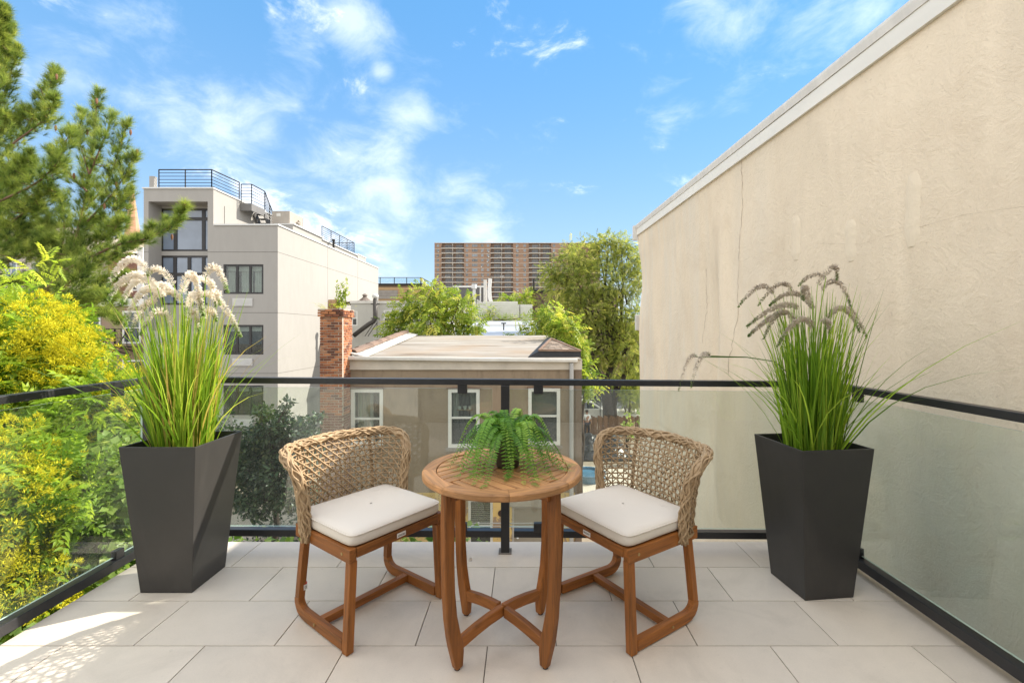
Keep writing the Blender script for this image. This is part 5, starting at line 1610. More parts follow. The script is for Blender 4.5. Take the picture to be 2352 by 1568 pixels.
def make_chair(name, label):
    t = thing(name, label, 'chair', group='wicker armchairs at the round table')
    L_ = dict(local=True)
    # woven shell: level and upright canes in pairs, diagonals both ways
    mb = MB(); rad = .0043
    seg = 60
    for k in range(14):
        v = .04 + .92 * k / 13
        cane(mb, [(BL * i / seg, v + random.uniform(-.004, .004)) for i in range(seg + 1)], [-.0035 + .0025 * (i % 2) for i in range(seg + 1)], rad)
    nv = int(BL / .0265)
    for k in range(1, nv):
        uu = BL * k / nv + random.uniform(-.003, .003)
        cane(mb, [(uu, j / 15) for j in range(16)], [.0035 - .0025 * (j % 2) for j in range(16)], rad)
    hgt = BZ1 - BZ0; step = .047
    for sg in (1, -1):
        a = -hgt - .02
        while a < BL + hgt:
            pts = []
            for j in range(17):
                v = j / 16; uu = (a + hgt * v) if sg > 0 else (a + hgt * (1 - v))
                if 0 <= uu <= BL: pts.append((uu + random.uniform(-.0015, .0015), v))
            if len(pts) > 1: cane(mb, pts, [sg * .0066] * len(pts), rad * .95)
            a += step
    part('cane_lattice', mb, m_rattan, t, smooth=True, kind='stuff', **L_)
    # wicker rim: strands twisted round a core, up one edge, along the top, down the other
    arc_ = [(RU * (1 - math.cos(q)), RV + (.99 - RV) * math.sin(q)) for q in np.linspace(0, math.pi / 2, 20)]
    uv = [(0, v) for v in np.linspace(-.06, RV, 20)][:-1] + arc_ + [(u, .99) for u in np.linspace(RU, BL - RU, 70)][1:-1] + [(BL - u, v) for u, v in arc_[::-1]] + [(BL, v) for v in np.linspace(RV, -.06, 20)][1:]
    path = [S(u, v) for u, v in uv]
    for _ in range(2): path = [path[0]] + [(path[i - 1] + path[i] * 2 + path[i + 1]) / 4 for i in range(1, len(path) - 1)] + [path[-1]]
    core = MB(); core.tube(path, .016, 7); part('rim_core', core, m_rattan, t, **L_)
    mb = MB(); nst = 13
    d = [0.0]
    for p, q in zip(path, path[1:]): d.append(d[-1] + (q - p).length)
    ref = Vector((0, 0, 1)); fr = []
    a = (path[1] - path[0]).normalized().orthogonal().normalized()
    for i, p in enumerate(path):
        tg = (path[min(i + 1, len(path) - 1)] - path[max(i - 1, 0)]).normalized()
        a = (a - tg * a.dot(tg)).normalized(); fr.append((a.copy(), tg.cross(a)))
    for k in range(nst):
        sgn = 1 if k % 2 else -1; pts = []
        for i, p in enumerate(path):
            q = 2 * math.pi * k / nst + sgn * d[i] * 9 * .35 + .5 * math.sin(d[i] * 60 + k * 2.1)
            rr = .019 + .0035 * math.sin(d[i] * 75 + k * 1.7)
            pts.append(p + fr[i][0] * (rr * math.cos(q)) + fr[i][1] * (rr * math.sin(q)))
        mb.tube(pts, .0049, 5, caps=True)
    part('wicker_rim', mb, m_rattan, t, smooth=True, kind='stuff', **L_)
    mb = MB()
    for u_ in (.13 + .05, BL - .18): mb.tube([S(u_, v, .012) for v in np.linspace(-.04, .96, 12)], .009, 7)
    mb.tube([S(BL * i / 40, .0, .004) for i in range(41)], .007, 6)
    part('back_post', mb, m_rattan, t, smooth=True, **L_)
    # frame
    for sx in (-1, 1):
        mb = MB(); mb.beam((sx * (HW - .018), -HD + .002, ZS - .03), (sx * (HW - .018), HD - .02, ZS - .03), .034, .058); part('seat_rail', mb, w_y, t, bevel=.003, **L_)
    mb = MB(); mb.beam((-HW + .036, -HD + .018, ZS - .022), (HW - .036, -HD + .018, ZS - .022), .036, .042); front = part('seat_rail', mb, w_x, t, bevel=.003, **L_)
    mb = MB(); mb.beam((-HW + .036, HD - .036, ZS - .025), (HW - .036, HD - .036, ZS - .025), .036, .05); part('seat_rail', mb, w_x, t, bevel=.003, **L_)
    for k in range(5):
        y = -.15 + k * .075; mb = MB(); mb.beam((-HW + .036, y, ZS - .012), (HW - .036, y, ZS - .012), .05, .014); part('seat_slat', mb, w_x, t, **L_)
    for sx in (-1, 1):
        mb = MB(); mb.sweep([(sx * (HW - .004), -HD + .021, 0.002), (sx * (HW - .024), -HD + .024, ZS - .056)], .034, .037, (1, 0, 0)); lg = part('leg', mb, w_z, t, bevel=.003, **L_)
        mb = MB(); mb.tube([(sx * (HW - .02), -HD + .06, ZS - .03), (sx * (HW + .0005), -HD + .06, ZS - .03)], .007, 8); part('bolt', mb, m_brass, t, **L_)
        # rear leg rises from the curved end of the floor rail
        mb = MB(); mb.sweep([(sx * (HW - .015), HD - .035, .085), (sx * (HW - .02), HD - .048, .22), (sx * (HW - .03), HD - .06, ZS - .056)], .032, .036, (1, 0, 0)); part('leg', mb, w_z, t, bevel=.003, **L_)
        pts = [(sx * (HW - .008), -HD + .046, .028), (sx * (HW - .010), 0, .028), (sx * (HW - .012), HD - .11, .028)]
        for q in range(1, 7):
            a_ = math.pi / 2 * q / 6; pts.append((sx * (HW - .013), HD - .11 + .075 * math.sin(a_), .028 + .06 * (1 - math.cos(a_)) ** 1.2))
        mb = MB(); mb.sweep(pts, .032, [.046] * 3 + [.046, .047, .047, .045, .042, .038], (1, 0, 0)); part('floor_rail', mb, w_y, t, bevel=.003, **L_)
        mb = MB(); mb.tube([(sx * (HW - .01), .03, .03), (sx * (HW + .0105), .03, .03)], .006, 8); part('bolt', mb, m_brass, t, **L_)
    mb = MB(); mb.beam((-HW + .024, .03, .03), (HW - .024, .03, .03), .036, .034); part('stretcher', mb, w_x, t, bevel=.003, **L_)
    # cushion
    mb = MB(); n = 30; vs = []; fs = []
    cw, cd, z0, z1 = .252, .232, ZS + .002, ZS + .054
    def ring(k, z): return [(k * cw * math.copysign(abs(math.cos(q)) ** .15, math.cos(q)), k * cd * math.copysign(abs(math.sin(q)) ** .15, math.sin(q)) - .004, z) for q in [2 * math.pi * i / 72 for i in range(72)]]
    levels = [(.96, z0), (.99, z0 + .006), (1.0, z0 + .016), (1.004, (z0 + z1) / 2), (1.0, z1 - .013), (.988, z1 - .003), (.965, z1 + .003), (.85, z1 + .009), (.6, z1 + .013), (.3, z1 + .014), (.02, z1 + .014)]
    for k, z in levels: vs += [(x, y, zz + .0025 * math.sin(9 * x) * math.cos(8 * y)) for x, y, zz in ring(k, z)]
    for l in range(len(levels) - 1):
        for i in range(72): fs.append((l * 72 + i, l * 72 + (i + 1) % 72, (l + 1) * 72 + (i + 1) % 72, (l + 1) * 72 + i))
    fs.append(tuple(range(71, -1, -1)))
    mb.raw(vs, fs); cu = part('seat_cushion', mb, m_cush, t, smooth=True, **L_)
    mb = MB(); rg = ring(1.0, z1 - .004); mb.tube([Vector(p) for p in rg + rg[:1]], .0032, 5, caps=False); part('piping', mb, m_cush, cu, smooth=True, **L_)
    return t, front


chA, frA = make_chair('wicker_chair', 'rattan backed wooden chair with cream cushion, partly sunlit, beside the taller sunlit grass')
chB, frB = make_chair('wicker_chair', 'rattan backed wooden chair with cream cushion, fully shaded, nearer the beige wall')
chA.location = (-.752, 2.266, .001); chA.rotation_euler = (0, 0, math.radians(52.6))
chB.location = (.490, 2.262, .001); chB.rotation_euler = (0, 0, math.radians(-56.5))
for t, fr_, flip in ((chA, frA, True), (chB, frB, False)):
    x = .0
    mb = MB(); mb.box(x - .024, x + .024, -HD - .0022, -HD - .0004, ZS - .032, ZS - .012); g = part('label_tag', mb, m_tag, t, local=True)
    lettering('FRONT', .0125, g, (x, -HD - .0026, ZS - .022), (math.pi / 2, math.pi if flip else 0, 0), m_ink)
sx = -1
mb = MB(); mb.box(-HW + .03 - .009, -HW + .03 + .009, HD - .0592, HD - .0580, .12, .145)
tg_ = part('sticker', mb, m_tag, chA, local=True)
mb = MB(); mb.box(-HW + .03 - .007, -HW + .03 + .007, HD - .0594, HD - .0582, .146, .158); part('sticker', mb, m_red, chA, local=True)
lettering('D', .014, tg_, (-HW + .03, HD - .0598, .132), (math.pi / 2, 0, 0), m_ink)

# table --------------------------------------------------------------
TX, TYc, TZ = -.093, 2.022, .752
tb = thing('round_table', 'round slatted wooden bistro table with four curved legs between the chairs', 'table', (TX, TYc, 0))
R0, R1, TH = .345, .287, .030
for k in range(8):
    a0, a1 = math.pi * 2 * k / 8 + .12, math.pi * 2 * (k + 1) / 8 + .12 - .004
    n = 8; vs = []; ring_ = []
    prof = [(R1, TZ - TH), (R0 - .006, TZ - TH), (R0, TZ - TH + .006), (R0, TZ - .006), (R0 - .006, TZ), (R1, TZ)]
    for i in range(n + 1):
        q = a0 + (a1 - a0) * i / n
        for r_, z in prof: vs.append((TX + r_ * math.cos(q), TYc + r_ * math.sin(q), z))
    fs = [tuple(range(5, -1, -1)), tuple(range(n * 6, n * 6 + 6))]
    for i in range(n):
        for j in range(6): fs.append((i * 6 + j, i * 6 + (j + 1) % 6, i * 6 + 6 + (j + 1) % 6, i * 6 + 6 + j))
    mb = MB(); mb.raw(vs, fs)
    # laid out flat along its own x so that the grain follows the segment
    am = (a0 + a1) / 2 + math.pi / 2
    o = part('rim_segment', mb, w_top, tb)
    me = o.data; Mr = Matrix.Rotation(-am, 4, 'Z'); me.transform(Mr); o.rotation_euler = (0, 0, am)
RI = R1 - .004; pit_, gap = .0478, .0075
for (ca, alongA) in ((0, 0), (1, 1), (2, 0), (3, 1)):
    # quadrants turned 45 degrees; slats run along one bounding diagonal
    base = math.radians(-135 + 90 * ca)                   # front, right, rear, left
    ex = Vector((math.cos(base + (math.pi / 2)), math.sin(base + (math.pi / 2))))   # slat direction
    ey = Vector((math.cos(base), math.sin(base)))
    w0 = gap / 2
    while w0 < RI - .02:
        w1 = min(w0 + pit_ - gap, RI - .012)
        l0 = math.sqrt(max(RI ** 2 - w0 ** 2, 0)); l1 = math.sqrt(max(RI ** 2 - w1 ** 2, 0))
        poly = [(gap / 2, w0), (l0, w0)] + [(math.sqrt(RI ** 2 - (w0 + (w1 - w0) * q) ** 2), w0 + (w1 - w0) * q) for q in (.33, .66)] + [(l1, w1), (gap / 2, w1)]
        if l1 > gap:
            mb = MB(); mb.prism(poly, -.020, 0)
            me = mb.mesh('slat', w_top)
            sgn = ex.x * ey.y - ex.y * ey.x
            if sgn < 0:
                for v in me.vertices: v.co.y = -v.co.y
                me.flip_normals()
            o = link('slat', me, tb, (0, 0, TZ - .001), (0, 0, math.atan2(ex.y, ex.x)))
            b = o.modifiers.new('bevel', 'BEVEL'); b.width = .0018; b.segments = 1; b.limit_method = 'ANGLE'
        w0 += pit_
mb = MB()
for a_ in (math.pi / 4, -math.pi / 4):
    d_ = Vector((math.cos(a_), math.sin(a_), 0)); c_ = Vector((TX, TYc, TZ - .047))
    if a_ > 0: mb.beam(c_ - d_ * .29, c_ + d_ * .29, .05, .05)
    else: mb.beam(c_ - d_ * .29, c_ - d_ * .026, .05, .05); mb.beam(c_ + d_ * .026, c_ + d_ * .29, .05, .05)
part('apron', mb, w_x, tb)
legm = MB(); prof = [(.292, TZ - .031, .052), (.296, .60, .050), (.297, .45, .048), (.293, .32, .048), (.284, .22, .050), (.270, .145, .056), (.258, .10, .060), (.252, .065, .054), (.249, .03, .042), (.247, .006, .032)]
legm.sweep([(r_, 0, z) for r_, z, h_ in prof], .033, [h_ for r_, z, h_ in prof], (0, 1, 0))
legme = legm.mesh('leg', w_z)
ftm = MB().tube([(.249, 0, 0), (.249, 0, .008)], .012, 10).mesh('foot', m_dark)
for k in range(4):
    a_ = math.pi / 4 + k * math.pi / 2 + .02
    o = link('leg', legme, tb, (0, 0, 0), (0, 0, a_)); b = o.modifiers.new('bevel', 'BEVEL'); b.width = .006; b.segments = 2; b.limit_method = 'ANGLE'
    link('foot', ftm, o, (0, 0, 0))
    st_ = MB(); st_.sweep([(.001 + .012 * (k % 2) if False else .018 * (k % 2) + .002, 0, .128), (.08, 0, .124), (.15, 0, .115), (.236, 0, .098)], .027, .046, (0, 1, 0))
    o2 = link('cross_brace', st_.mesh('cross_brace', w_x), tb, (0, 0, 0), (0, 0, a_)); b = o2.modifiers.new('bevel', 'BEVEL'); b.width = .003; b.segments = 1; b.limit_method = 'ANGLE'
mb = MB(); mb.box(-.008, .008, -.0012, 0, -.008, .008)
o = link('sticker', mb.mesh('sticker', m_tag), tb, (-.158, .155, .27), (0, 0, math.radians(40)))

# planters -------------------------------------------------------------
m_planter = M('planter_black')
if True:
    m = m_planter
    du = m.noise(2.4, 7, .7, m.vec((1, 1, .35)), .5)
    col = m.mix(m.noise(6, 4), (.028, .026, .025), (.038, .035, .033))
    col = m.mix(m.ramp(du, [(.5, 0), (.75, .30)]), col, (.11, .10, .09))
    m.set(col, m.ramp(du, [(.35, .36), (.7, .55)]), 0, .5); m.bump(m.noise(230, 3, .6), .22, .0015)
m_planter = m_planter.mat


def planter(label, c, rz, h=.763, b=.133, tp=.193):
    bi, ti = b - .01, tp - .012
    vs = [(sx * b, sy * b, 0) for sx, sy in ((-1, -1), (1, -1), (1, 1), (-1, 1))] + [(sx * tp, sy * tp, h) for sx, sy in ((-1, -1), (1, -1), (1, 1), (-1, 1))]
    vs += [(sx * ti, sy * ti, h) for sx, sy in ((-1, -1), (1, -1), (1, 1), (-1, 1))] + [(sx * (ti - .012), sy * (ti - .012), h - .14) for sx, sy in ((-1, -1), (1, -1), (1, 1), (-1, 1))]
    fs = [(3, 2, 1, 0)]
    for l in range(3): fs += [(4 * l + i, 4 * l + (i + 1) % 4, 4 * l + 4 + (i + 1) % 4, 4 * l + 4 + i) for i in range(4)]
    mb = MB(); mb.raw(vs, fs)
    t = thing('planter', label, 'planter', c, rz, 'tapered square planters')
    part('shell', mb, m_planter, t, local=True, bevel=.002)
    mb = MB(); k = ti - .0125; mb.raw([(-k, -k, h - .135), (k, -k, h - .135), (k, k, h - .135), (-k, k, h - .135)], [(0, 1, 2, 3)])
    part('soil', mb, plain('potting_soil', (.025, .02, .016), .95, .3, 30, .5, 60), t, local=True)
    return t


PA = planter('tapered black planter in the sunny corner holding the brighter grass', (-1.840, 2.507, .001), 0.0)
PB = planter('tapered black planter in the shade beside the beige wall', (1.522, 2.452, .001), math.radians(6.5))

# ornamental grasses ----------------------------------------------------
f_blade = foliage('grass_blade', [(0, (.06, .11, .014)), (.3, (.14, .26, .02)), (.6, (.29, .45, .04)), (.85, (.52, .56, .09)), (1, (.38, .26, .09))], .45, .5)
f_plume = foliage('plume', [(0, (.22, .36, .09)), (.12, (.38, .48, .19)), (.3, (.76, .71, .62)), (.7, (.88, .84, .76)), (1, (.80, .72, .64))], .9, .55, .1, (1.12, 1.1, 1.05))


def blade_strip(pts, w, tint):
    """tapering ribbon along pts"""
    n = len(pts); V = []; Fc = []
    a = random.uniform(0, math.pi)
    side = Vector((math.cos(a), math.sin(a), 0))
    for i, p in enumerate(pts):
        ww = w * (1 - (i / (n - 1)) ** 2 * .92) / 2
        V += [p - side * ww, p + side * ww]
        if i: Fc += [(2 * i - 2, 2 * i - 1, 2 * i + 1), (2 * i - 2, 2 * i + 1, 2 * i)]
    return np.array(V), np.array(Fc), np.full(len(V), tint)


def spikelets(path, r0, n, tintf):
    """fluffy catkin along a path"""
    P, A, N_, S_, T_ = [], [], [], [], []
    for i in range(n):
        t = random.random(); k = t * (len(path) - 1); j = min(int(k), len(path) - 2); p = path[j].lerp(path[j + 1], k - j)
        tg = (path[j + 1] - path[j]).normalized()
        d = (tg.orthogonal().normalized()); d.rotate(Matrix.Rotation(random.uniform(0, 6.283), 3, tg))
        env = (math.sin(math.pi * min(1, .12 + t * .9)) ** .5) * (1 - .35 * t)
        P.append(p + d * r0 * env * random.uniform(.1, .75)); A.append(d + tg * .55); N_.append(tg + d * random.uniform(-.3, .3)); S_.append(r0 * random.uniform(.4, .72)); T_.append(tintf(t))
    tv = [(0, 0, 0), (.5, .34, .14), (1, 0, 0), (.5, -.34, .14)]
    tf = [(0, 2, 1), (0, 3, 2)]
    return scatter(P, A, N_, S_, tv, tf, T_)


f_plume_shade = foliage('plume_shade_tint', [(0, (.20, .31, .08)), (.12, (.34, .42, .18)), (.3, (.54, .48, .40)), (.7, (.65, .58, .50)), (1, (.55, .47, .40))], .9, .55, .1, (1.1, 1.08, 1.0))  # copy of the plume colours, darkened for the plant in shade


def grass_plant(name, label, c, zb, spec, nbl, seed, lean=0.0, rad=.016, pm=None, tk=1.0):
    random.seed(seed)
    t = thing(name, label, 'grass plant', (c[0], c[1], zb), group='potted plume grasses')
    out = []
    for i in range(nbl):
        r = .125 * math.sqrt(random.random()); q = random.uniform(0, 2 * math.pi)
        b = Vector((c[0] + r * math.cos(q), c[1] + r * math.sin(q), zb))
        k = random.random()
        L = random.uniform(.5, .95) if k < .62 else random.uniform(.28, .6)
        sp = random.gauss(0, .06) + (.0 + .6 * r)
        q2 = q + random.gauss(0, .5)
        d = Vector((math.cos(q2), math.sin(q2), 0)); pts = []
        bend = random.uniform(0, .30) * (1 if k < .62 else 1.7)
        if k > .95: L = random.uniform(.5, .85); sp += random.uniform(.2, .6); bend = random.uniform(.3, 1.0)
        for j in range(7):
            s = j / 6
            pts.append(b + Vector((0, 0, 1)) * L * (s - .28 * bend * s ** 3) + d * L * (sp * s + bend * .55 * s ** 2.6) + Vector((lean, 0, 0)) * s * L)
        tn = min(1, max(0, random.gauss(.50, .26))) if random.random() > .12 else random.uniform(.85, 1)
        out.append(blade_strip(pts, random.uniform(.006, .0125), tn * tk))
    leafmesh('grass_blades', join(out), f_blade, t, kind='stuff')
    # flower stalks: each carries a plume that arches over and hangs
    for (root, apex, tip) in spec:
        base = Vector((c[0] + random.uniform(-.07, .07), c[1] + random.uniform(-.07, .07), zb))
        path = arch(root, apex, tip)
        st = [base.lerp(path[0], s) + Vector((0, 0, .05 * math.sin(math.pi * s))) for s in np.linspace(0, 1, 8)]
        L = sum((q - p).length for p, q in zip(path, path[1:]))
        pl = leafmesh('plume', spikelets(path, rad, int(2300 * L) + 60, lambda s: max(0, min(1, (.62 - (s > .72) * (s - .72) * 2.4) + random.uniform(-.25, .3)))), pm or f_plume, t)
        leafmesh('stalk', blade_strip(st + path[1:4], .007, .45), f_blade, pl)
    return t


def arch(root, apex, tip, n=13):
    root, apex, tip = Vector(root), Vector(apex), Vector(tip)
    ta = .42
    ctl = (apex - root * (1 - ta) ** 2 - tip * ta ** 2) / (2 * ta * (1 - ta))
    return [root * (1 - s) ** 2 + ctl * (2 * s * (1 - s)) + tip * s * s for s in np.linspace(0, 1, n)]


def arcs(Y, ox, oy, lst, seed):
    """arches read off the photograph: root, top and hanging tip of each, at their own distance"""
    random.seed(seed); o = []
    for (r, a, t) in lst:
        y0 = Y + random.uniform(-.13, .10); y1 = y0 + random.uniform(-.10, .06)
        o.append(tuple(tuple(at(ox + .3295 * p[0], oy + .3295 * p[1], y)) for p, y in ((r, y0), (a, (y0 + y1) / 2), (t, y1))))
    return o


GA = arcs(2.46, 172, 545.5, [((500, 240), (400, 148), (230, 340)), ((575, 350), (430, 258), (235, 430)), ((695, 335), (600, 228), (512, 262)), ((910, 282), (968, 203), (1065, 380)), ((745, 390), (812, 256), (890, 545)),
                             ((840, 300), (930, 300), (985, 480)), ((880, 400), (985, 420), (1155, 690)), ((683, 622), (600, 512), (455, 676)), ((780, 625), (812, 505), (866, 652)), ((620, 415), (500, 360), (340, 632)),
                             ((575, 450), (490, 470), (392, 660)), ((745, 445), (650, 372), (480, 500)), ((785, 490), (830, 398), (892, 540)), ((890, 560), (935, 505), (985, 578)), ((480, 320), (440, 290), (325, 455)), ((700, 400), (620, 330), (560, 420)), ((960, 430), (985, 380), (1010, 470))], 3)
grass_plant('plume_grass', 'tall sunlit potted grass with dense white drooping plumes', (-1.84, 2.50), .66, GA, 760, 21, rad=.0225)
GB = arcs(2.45, 1521.6, 574.2, [((775, 305), (695, 250), (530, 395)), ((905, 290), (830, 232), (668, 385)), ((1140, 190), (1060, 170), (950, 250)), ((1080, 245), (1180, 122), (1215, 205)), ((1110, 282), (1205, 215), (1316, 410)),
                                ((1055, 410), (940, 305), (750, 385)), ((945, 405), (830, 385), (590, 532)), ((945, 545), (850, 432), (705, 622)), ((1052, 545), (970, 480), (800, 668)), ((1140, 492), (1240, 405), (1375, 570)), ((1255, 420), (1310, 418), (1424, 610)),
                                ((850, 420), (740, 480), (600, 600)), ((1035, 395), (1000, 268), (980, 350)), ((1110, 500), (1145, 495), (1168, 585))], 5)
gb_obj = grass_plant('plume_grass', 'shaded potted grass with greyish plumes before the beige wall', (1.52, 2.44), .66, GB, 640, 22, rad=.0175, pm=f_plume_shade, tk=.74)  # plume and blade colours darkened to suit the shade here
m_stalk = plain('stalk_green', (.10, .17, .04), .6, .2, 12)
# two stalks of the shaded grass that lean out over the rail
random.seed(8)
for (r, a, t) in arcs(2.66, 1521.6, 574.2, [((240, 745), (188, 752), (112, 978)), ((335, 738), (275, 738), (197, 964))], 2):
    path = arch(r, a, t)
    st = [Vector((1.47, 2.44, .66)), at(1825, 870, 2.46), at(1780, 830, 2.52), at(1715, 820, 2.58), Vector(r)]
    pl = leafmesh('plume', spikelets(path, .0165, 330, lambda s: max(0, min(1, (.75 - (s > .7) * (s - .7) * 3) + random.uniform(-.2, .25)))), f_plume_shade, gb_obj)
    mb = MB(); mb.tube(st + path[1:3], .0032, 5); part('stalk', mb, m_stalk, pl, smooth=True)

# fern on the table -----------------------------------------------------
random.seed(31)
fz = TZ + .0005
fc_ = Vector((TX + .022, TYc + .01, fz))
fern = thing('potted_fern', 'bushy green fern in a small dark pot on the round table', 'fern', tuple(fc_))
mb = MB(); mb.lathe([(0, 0), (.046, 0), (.050, .004), (.060, .135), (.062, .15), (.056, .15), (.052, .13), (0, .13)], fc_, 28); part('pot', mb, plain('pot_olive', (.075, .062, .045), .55, .15, 6), fern, smooth=True)
f_fern = foliage('fern_leaf', [(0, (.035, .095, .012)), (.4, (.09, .23, .025)), (.75, (.19, .38, .04)), (1, (.34, .52, .08))], .42, .3, .4)


def frond(path, w, tint):
    """a rib with paired leaflets along it"""
    P, A, N_, S_, T_ = [], [], [], [], []; n = len(path)
    L = sum((path[i + 1] - path[i]).length for i in range(n - 1)); cnt = int(L / .0104)
    for i in range(cnt):
        s = (i + .5) / cnt; k = s * (n - 1); j = min(int(k), n - 2); p = path[j].lerp(path[j + 1], k - j); tg = (path[j + 1] - path[j]).normalized()
        side = tg.cross(Vector((0, 0, 1)))
        side = side.normalized() if side.length > .05 else Vector((1, 0, 0))
        up = side.cross(tg)
        wd = w * min(1, .35 + s * 4) * (1 - s ** 2.2) + .003
        for sg in (1, -1):
            P.append(p); A.append(side * sg + tg * .28 - up * .18 + Vector((random.uniform(-.1, .1),) * 3)); N_.append(up); S_.append(wd * random.uniform(.9, 1.1)); T_.append(tint + .18 * s + random.uniform(-.08, .08))
    tv = [(0, 0, 0), (.25, .135, .03), (.7, .12, .02), (1, 0, -.10), (.7, -.12, .02), (.25, -.135, .03)]
    v = scatter(P, A, N_, S_, tv, [(0, 2, 1), (0, 3, 2), (0, 4, 3), (0, 5, 4)], T_)
    rb = blade_strip(path, .0032, tint * .6)
    return join([v, rb])


for i in range(80):
    q = 2 * math.pi * (i * .618) + random.uniform(-.2, .2); tier = i / 80
    reach = random.uniform(.15, .31) * (1.0 if tier < .75 else .75)
    rise = random.uniform(.02, .065) + .03 * (tier > .7)
    if math.sin(q) > .3: reach *= .8
    d = Vector((math.cos(q), math.sin(q), 0)); top = fc_ + Vector((0, 0, .15)); path = []
    floor_ = fz + .006
    drop = random.uniform(.19, .26) if tier < .75 else random.uniform(.05, .14)
    for j in range(15):
        s = j / 14
        r = .03 * min(1, s * 6) + reach * (s ** .85)
        z = top.z + rise * math.sin(math.pi * min(1, s * 1.25)) * 1.0 - drop * max(0, s - .22) ** 1.5 * 1.45
        x = fc_ + d * r + Vector((0, 0, z - fc_.z))
        x.z = max(x.z, floor_ + .002 * (i % 5)) if r < .33 else x.z
        path.append(x + Vector((-d.y, d.x, 0)) * .02 * math.sin(s * 3 + i))
    leafmesh('frond', frond(path, random.uniform(.022, .032), .28 + .5 * random.random() * (.5 + tier)), f_fern, fern)
# the one frond that stands out sideways and a bare one reaching over the rim
top = fc_ + Vector((0, 0, .15))
for pts in ([top, at(1165, 985, 2.05), at(1140, 968, 2.1), at(1108, 955, 2.15)], [top, at(1130, 985, 1.99), at(1080, 1010, 1.96), at(1050, 1028, 1.95)], [top, at(1230, 1030, 1.98), at(1280, 1060, 1.96), at(1322, 1064, 1.96)]):
    sm = []
    for k in range(len(pts) - 1):
        for j in range(5): sm.append(pts[k].lerp(pts[k + 1], j / 5))
    sm.append(pts[-1])
    for _ in range(3): sm = [sm[0]] + [(sm[i - 1] + sm[i] * 2 + sm[i + 1]) / 4 for i in range(1, len(sm) - 1)] + [sm[-1]]
    leafmesh('frond', frond(sm, .018, .7), f_fern, fern)

# ================================================================== TREES AND SHRUBS
m_bark = plain('bark', (.10, .075, .055), .95, .35, 6, .8, 14, .04, stretch=(1, 1, .3))
m_barkdark = plain('bark_dark', (.055, .042, .033), .95, .35, 6, .8, 14, .04, stretch=(1, 1, .3))
m_barkpine = plain('bark_pine', (.20, .12, .075), .95, .3, 9, .6, 20, .02, stretch=(1, 1, .4))
random.seed(41)
f_pine = foliage('pine_needles', [(0, (.04, .08, .02)), (.4, (.15, .225, .045)), (.75, (.33, .40, .085)), (1, (.54, .56, .15))], .5, .47)
f_rain = foliage('rain_tree_leaf', [(0, (.08, .14, .02)), (.4, (.20, .33, .035)), (.75, (.38, .50, .055)), (1, (.58, .64, .08))], .45, .55)
f_yel = foliage('rain_tree_flower', [(0, (.42, .40, .02)), (.5, (.66, .60, .03)), (1, (.80, .76, .07))], .7, .35, .1)
f_elm = foliage('elm_leaf', [(0, (.085, .12, .025)), (.4, (.22, .27, .06)), (.75, (.40, .43, .10)), (1, (.6, .57, .18))], .45, .5)
f_ail = foliage('ailanthus_leaf', [(0, (.06, .12, .015)), (.4, (.18, .27, .035)), (.75, (.34, .41, .06)), (1, (.54, .50, .10))], .45, .5)
f_ivy = foliage('ivy_leaf', [(0, (.05, .11, .02)), (.5, (.16, .27, .05)), (.85, (.32, .42, .10)), (1, (.5, .55, .2))], .4, .45, .4)
f_shrub = foliage('shrub_leaf', [(0, (.012, .03, .014)), (.5, (.035, .07, .03)), (.9, (.10, .15, .06)), (1, (.2, .22, .1))], .4, .25, .4)

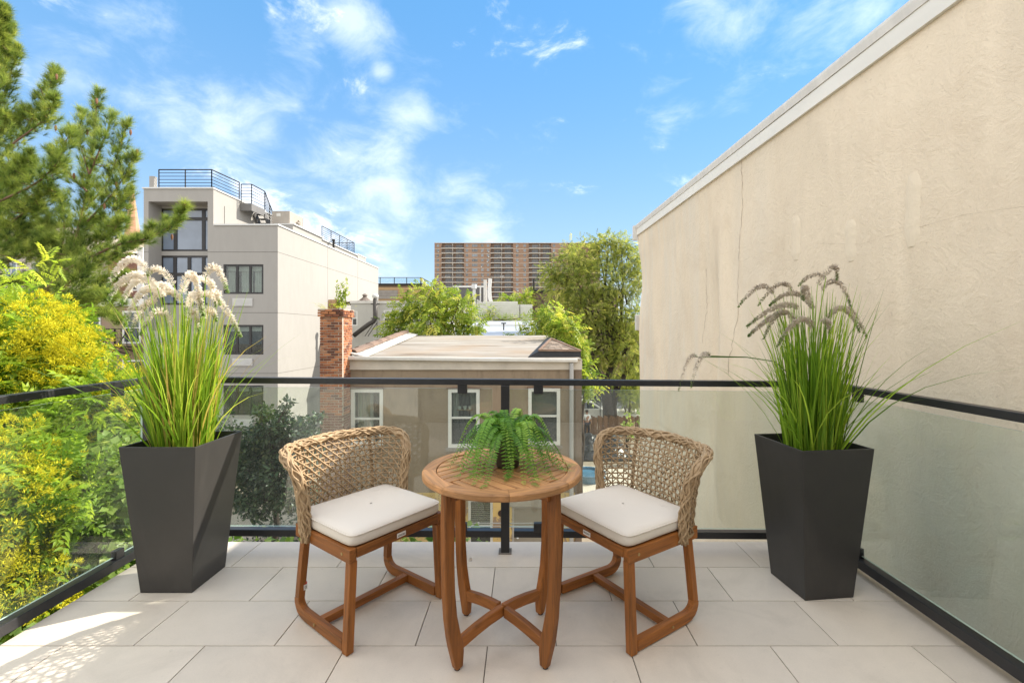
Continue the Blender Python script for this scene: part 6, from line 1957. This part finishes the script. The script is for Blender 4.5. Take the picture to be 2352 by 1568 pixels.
# white pine -------------------------------------------------------------
pine = thing('pine_tree', 'tall sunlit white pine with upswept branches against the sky', 'pine tree', (-10.2, 8.2, GZ))
wd = MB(); pb_ = [at(-160, 900, 8.2), at(-150, 400, 8.2), at(-140, -150, 8.2), at(-135, -420, 8.2)]
pb_ = [Vector((pb_[0].x, 8.2, GZ))] + pb_
wd.tube(pb_, [.26, .22, .18, .12, .05], 9)
strokes = [  # photograph pixels, spread
    ([(-140, 700), (-40, 420), (-5, 150), (8, 15)], 40), ([(-60, 430), (50, 310), (95, 240), (132, 155)], 32), ([(-60, 360), (10, 220), (42, 105)], 30), ([(-60, 300), (-10, 160), (28, 60)], 26),
    ([(30, 330), (110, 270), (130, 215)], 24), ([(-40, 480), (80, 425), (130, 380), (165, 292)], 30), ([(-60, 520), (30, 420), (75, 350)], 40), ([(-100, 420), (-30, 300), (10, 260)], 45),
    ([(-60, 750), (90, 690), (165, 590), (205, 420), (226, 208)], 34), ([(195, 480), (250, 420), (296, 275)], 24), ([(190, 520), (265, 440), (316, 352)], 28), ([(200, 440), (150, 390), (112, 340)], 24), ([(205, 400), (235, 330), (262, 255)], 20), ([(205, 400), (180, 320), (190, 250)], 20),
    ([(170, 590), (250, 520), (302, 432)], 34), ([(165, 610), (230, 560), (285, 500)], 38), ([(150, 640), (235, 600), (325, 545)], 32), ([(150, 620), (270, 560), (345, 548), (405, 510), (428, 468)], 20), ([(330, 550), (347, 515)], 14), ([(372, 540), (384, 500)], 14),
    ([(140, 680), (215, 650), (300, 628)], 34), ([(130, 700), (200, 690), (262, 680)], 30), ([(120, 660), (150, 540), (140, 440)], 38), ([(110, 690), (170, 640), (205, 600)], 42),
    ([(-100, 600), (20, 520), (120, 430)], 42), ([(-100, 640), (40, 590), (130, 545)], 38), ([(-100, 560), (-10, 470), (45, 400)], 48), ([(-100, 690), (20, 650), (95, 640)], 32), ([(-100, 520), (20, 470), (95, 480)], 40), ([(100, 690), (110, 600), (80, 500)], 36), ([(-80, 620), (0, 560), (70, 520)], 40),
    ([(120, 720), (160, 745), (215, 760)], 24), ([(110, 720), (250, 715), (275, 740)], 22), ([(140, 660), (95, 560), (110, 500)], 34), ([(-60, 430), (20, 380), (60, 390)], 44), ([(160, 560), (200, 520), (240, 500)], 36), ([(90, 725), (180, 690), (255, 668)], 32), ([(40, 725), (130, 705), (190, 700)], 34), ([(-80, 730), (30, 700), (90, 690)], 36), ([(130, 730), (200, 725), (290, 690)], 26), ([(-60, 600), (30, 565), (105, 560)], 40), ([(60, 660), (130, 620), (170, 560)], 36), ([(-60, 350), (20, 300), (60, 250)], 30)]
P, A, N_, S_, T_ = [], [], [], [], []
for pts, spread in strokes:
    Yd = 8.0 + random.uniform(-.8, .8)
    W3 = [at(p[0], p[1], Yd + .25 * i * random.uniform(-1, 1)) for i, p in enumerate(pts)]
    seg = sum((b - a).length for a, b in zip(W3, W3[1:]))
    sm = []
    for a, b in zip(W3, W3[1:]):
        for j in range(6): sm.append(a.lerp(b, j / 6))
    sm.append(W3[-1])
    for _ in range(3): sm = [sm[0]] + [(sm[i - 1] + 2 * sm[i] + sm[i + 1]) / 4 for i in range(1, len(sm) - 1)] + [sm[-1]]
    n = len(sm); r0 = .008 + .0055 * seg
    wd.tube(sm, [r0 * (1 - .85 * i / (n - 1)) for i in range(n)], 5, caps=False)
    sw = spread * Yd / F * 1.4
    cnt = int(seg / .0135 * (sw / .25) ** 1.1) + 12
    for k in range(cnt):
        s = .10 + .90 * random.random() ** .75; f = s * (n - 1); j = min(int(f), n - 2)
        p = sm[j].lerp(sm[j + 1], f - j); tg = (sm[j + 1] - sm[j]).normalized()
        d = Vector((random.gauss(0, 1), random.gauss(0, 1), random.gauss(0, .8))).normalized()
        taper = (1.08 - s) ** .55 * (.6 + .4 * random.random())
        q = p + d * sw * taper * random.uniform(.15, 1.15)
        if random.random() < .12: wd.tube([p, (p + q) / 2 + Vector((0, 0, -.02)), q], [.008, .006, .004], 4, caps=False)
        P.append(q); A.append(tg * .8 + d * .7 + Vector((0, 0, .55))); N_.append(Vector((random.uniform(-1, 1), random.uniform(-1, 1), random.uniform(-1, 1)))); S_.append(random.uniform(.11, .175)); T_.append(min(1, max(0, random.gauss(.5, .26))))
part('branches', wd, m_barkpine, pine, smooth=True)
P, A, N_, S_, T_ = map(np.array, (P, A, N_, S_, T_)); outp = []
for k in range(6):
    s = slice(k, None, 6); tv, tf = T_tuft(40, .027, .1, 1.15); outp.append(scatter(P[s], A[s], N_[s], S_[s], tv, tf, T_[s], [-.18, -.18, .22] * 40))  # highlight put into the tint: needle tips lighter, bases darker
leafmesh('needles', join(outp), f_pine, pine, kind='stuff')
mb = MB()
for (px, py) in ((222, 228), (130, 172), (315, 345), (300, 300), (200, 300), (240, 470), (128, 290), (268, 420), (418, 500), (395, 540), (170, 400)):
    c = at(px, py, 7.6); mb.lathe([(0, -.09), (.014, -.06), (.02, -.03), (.014, .01), (0, .02)], c, 7)
part('cones', mb, plain('cone_brown', (.20, .10, .05), .9, .3, 20), pine, kind='stuff')


def crown(parent, name, lobes, n, mat, size, tmpl, tint=(.5, .2), up=.35, droop=.0, shell=.5, variants=5, out=.7):
    P, D, idx = lobe_points(lobes, n, shell)
    A = nrm(D * out + rdirs(n) * .75 + np.array([0, 0, -droop]))
    Nn = nrm(D * .5 + np.array([0, 0, up]) + rdirs(n) * .45)
    S_ = size * (0.7 + .6 * RNG.random(n))
    jit = RNG.normal(0, .07, len(lobes))[idx]
    T_ = np.clip(RNG.normal(tint[0], tint[1], n) + jit, 0, 1)
    parts = []
    for k in range(variants):
        s = slice(k, None, variants); tv, tf = tmpl(); parts.append(scatter(P[s], A[s], Nn[s], S_[s], tv, tf, T_[s]))
    return leafmesh(name, join(parts), mat, parent, kind='stuff')


def lobes_px(lst, Yc, jy=.3, flat=.9):
    o = []
    for (px, py, r) in lst:
        Yd = Yc + random.uniform(-1, 1) * jy; rr = r * Yd / F
        o.append((tuple(at(px, py, Yd)), (rr, rr * 1.0, rr * flat)))
    return o


def wood_of(parent, mat, base, fork, lobes, r0, r1, name='trunk', extra=3, n=8):
    mb = MB(); limb(mb, base, fork, r0, r1, .05, 8, n)
    p = part(name, mb, mat, parent, smooth=True)
    mb = MB()
    for c, r in lobes:
        c = Vector(c); pts = limb(mb, fork, c, r1 * .55, .012 + r1 * .06, .12, 7, 6)
        for k in range(extra):
            d = Vector((random.gauss(0, 1), random.gauss(0, 1), random.gauss(0, 1))).normalized()
            limb(mb, pts[4 + k % 3], c + Vector((d.x * r[0], d.y * r[1], d.z * r[2])) * .85, .01 + r1 * .08, .006, .15, 5, 4)
    part('branch', mb, mat, parent, smooth=True)


# golden rain tree: compound green leaves, yellow flower sprays on the outside
rain = thing('golden_rain_tree', 'golden rain tree full of yellow flower sprays just outside the railing', 'flowering tree', (-6.2, 5.2, GZ))
lf = lobes_px([(150, 940, 105), (215, 1000, 95), (60, 1000, 110), (130, 1060, 100), (60, 800, 105), (120, 805, 60), (230, 925, 65), (290, 950, 50), (30, 900, 100), (20, 720, 40), (235, 950, 80), (-60, 900, 130), (-60, 1080, 130)], 5.3, .45)
lf2 = lobes_px([(-10, 1080, 80), (-20, 1180, 85), (70, 1290, 70), (40, 1360, 70), (-30, 1300, 90), (110, 1350, 45), (150, 1130, 70)], 3.9, .25)
crown(rain, 'foliage', lf + lf2, 9000, f_rain, .27, lambda: T_pinnate(6, .30, .115), (.48, .2), .5, .25, .45)
wood_of(rain, m_bark, (-6.2, 5.2, GZ), at(60, 1010, 5.2), lf + lf2, .14, .07, extra=2)
fl_ = lobes_px([(40, 790, 100), (110, 730, 45), (140, 770, 45), (200, 880, 45), (20, 880, 75), (70, 850, 70), (150, 800, 50), (250, 900, 55), (300, 890, 25), (265, 930, 40), (100, 930, 40), (150, 815, 35), (280, 920, 36), (180, 1000, 30), (235, 1000, 35)], 5.0, .35)
fl2 = lobes_px([(5, 1050, 65), (30, 1120, 55), (20, 1190, 60), (70, 1290, 45), (90, 1345, 45), (50, 1390, 40), (15, 1270, 55), (-10, 1110, 70), (60, 1070, 45), (110, 1320, 40), (40, 1240, 50)], 3.7, .2)
out_ = []; nsp = 800
Pp, Dd, _i = lobe_points(fl_ + fl2, nsp, .78)
for i in range(nsp):
    p = Vector(Pp[i]); d = Vector(Dd[i]); d = (d + Vector((0, 0, .35)) + Vector(rdirs(1)[0]) * .5).normalized()
    L = random.uniform(.12, .26); m_ = 80
    tt = RNG.random(m_) ** .8; sd = rdirs(m_)
    pos = np.array(p) + np.outer(tt * L, np.array(d)) + sd * ((1.05 - tt) * .075)[:, None] + np.array([0, 0, -.05]) * (tt ** 2)[:, None]
    tv = [(0, -.09, 0), (1, 0, .1), (0, .09, 0), (.5, 0, .25)]
    out_.append(scatter(pos, sd + np.array(d) * .6 + np.array([0, 0, .2]), rdirs(m_), .018 + .022 * RNG.random(m_), tv, [(0, 1, 3), (3, 1, 2)], np.clip(.5 + RNG.normal(0, .25, m_), 0, 1)))
leafmesh('flower_sprays', join(out_), f_yel, rain, kind='stuff')
# branch of fresh green leaflets in front of the pale house
sp_ = lobes_px([(70, 622, 14), (105, 604, 10), (35, 650, 18), (135, 602, 6)], 5.0, .1)
crown(rain, 'fresh_foliage', sp_, 46, f_rain, .17, lambda: T_pinnate(7, .26, .10), (.85, .12), .8, .1, .3)

# creeper on the yard fence under the rain tree
ivy = thing('ivy_hedge', 'sunlit ivy covered mound beneath the golden rain tree', 'ivy', (-3.6, 4.4, GZ))
iv = lobes_px([(200, 1120, 70), (250, 1060, 60), (290, 1130, 60), (240, 1200, 65), (300, 1200, 50), (200, 1260, 60), (270, 1270, 55), (150, 1200, 60), (320, 1260, 45), (180, 1330, 50)], 4.5, .3)
crown(ivy, 'foliage', iv, 5200, f_ivy, .075, lambda: T_leaf(.42, .06, .15), (.55, .22), .7, .2, .6, 3)
mb = MB(); limb(mb, (-3.6, 4.6, GZ), iv[0][0], .09, .05)
for c, r in iv[1:]: limb(mb, iv[0][0], c, .03, .01)
part('stems', mb, m_bark, ivy)
# ivy running along the front edge
iv2 = thing('ivy_bank', 'low bank of ivy below the front edge of the terrace', 'ivy', (-1.9, 4.2, GZ))
il = [((-3.2 + .42 * k, 4.1 + random.uniform(-.15, .15), -.72 + random.uniform(-.08, .08)), (.38, .4, .24)) for k in range(7)]
crown(iv2, 'foliage', il, 1700, f_ivy, .07, lambda: T_leaf(.42, .06, .15), (.5, .25), .9, .1, .6, 3)
mb = MB()
for c, r in il: limb(mb, (c[0], c[1] + .1, GZ), c, .05, .02)
part('stems', mb, m_bark, iv2)
# leaves under the left rail
iv3 = thing('ivy_fringe', 'strip of ivy showing under the rail on the golden tree side', 'ivy', (-2.9, 2.2, GZ))
il = [((-2.75 + random.uniform(-.1, .1), 1.0 + .35 * k, -.55), (.3, .35, .22)) for k in range(6)]
crown(iv3, 'foliage', il, 1300, f_ivy, .06, lambda: T_leaf(.42, .06, .15), (.5, .25), .9, .1, .6, 3)
mb = MB()
for c, r in il: limb(mb, (c[0] - .2, c[1], GZ), c, .05, .02)
part('stems', mb, m_bark, iv3)

# dark shrub seen through the front glass
shr = thing('dark_shrub', 'dark glossy shrub behind the glass between planter and rattan chair', 'shrub', (-4.6, 8.6, GZ))
sl_ = lobes_px([(585, 1010, 38), (620, 985, 35), (660, 985, 32), (600, 1050, 45), (650, 1035, 42), (690, 1010, 30), (570, 1080, 40), (560, 1130, 40), (640, 1090, 45), (700, 1060, 40), (605, 945, 20), (650, 950, 16), (660, 925, 12), (700, 975, 18), (730, 960, 12), (715, 1000, 22), (600, 1150, 45), (680, 1130, 45)], 8.4, .4)
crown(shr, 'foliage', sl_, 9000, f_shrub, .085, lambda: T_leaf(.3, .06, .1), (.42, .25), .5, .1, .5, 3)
wood_of(shr, m_barkdark, (-4.6, 8.6, GZ), at(630, 1150, 8.5), sl_, .08, .05, extra=2)
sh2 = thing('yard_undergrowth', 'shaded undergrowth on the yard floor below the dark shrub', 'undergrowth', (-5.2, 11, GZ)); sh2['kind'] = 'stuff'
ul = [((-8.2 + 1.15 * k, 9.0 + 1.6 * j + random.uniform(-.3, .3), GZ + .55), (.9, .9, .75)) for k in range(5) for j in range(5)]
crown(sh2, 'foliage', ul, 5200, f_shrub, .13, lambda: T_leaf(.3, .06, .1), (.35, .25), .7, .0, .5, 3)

# plants behind the house ---------------------------------------------
ai = thing('ailanthus_tree', 'broad bright ailanthus tree rising behind the pale flat roof', 'tree', (-4.2, 22.2, GZ))
la = lobes_px([(922, 712, 26), (952, 696, 28), (985, 682, 30), (1025, 695, 34), (1065, 710, 32), (1088, 740, 22), (905, 748, 26), (940, 748, 38), (990, 738, 42), (1040, 748, 40), (1075, 768, 26), (995, 658, 10), (930, 684, 12), (1055, 682, 14), (1098, 770, 14), (892, 772, 16), (880, 742, 9), (1010, 668, 12), (1078, 690, 10)], 22.2, .7)
crown(ai, 'foliage', la, 1500, f_ail, .44, lambda: T_pinnate(5, .32, .13, .3), (.55, .25), .9, .2, .4)
wood_of(ai, m_bark, (-4.4, 22.2, GZ), at(1000, 830, 22.2), la, .16, .09, extra=2)
a2 = thing('ailanthus_tree', 'narrow drooping ailanthus beside the shingled roof hood', 'tree', (2.1, 18.3, GZ))
l2 = lobes_px([(1240, 745, 26), (1262, 728, 26), (1290, 738, 28), (1310, 765, 26), (1325, 800, 26), (1340, 840, 22), (1348, 872, 20), (1352, 892, 13), (1225, 765, 18), (1290, 775, 30), (1368, 880, 10)], 18.3, .4)
for i_, (c, r) in enumerate(l2):
    if c[0] < 1.45: l2[i_] = ((c[0] * 21.9 / c[1], 21.9, H + (c[2] - H) * 21.9 / c[1]), tuple(v * 1.18 for v in r))
crown(a2, 'foliage', l2, 720, f_ail, .44, lambda: T_pinnate(5, .32, .13, .3), (.55, .25), .9, .2, .4)
wood_of(a2, m_barkdark, (2.3, 18.6, GZ), at(1345, 900, 18.6), l2, .10, .06, extra=2)
elm = thing('elm_tree', 'big feathery elm beside the beige party wall', 'elm tree', (6.1, 31.8, GZ))
le = lobes_px([(1300, 615, 42), (1345, 590, 42), (1395, 578, 40), (1440, 592, 42), (1470, 640, 40), (1285, 665, 36), (1330, 655, 46), (1380, 640, 46), (1430, 655, 44), (1262, 632, 22), (1310, 715, 42), (1360, 715, 46), (1410, 725, 46), (1460, 735, 42), (1290, 740, 26), (1340, 775, 40), (1395, 795, 38), (1445, 805, 40), (1320, 805, 28), (1470, 845, 30), (1410, 850, 26), (1375, 556, 20), (1425, 560, 24), (1400, 548, 14), (1465, 590, 26), (1310, 575, 20), (1460, 885, 24), (1440, 905, 16), (1350, 830, 22), (1250, 720, 16), (1245, 690, 12), (1345, 868, 14), (1425, 770, 34), (1278, 780, 24), (1470, 790, 26), (1375, 830, 20)], 31.8, 1.3)
crown(elm, 'foliage', le, 8000, f_elm, .47, lambda: T_pinnate(8, .24, .075, .2), (.5, .24), .6, .15, .42, 6)
mb = MB(); fk = at(1392, 890, 31.6); bs_ = Vector((at(1402, 985, 31.6).x, 31.6, GZ))
mb.tube([bs_ - Vector((0, 0, .1)), bs_.lerp(fk, .15), bs_.lerp(fk, .5), fk], [.62, .46, .38, .34], 12)
mb.tube([bs_ + Vector((.25, .1, .3)), at(1408, 930, 31.7), at(1418, 890, 31.8)], [.3, .26, .22], 9)
part('trunk', mb, m_barkdark, elm, smooth=True)
mb = MB()
for pts, r0, r1 in (([(1392, 890), (1402, 850), (1415, 810), (1425, 740), (1432, 660)], .28, .07), ([(1392, 890), (1375, 855), (1360, 825), (1352, 760), (1340, 660)], .2, .05), ([(1418, 890), (1435, 860), (1455, 830), (1478, 800)], .2, .07), ([(1392, 890), (1365, 870), (1350, 840), (1338, 800)], .16, .05), ([(1405, 845), (1440, 800), (1462, 760), (1475, 700)], .14, .05), ([(1412, 810), (1395, 740), (1390, 650), (1398, 570)], .15, .03), ([(1360, 825), (1320, 760), (1300, 680)], .11, .03)):
    W3 = [at(p[0], p[1], 31.6 + .3 * i) for i, p in enumerate(pts)]; n = len(W3)
    mb.tube(W3, [r0 + (r1 - r0) * i / (n - 1) for i in range(n)], 8, caps=False)
for c, r in le:
    lim = at(random.uniform(1350, 1440), random.uniform(690, 830), 32)
    limb(mb, lim, c, .07, .02, .12, 6, 5)
    for k in range(2):
        d = Vector((random.gauss(0, 1), random.gauss(0, 1), random.gauss(0, 1))).normalized(); limb(mb, c, Vector(c) + d * r[0] * .95, .025, .01, .12, 4, 4)
part('branch', mb, m_barkdark, elm, smooth=True)

# smaller growth
def bush(name, label, lst, Yc, n, mat, size, tmpl, cat='bush', jy=.3, tint=(.55, .2), stem=None, **k):
    lb = lobes_px(lst, Yc, jy); b0 = Vector(lb[0][0]); zb = stem if stem is not None else GZ
    t = thing(name, label, cat, (b0.x, b0.y, zb))
    crown(t, 'foliage', lb, n, mat, size, tmpl, tint, **k)
    mb = MB()
    for c, r in lb: limb(mb, (b0.x + random.uniform(-.1, .1) * r[0], b0.y, zb), c, .05, .015, .1, 5, 5)
    part('stem', mb, m_bark, t)
    return t


pin = lambda: T_pinnate(6, .26, .09, .3)
lf_ = lambda: T_leaf(.3, .06, .1)
bush('roof_shrub', 'straggly tall seedling against the pale siding parapet', [(1120, 690 + 32, 10), (1128, 712, 9), (1140, 718, 8)], 43.9, 70, f_ail, .42, pin, stem=at(0, 737, 43.9).z)
bush('roof_shrub', 'row of low weeds along the foot of the pale siding parapet', [(1125, 732, 11), (1148, 733, 10), (1165, 730, 10), (1180, 733, 9), (1200, 732, 12), (1216, 731, 12)], 43.6, 260, f_ail, .34, pin, stem=at(0, 739, 43.6).z)
bush('distant_bush', 'distant bush peeping over the middle of the siding parapet', [(1150, 692, 9), (1170, 690, 10), (1185, 692, 7)], 60, 110, f_ail, .9, pin)
bush('distant_bush', 'distant leafy bush beside the dark brick house roof', [(1208, 688, 14), (1200, 698, 12), (1216, 678, 10)], 49, 170, f_ail, .75, pin)
bush('street_tree', 'dim street tree beyond the chain link fence', [(1440, 890, 34), (1470, 900, 34), (1450, 925, 20), (1478, 860, 30), (1425, 880, 20)], 39, 900, f_elm, .6, pin, 'tree', 1.0, (.4, .2))
bush('street_tree', 'sunlit street tree behind the elm trunk', [(1345, 850, 35), (1365, 885, 22), (1330, 900, 30)], 52, 500, f_elm, .8, pin, 'tree', 1.0, (.65, .2))
bush('vine', 'tall sunlit leafy vine standing at the corner of the beige wall', [(1474, 950, 9), (1476, 970, 10), (1478, 990, 10), (1472, 1005, 9), (1478, 1020, 9)], 24.5, 190, f_ivy, .16, lambda: T_leaf(.42, .06, .15), 'vine')
bush('yard_sapling', 'light green sapling in front of the board fence', [(1440, 955, 7), (1446, 972, 8), (1440, 988, 9), (1436, 978, 5), (1445, 1000, 9)], 26, 120, f_ivy, .19, lambda: T_leaf(.42, .06, .15), 'sapling', .1, (.8, .15))
bush('gap_seedling', 'few leafy tips over the rear edge of the pale roof', [(1190, 768, 9), (1205, 764, 8), (1175, 770, 6)], 21.6, 36, f_ail, .5, pin, 'seedling', .2)
bush('fence_shrub', 'sunlit hedge tips at the foot of the grey apartment house', [(500, 1010, 60), (450, 1050, 60), (420, 980, 40)], 14, 1500, f_shrub, .14, lf_, 'shrub', .4)
# weeds on the chimney head
wt = thing('chimney_weeds', 'spindly green weeds growing from the head of the brick chimney', 'weeds', (-5.15, 12.8, 1.93))
out_ = []; P, A, N_, S_, T_ = [], [], [], [], []
for i, (px, py) in enumerate(((772, 648), (775, 655), (788, 645), (790, 655), (797, 640), (803, 650), (800, 662), (795, 668), (783, 672), (806, 672))):
    b = Vector((-5.12 + random.uniform(-.12, .14), 12.8 + random.uniform(-.1, .1), 1.94)); e = at(px, py, 12.8)
    pts = [b.lerp(e, s) + Vector((.03 * math.sin(3 * s + i), 0, 0)) for s in np.linspace(0, 1, 8)]
    out_.append(blade_strip(pts, .016, .3))
    for k in range(26):
        s = random.uniform(.1, 1); P.append(b.lerp(e, s)); A.append(Vector((random.gauss(0, .7), random.gauss(0, .7), 1))); N_.append(rdirs(1)[0]); S_.append(random.uniform(.06, .11)); T_.append(random.uniform(.3, .9))
for k in range(150):
    P.append(Vector((-5.12 + random.gauss(0, .13), 12.75 + random.gauss(0, .15), 1.96 + abs(random.gauss(0, .09))))); A.append(Vector((random.gauss(0, 1), random.gauss(0, 1), .6))); N_.append(Vector((0, 0, 1))); S_.append(random.uniform(.05, .1)); T_.append(random.uniform(.4, 1))
tv, tf = T_leaf(.2, .05, .1); out_.append(scatter(P, A, N_, S_, tv, tf, T_)); leafmesh('foliage', join(out_), f_ail, wt, kind='stuff')
out_ = []
for k in range(16):
    b = Vector((-5.35 + random.uniform(-.15, .1), 12.5, 1.95)); e = b + Vector((random.uniform(-.5, -.1), random.uniform(-.2, .1), random.uniform(.02, .2)))
    out_.append(blade_strip([b, b.lerp(e, .5) + Vector((0, 0, .04)), e], .010, .95))
leafmesh('dry_grass', join(out_), f_ail, wt, kind='stuff')

# far tree line closing the horizon
random.seed(77)
ft = [((-260 + 14 * k + random.uniform(-4, 4), 330 + random.uniform(-15, 25), GZ + 4), (11, 8, random.uniform(5, 8))) for k in range(46)]
tl_ = thing('distant_trees', 'far line of trees closing the horizon', 'trees', (0, 330, GZ)); tl_['kind'] = 'stuff'
crown(tl_, 'foliage', ft, 5000, f_elm, 2.2, lf_, (.4, .2), .6, .1, .6, 3)

# ================================================================== PERSON IN THE YARD
pr = at(1348, 950, 30.2); pX, pY = pr.x, 30.2
J = {'pelvis': (0, 0, .95), 'chest': (0, .02, 1.28), 'neck': (0, .0, 1.50), 'head': (0, -.02, 1.62), 'crown': (0, -.01, 1.74),
     'sl': (-.19, .01, 1.42), 'el': (-.27, .03, 1.15), 'wl': (-.25, -.10, .93), 'hl': (-.25, -.14, .86), 'sr': (.19, .01, 1.42), 'er': (.28, .02, 1.16), 'wr': (.27, -.12, .95), 'hr': (.27, -.16, .88),
     'pl': (-.09, 0, .90), 'kl': (-.11, -.02, .50), 'al': (-.12, .03, .09), 'tl': (-.13, -.12, .04), 'pr': (.09, 0, .90), 'kr': (.12, -.04, .50), 'ar': (.13, .02, .09), 'tr': (.15, -.13, .04)}
RAD = {'pelvis': .14, 'chest': .16, 'neck': .055, 'head': .095, 'crown': .075, 'sl': .075, 'el': .045, 'wl': .03, 'hl': .035, 'sr': .075, 'er': .045, 'wr': .03, 'hr': .035, 'pl': .095, 'kl': .062, 'al': .042, 'tl': .04, 'pr': .095, 'kr': .062, 'ar': .042, 'tr': .04}
E_ = [('pelvis', 'chest'), ('chest', 'neck'), ('neck', 'head'), ('head', 'crown'), ('chest', 'sl'), ('sl', 'el'), ('el', 'wl'), ('wl', 'hl'), ('chest', 'sr'), ('sr', 'er'), ('er', 'wr'), ('wr', 'hr'), ('pelvis', 'pl'), ('pl', 'kl'), ('kl', 'al'), ('al', 'tl'), ('pelvis', 'pr'), ('pr', 'kr'), ('kr', 'ar'), ('ar', 'tr')]


def skin(name, keys, edges, scale_, mat, parent=None, root=None):
    me = bpy.data.meshes.new(name); ix = {k: i for i, k in enumerate(keys)}
    me.from_pydata([J[k] for k in keys], [(ix[a], ix[b]) for a, b in edges], []); me.materials.append(mat)
    o = link(name, me, parent, (0, 0, 0))
    md = o.modifiers.new('skin', 'SKIN'); md.use_smooth_shade = True
    for k in keys:
        s = me.skin_vertices[0].data[ix[k]]; s.radius = (RAD[k] * scale_,) * 2; s.use_root = (k == (root or keys[0]))
    o.modifiers.new('subsurf', 'SUBSURF').levels = 1; o.modifiers['subsurf'].render_levels = 1
    return o


m_skin = plain('skin', (.36, .20, .13), .6, .06, 5)
pe = skin('person', list(J), E_, 1.0, m_skin)
pe.location = (pX, pY, GZ); pe.rotation_euler = (0, 0, .3)
tag(pe, 'person in a white t-shirt and dark trousers standing in the yard by the tarpaulin', 'person')
skin('white_shirt', ['pelvis', 'chest', 'neck', 'sl', 'el', 'sr', 'er'], [('pelvis', 'chest'), ('chest', 'neck'), ('chest', 'sl'), ('sl', 'el'), ('chest', 'sr'), ('sr', 'er')], 1.14, m_white, pe)
skin('dark_trousers', ['pelvis', 'pl', 'kl', 'al', 'pr', 'kr', 'ar'], [('pelvis', 'pl'), ('pl', 'kl'), ('kl', 'al'), ('pelvis', 'pr'), ('pr', 'kr'), ('kr', 'ar')], 1.12, plain('denim', (.03, .035, .05), .9), pe)
mb = MB(); mb.lathe([(.10, 1.66), (.112, 1.70), (.10, 1.76), (.06, 1.80), (0, 1.81)], (0, 0, 0), 12); part('hair', mb, m_barkdark, pe, local=True)
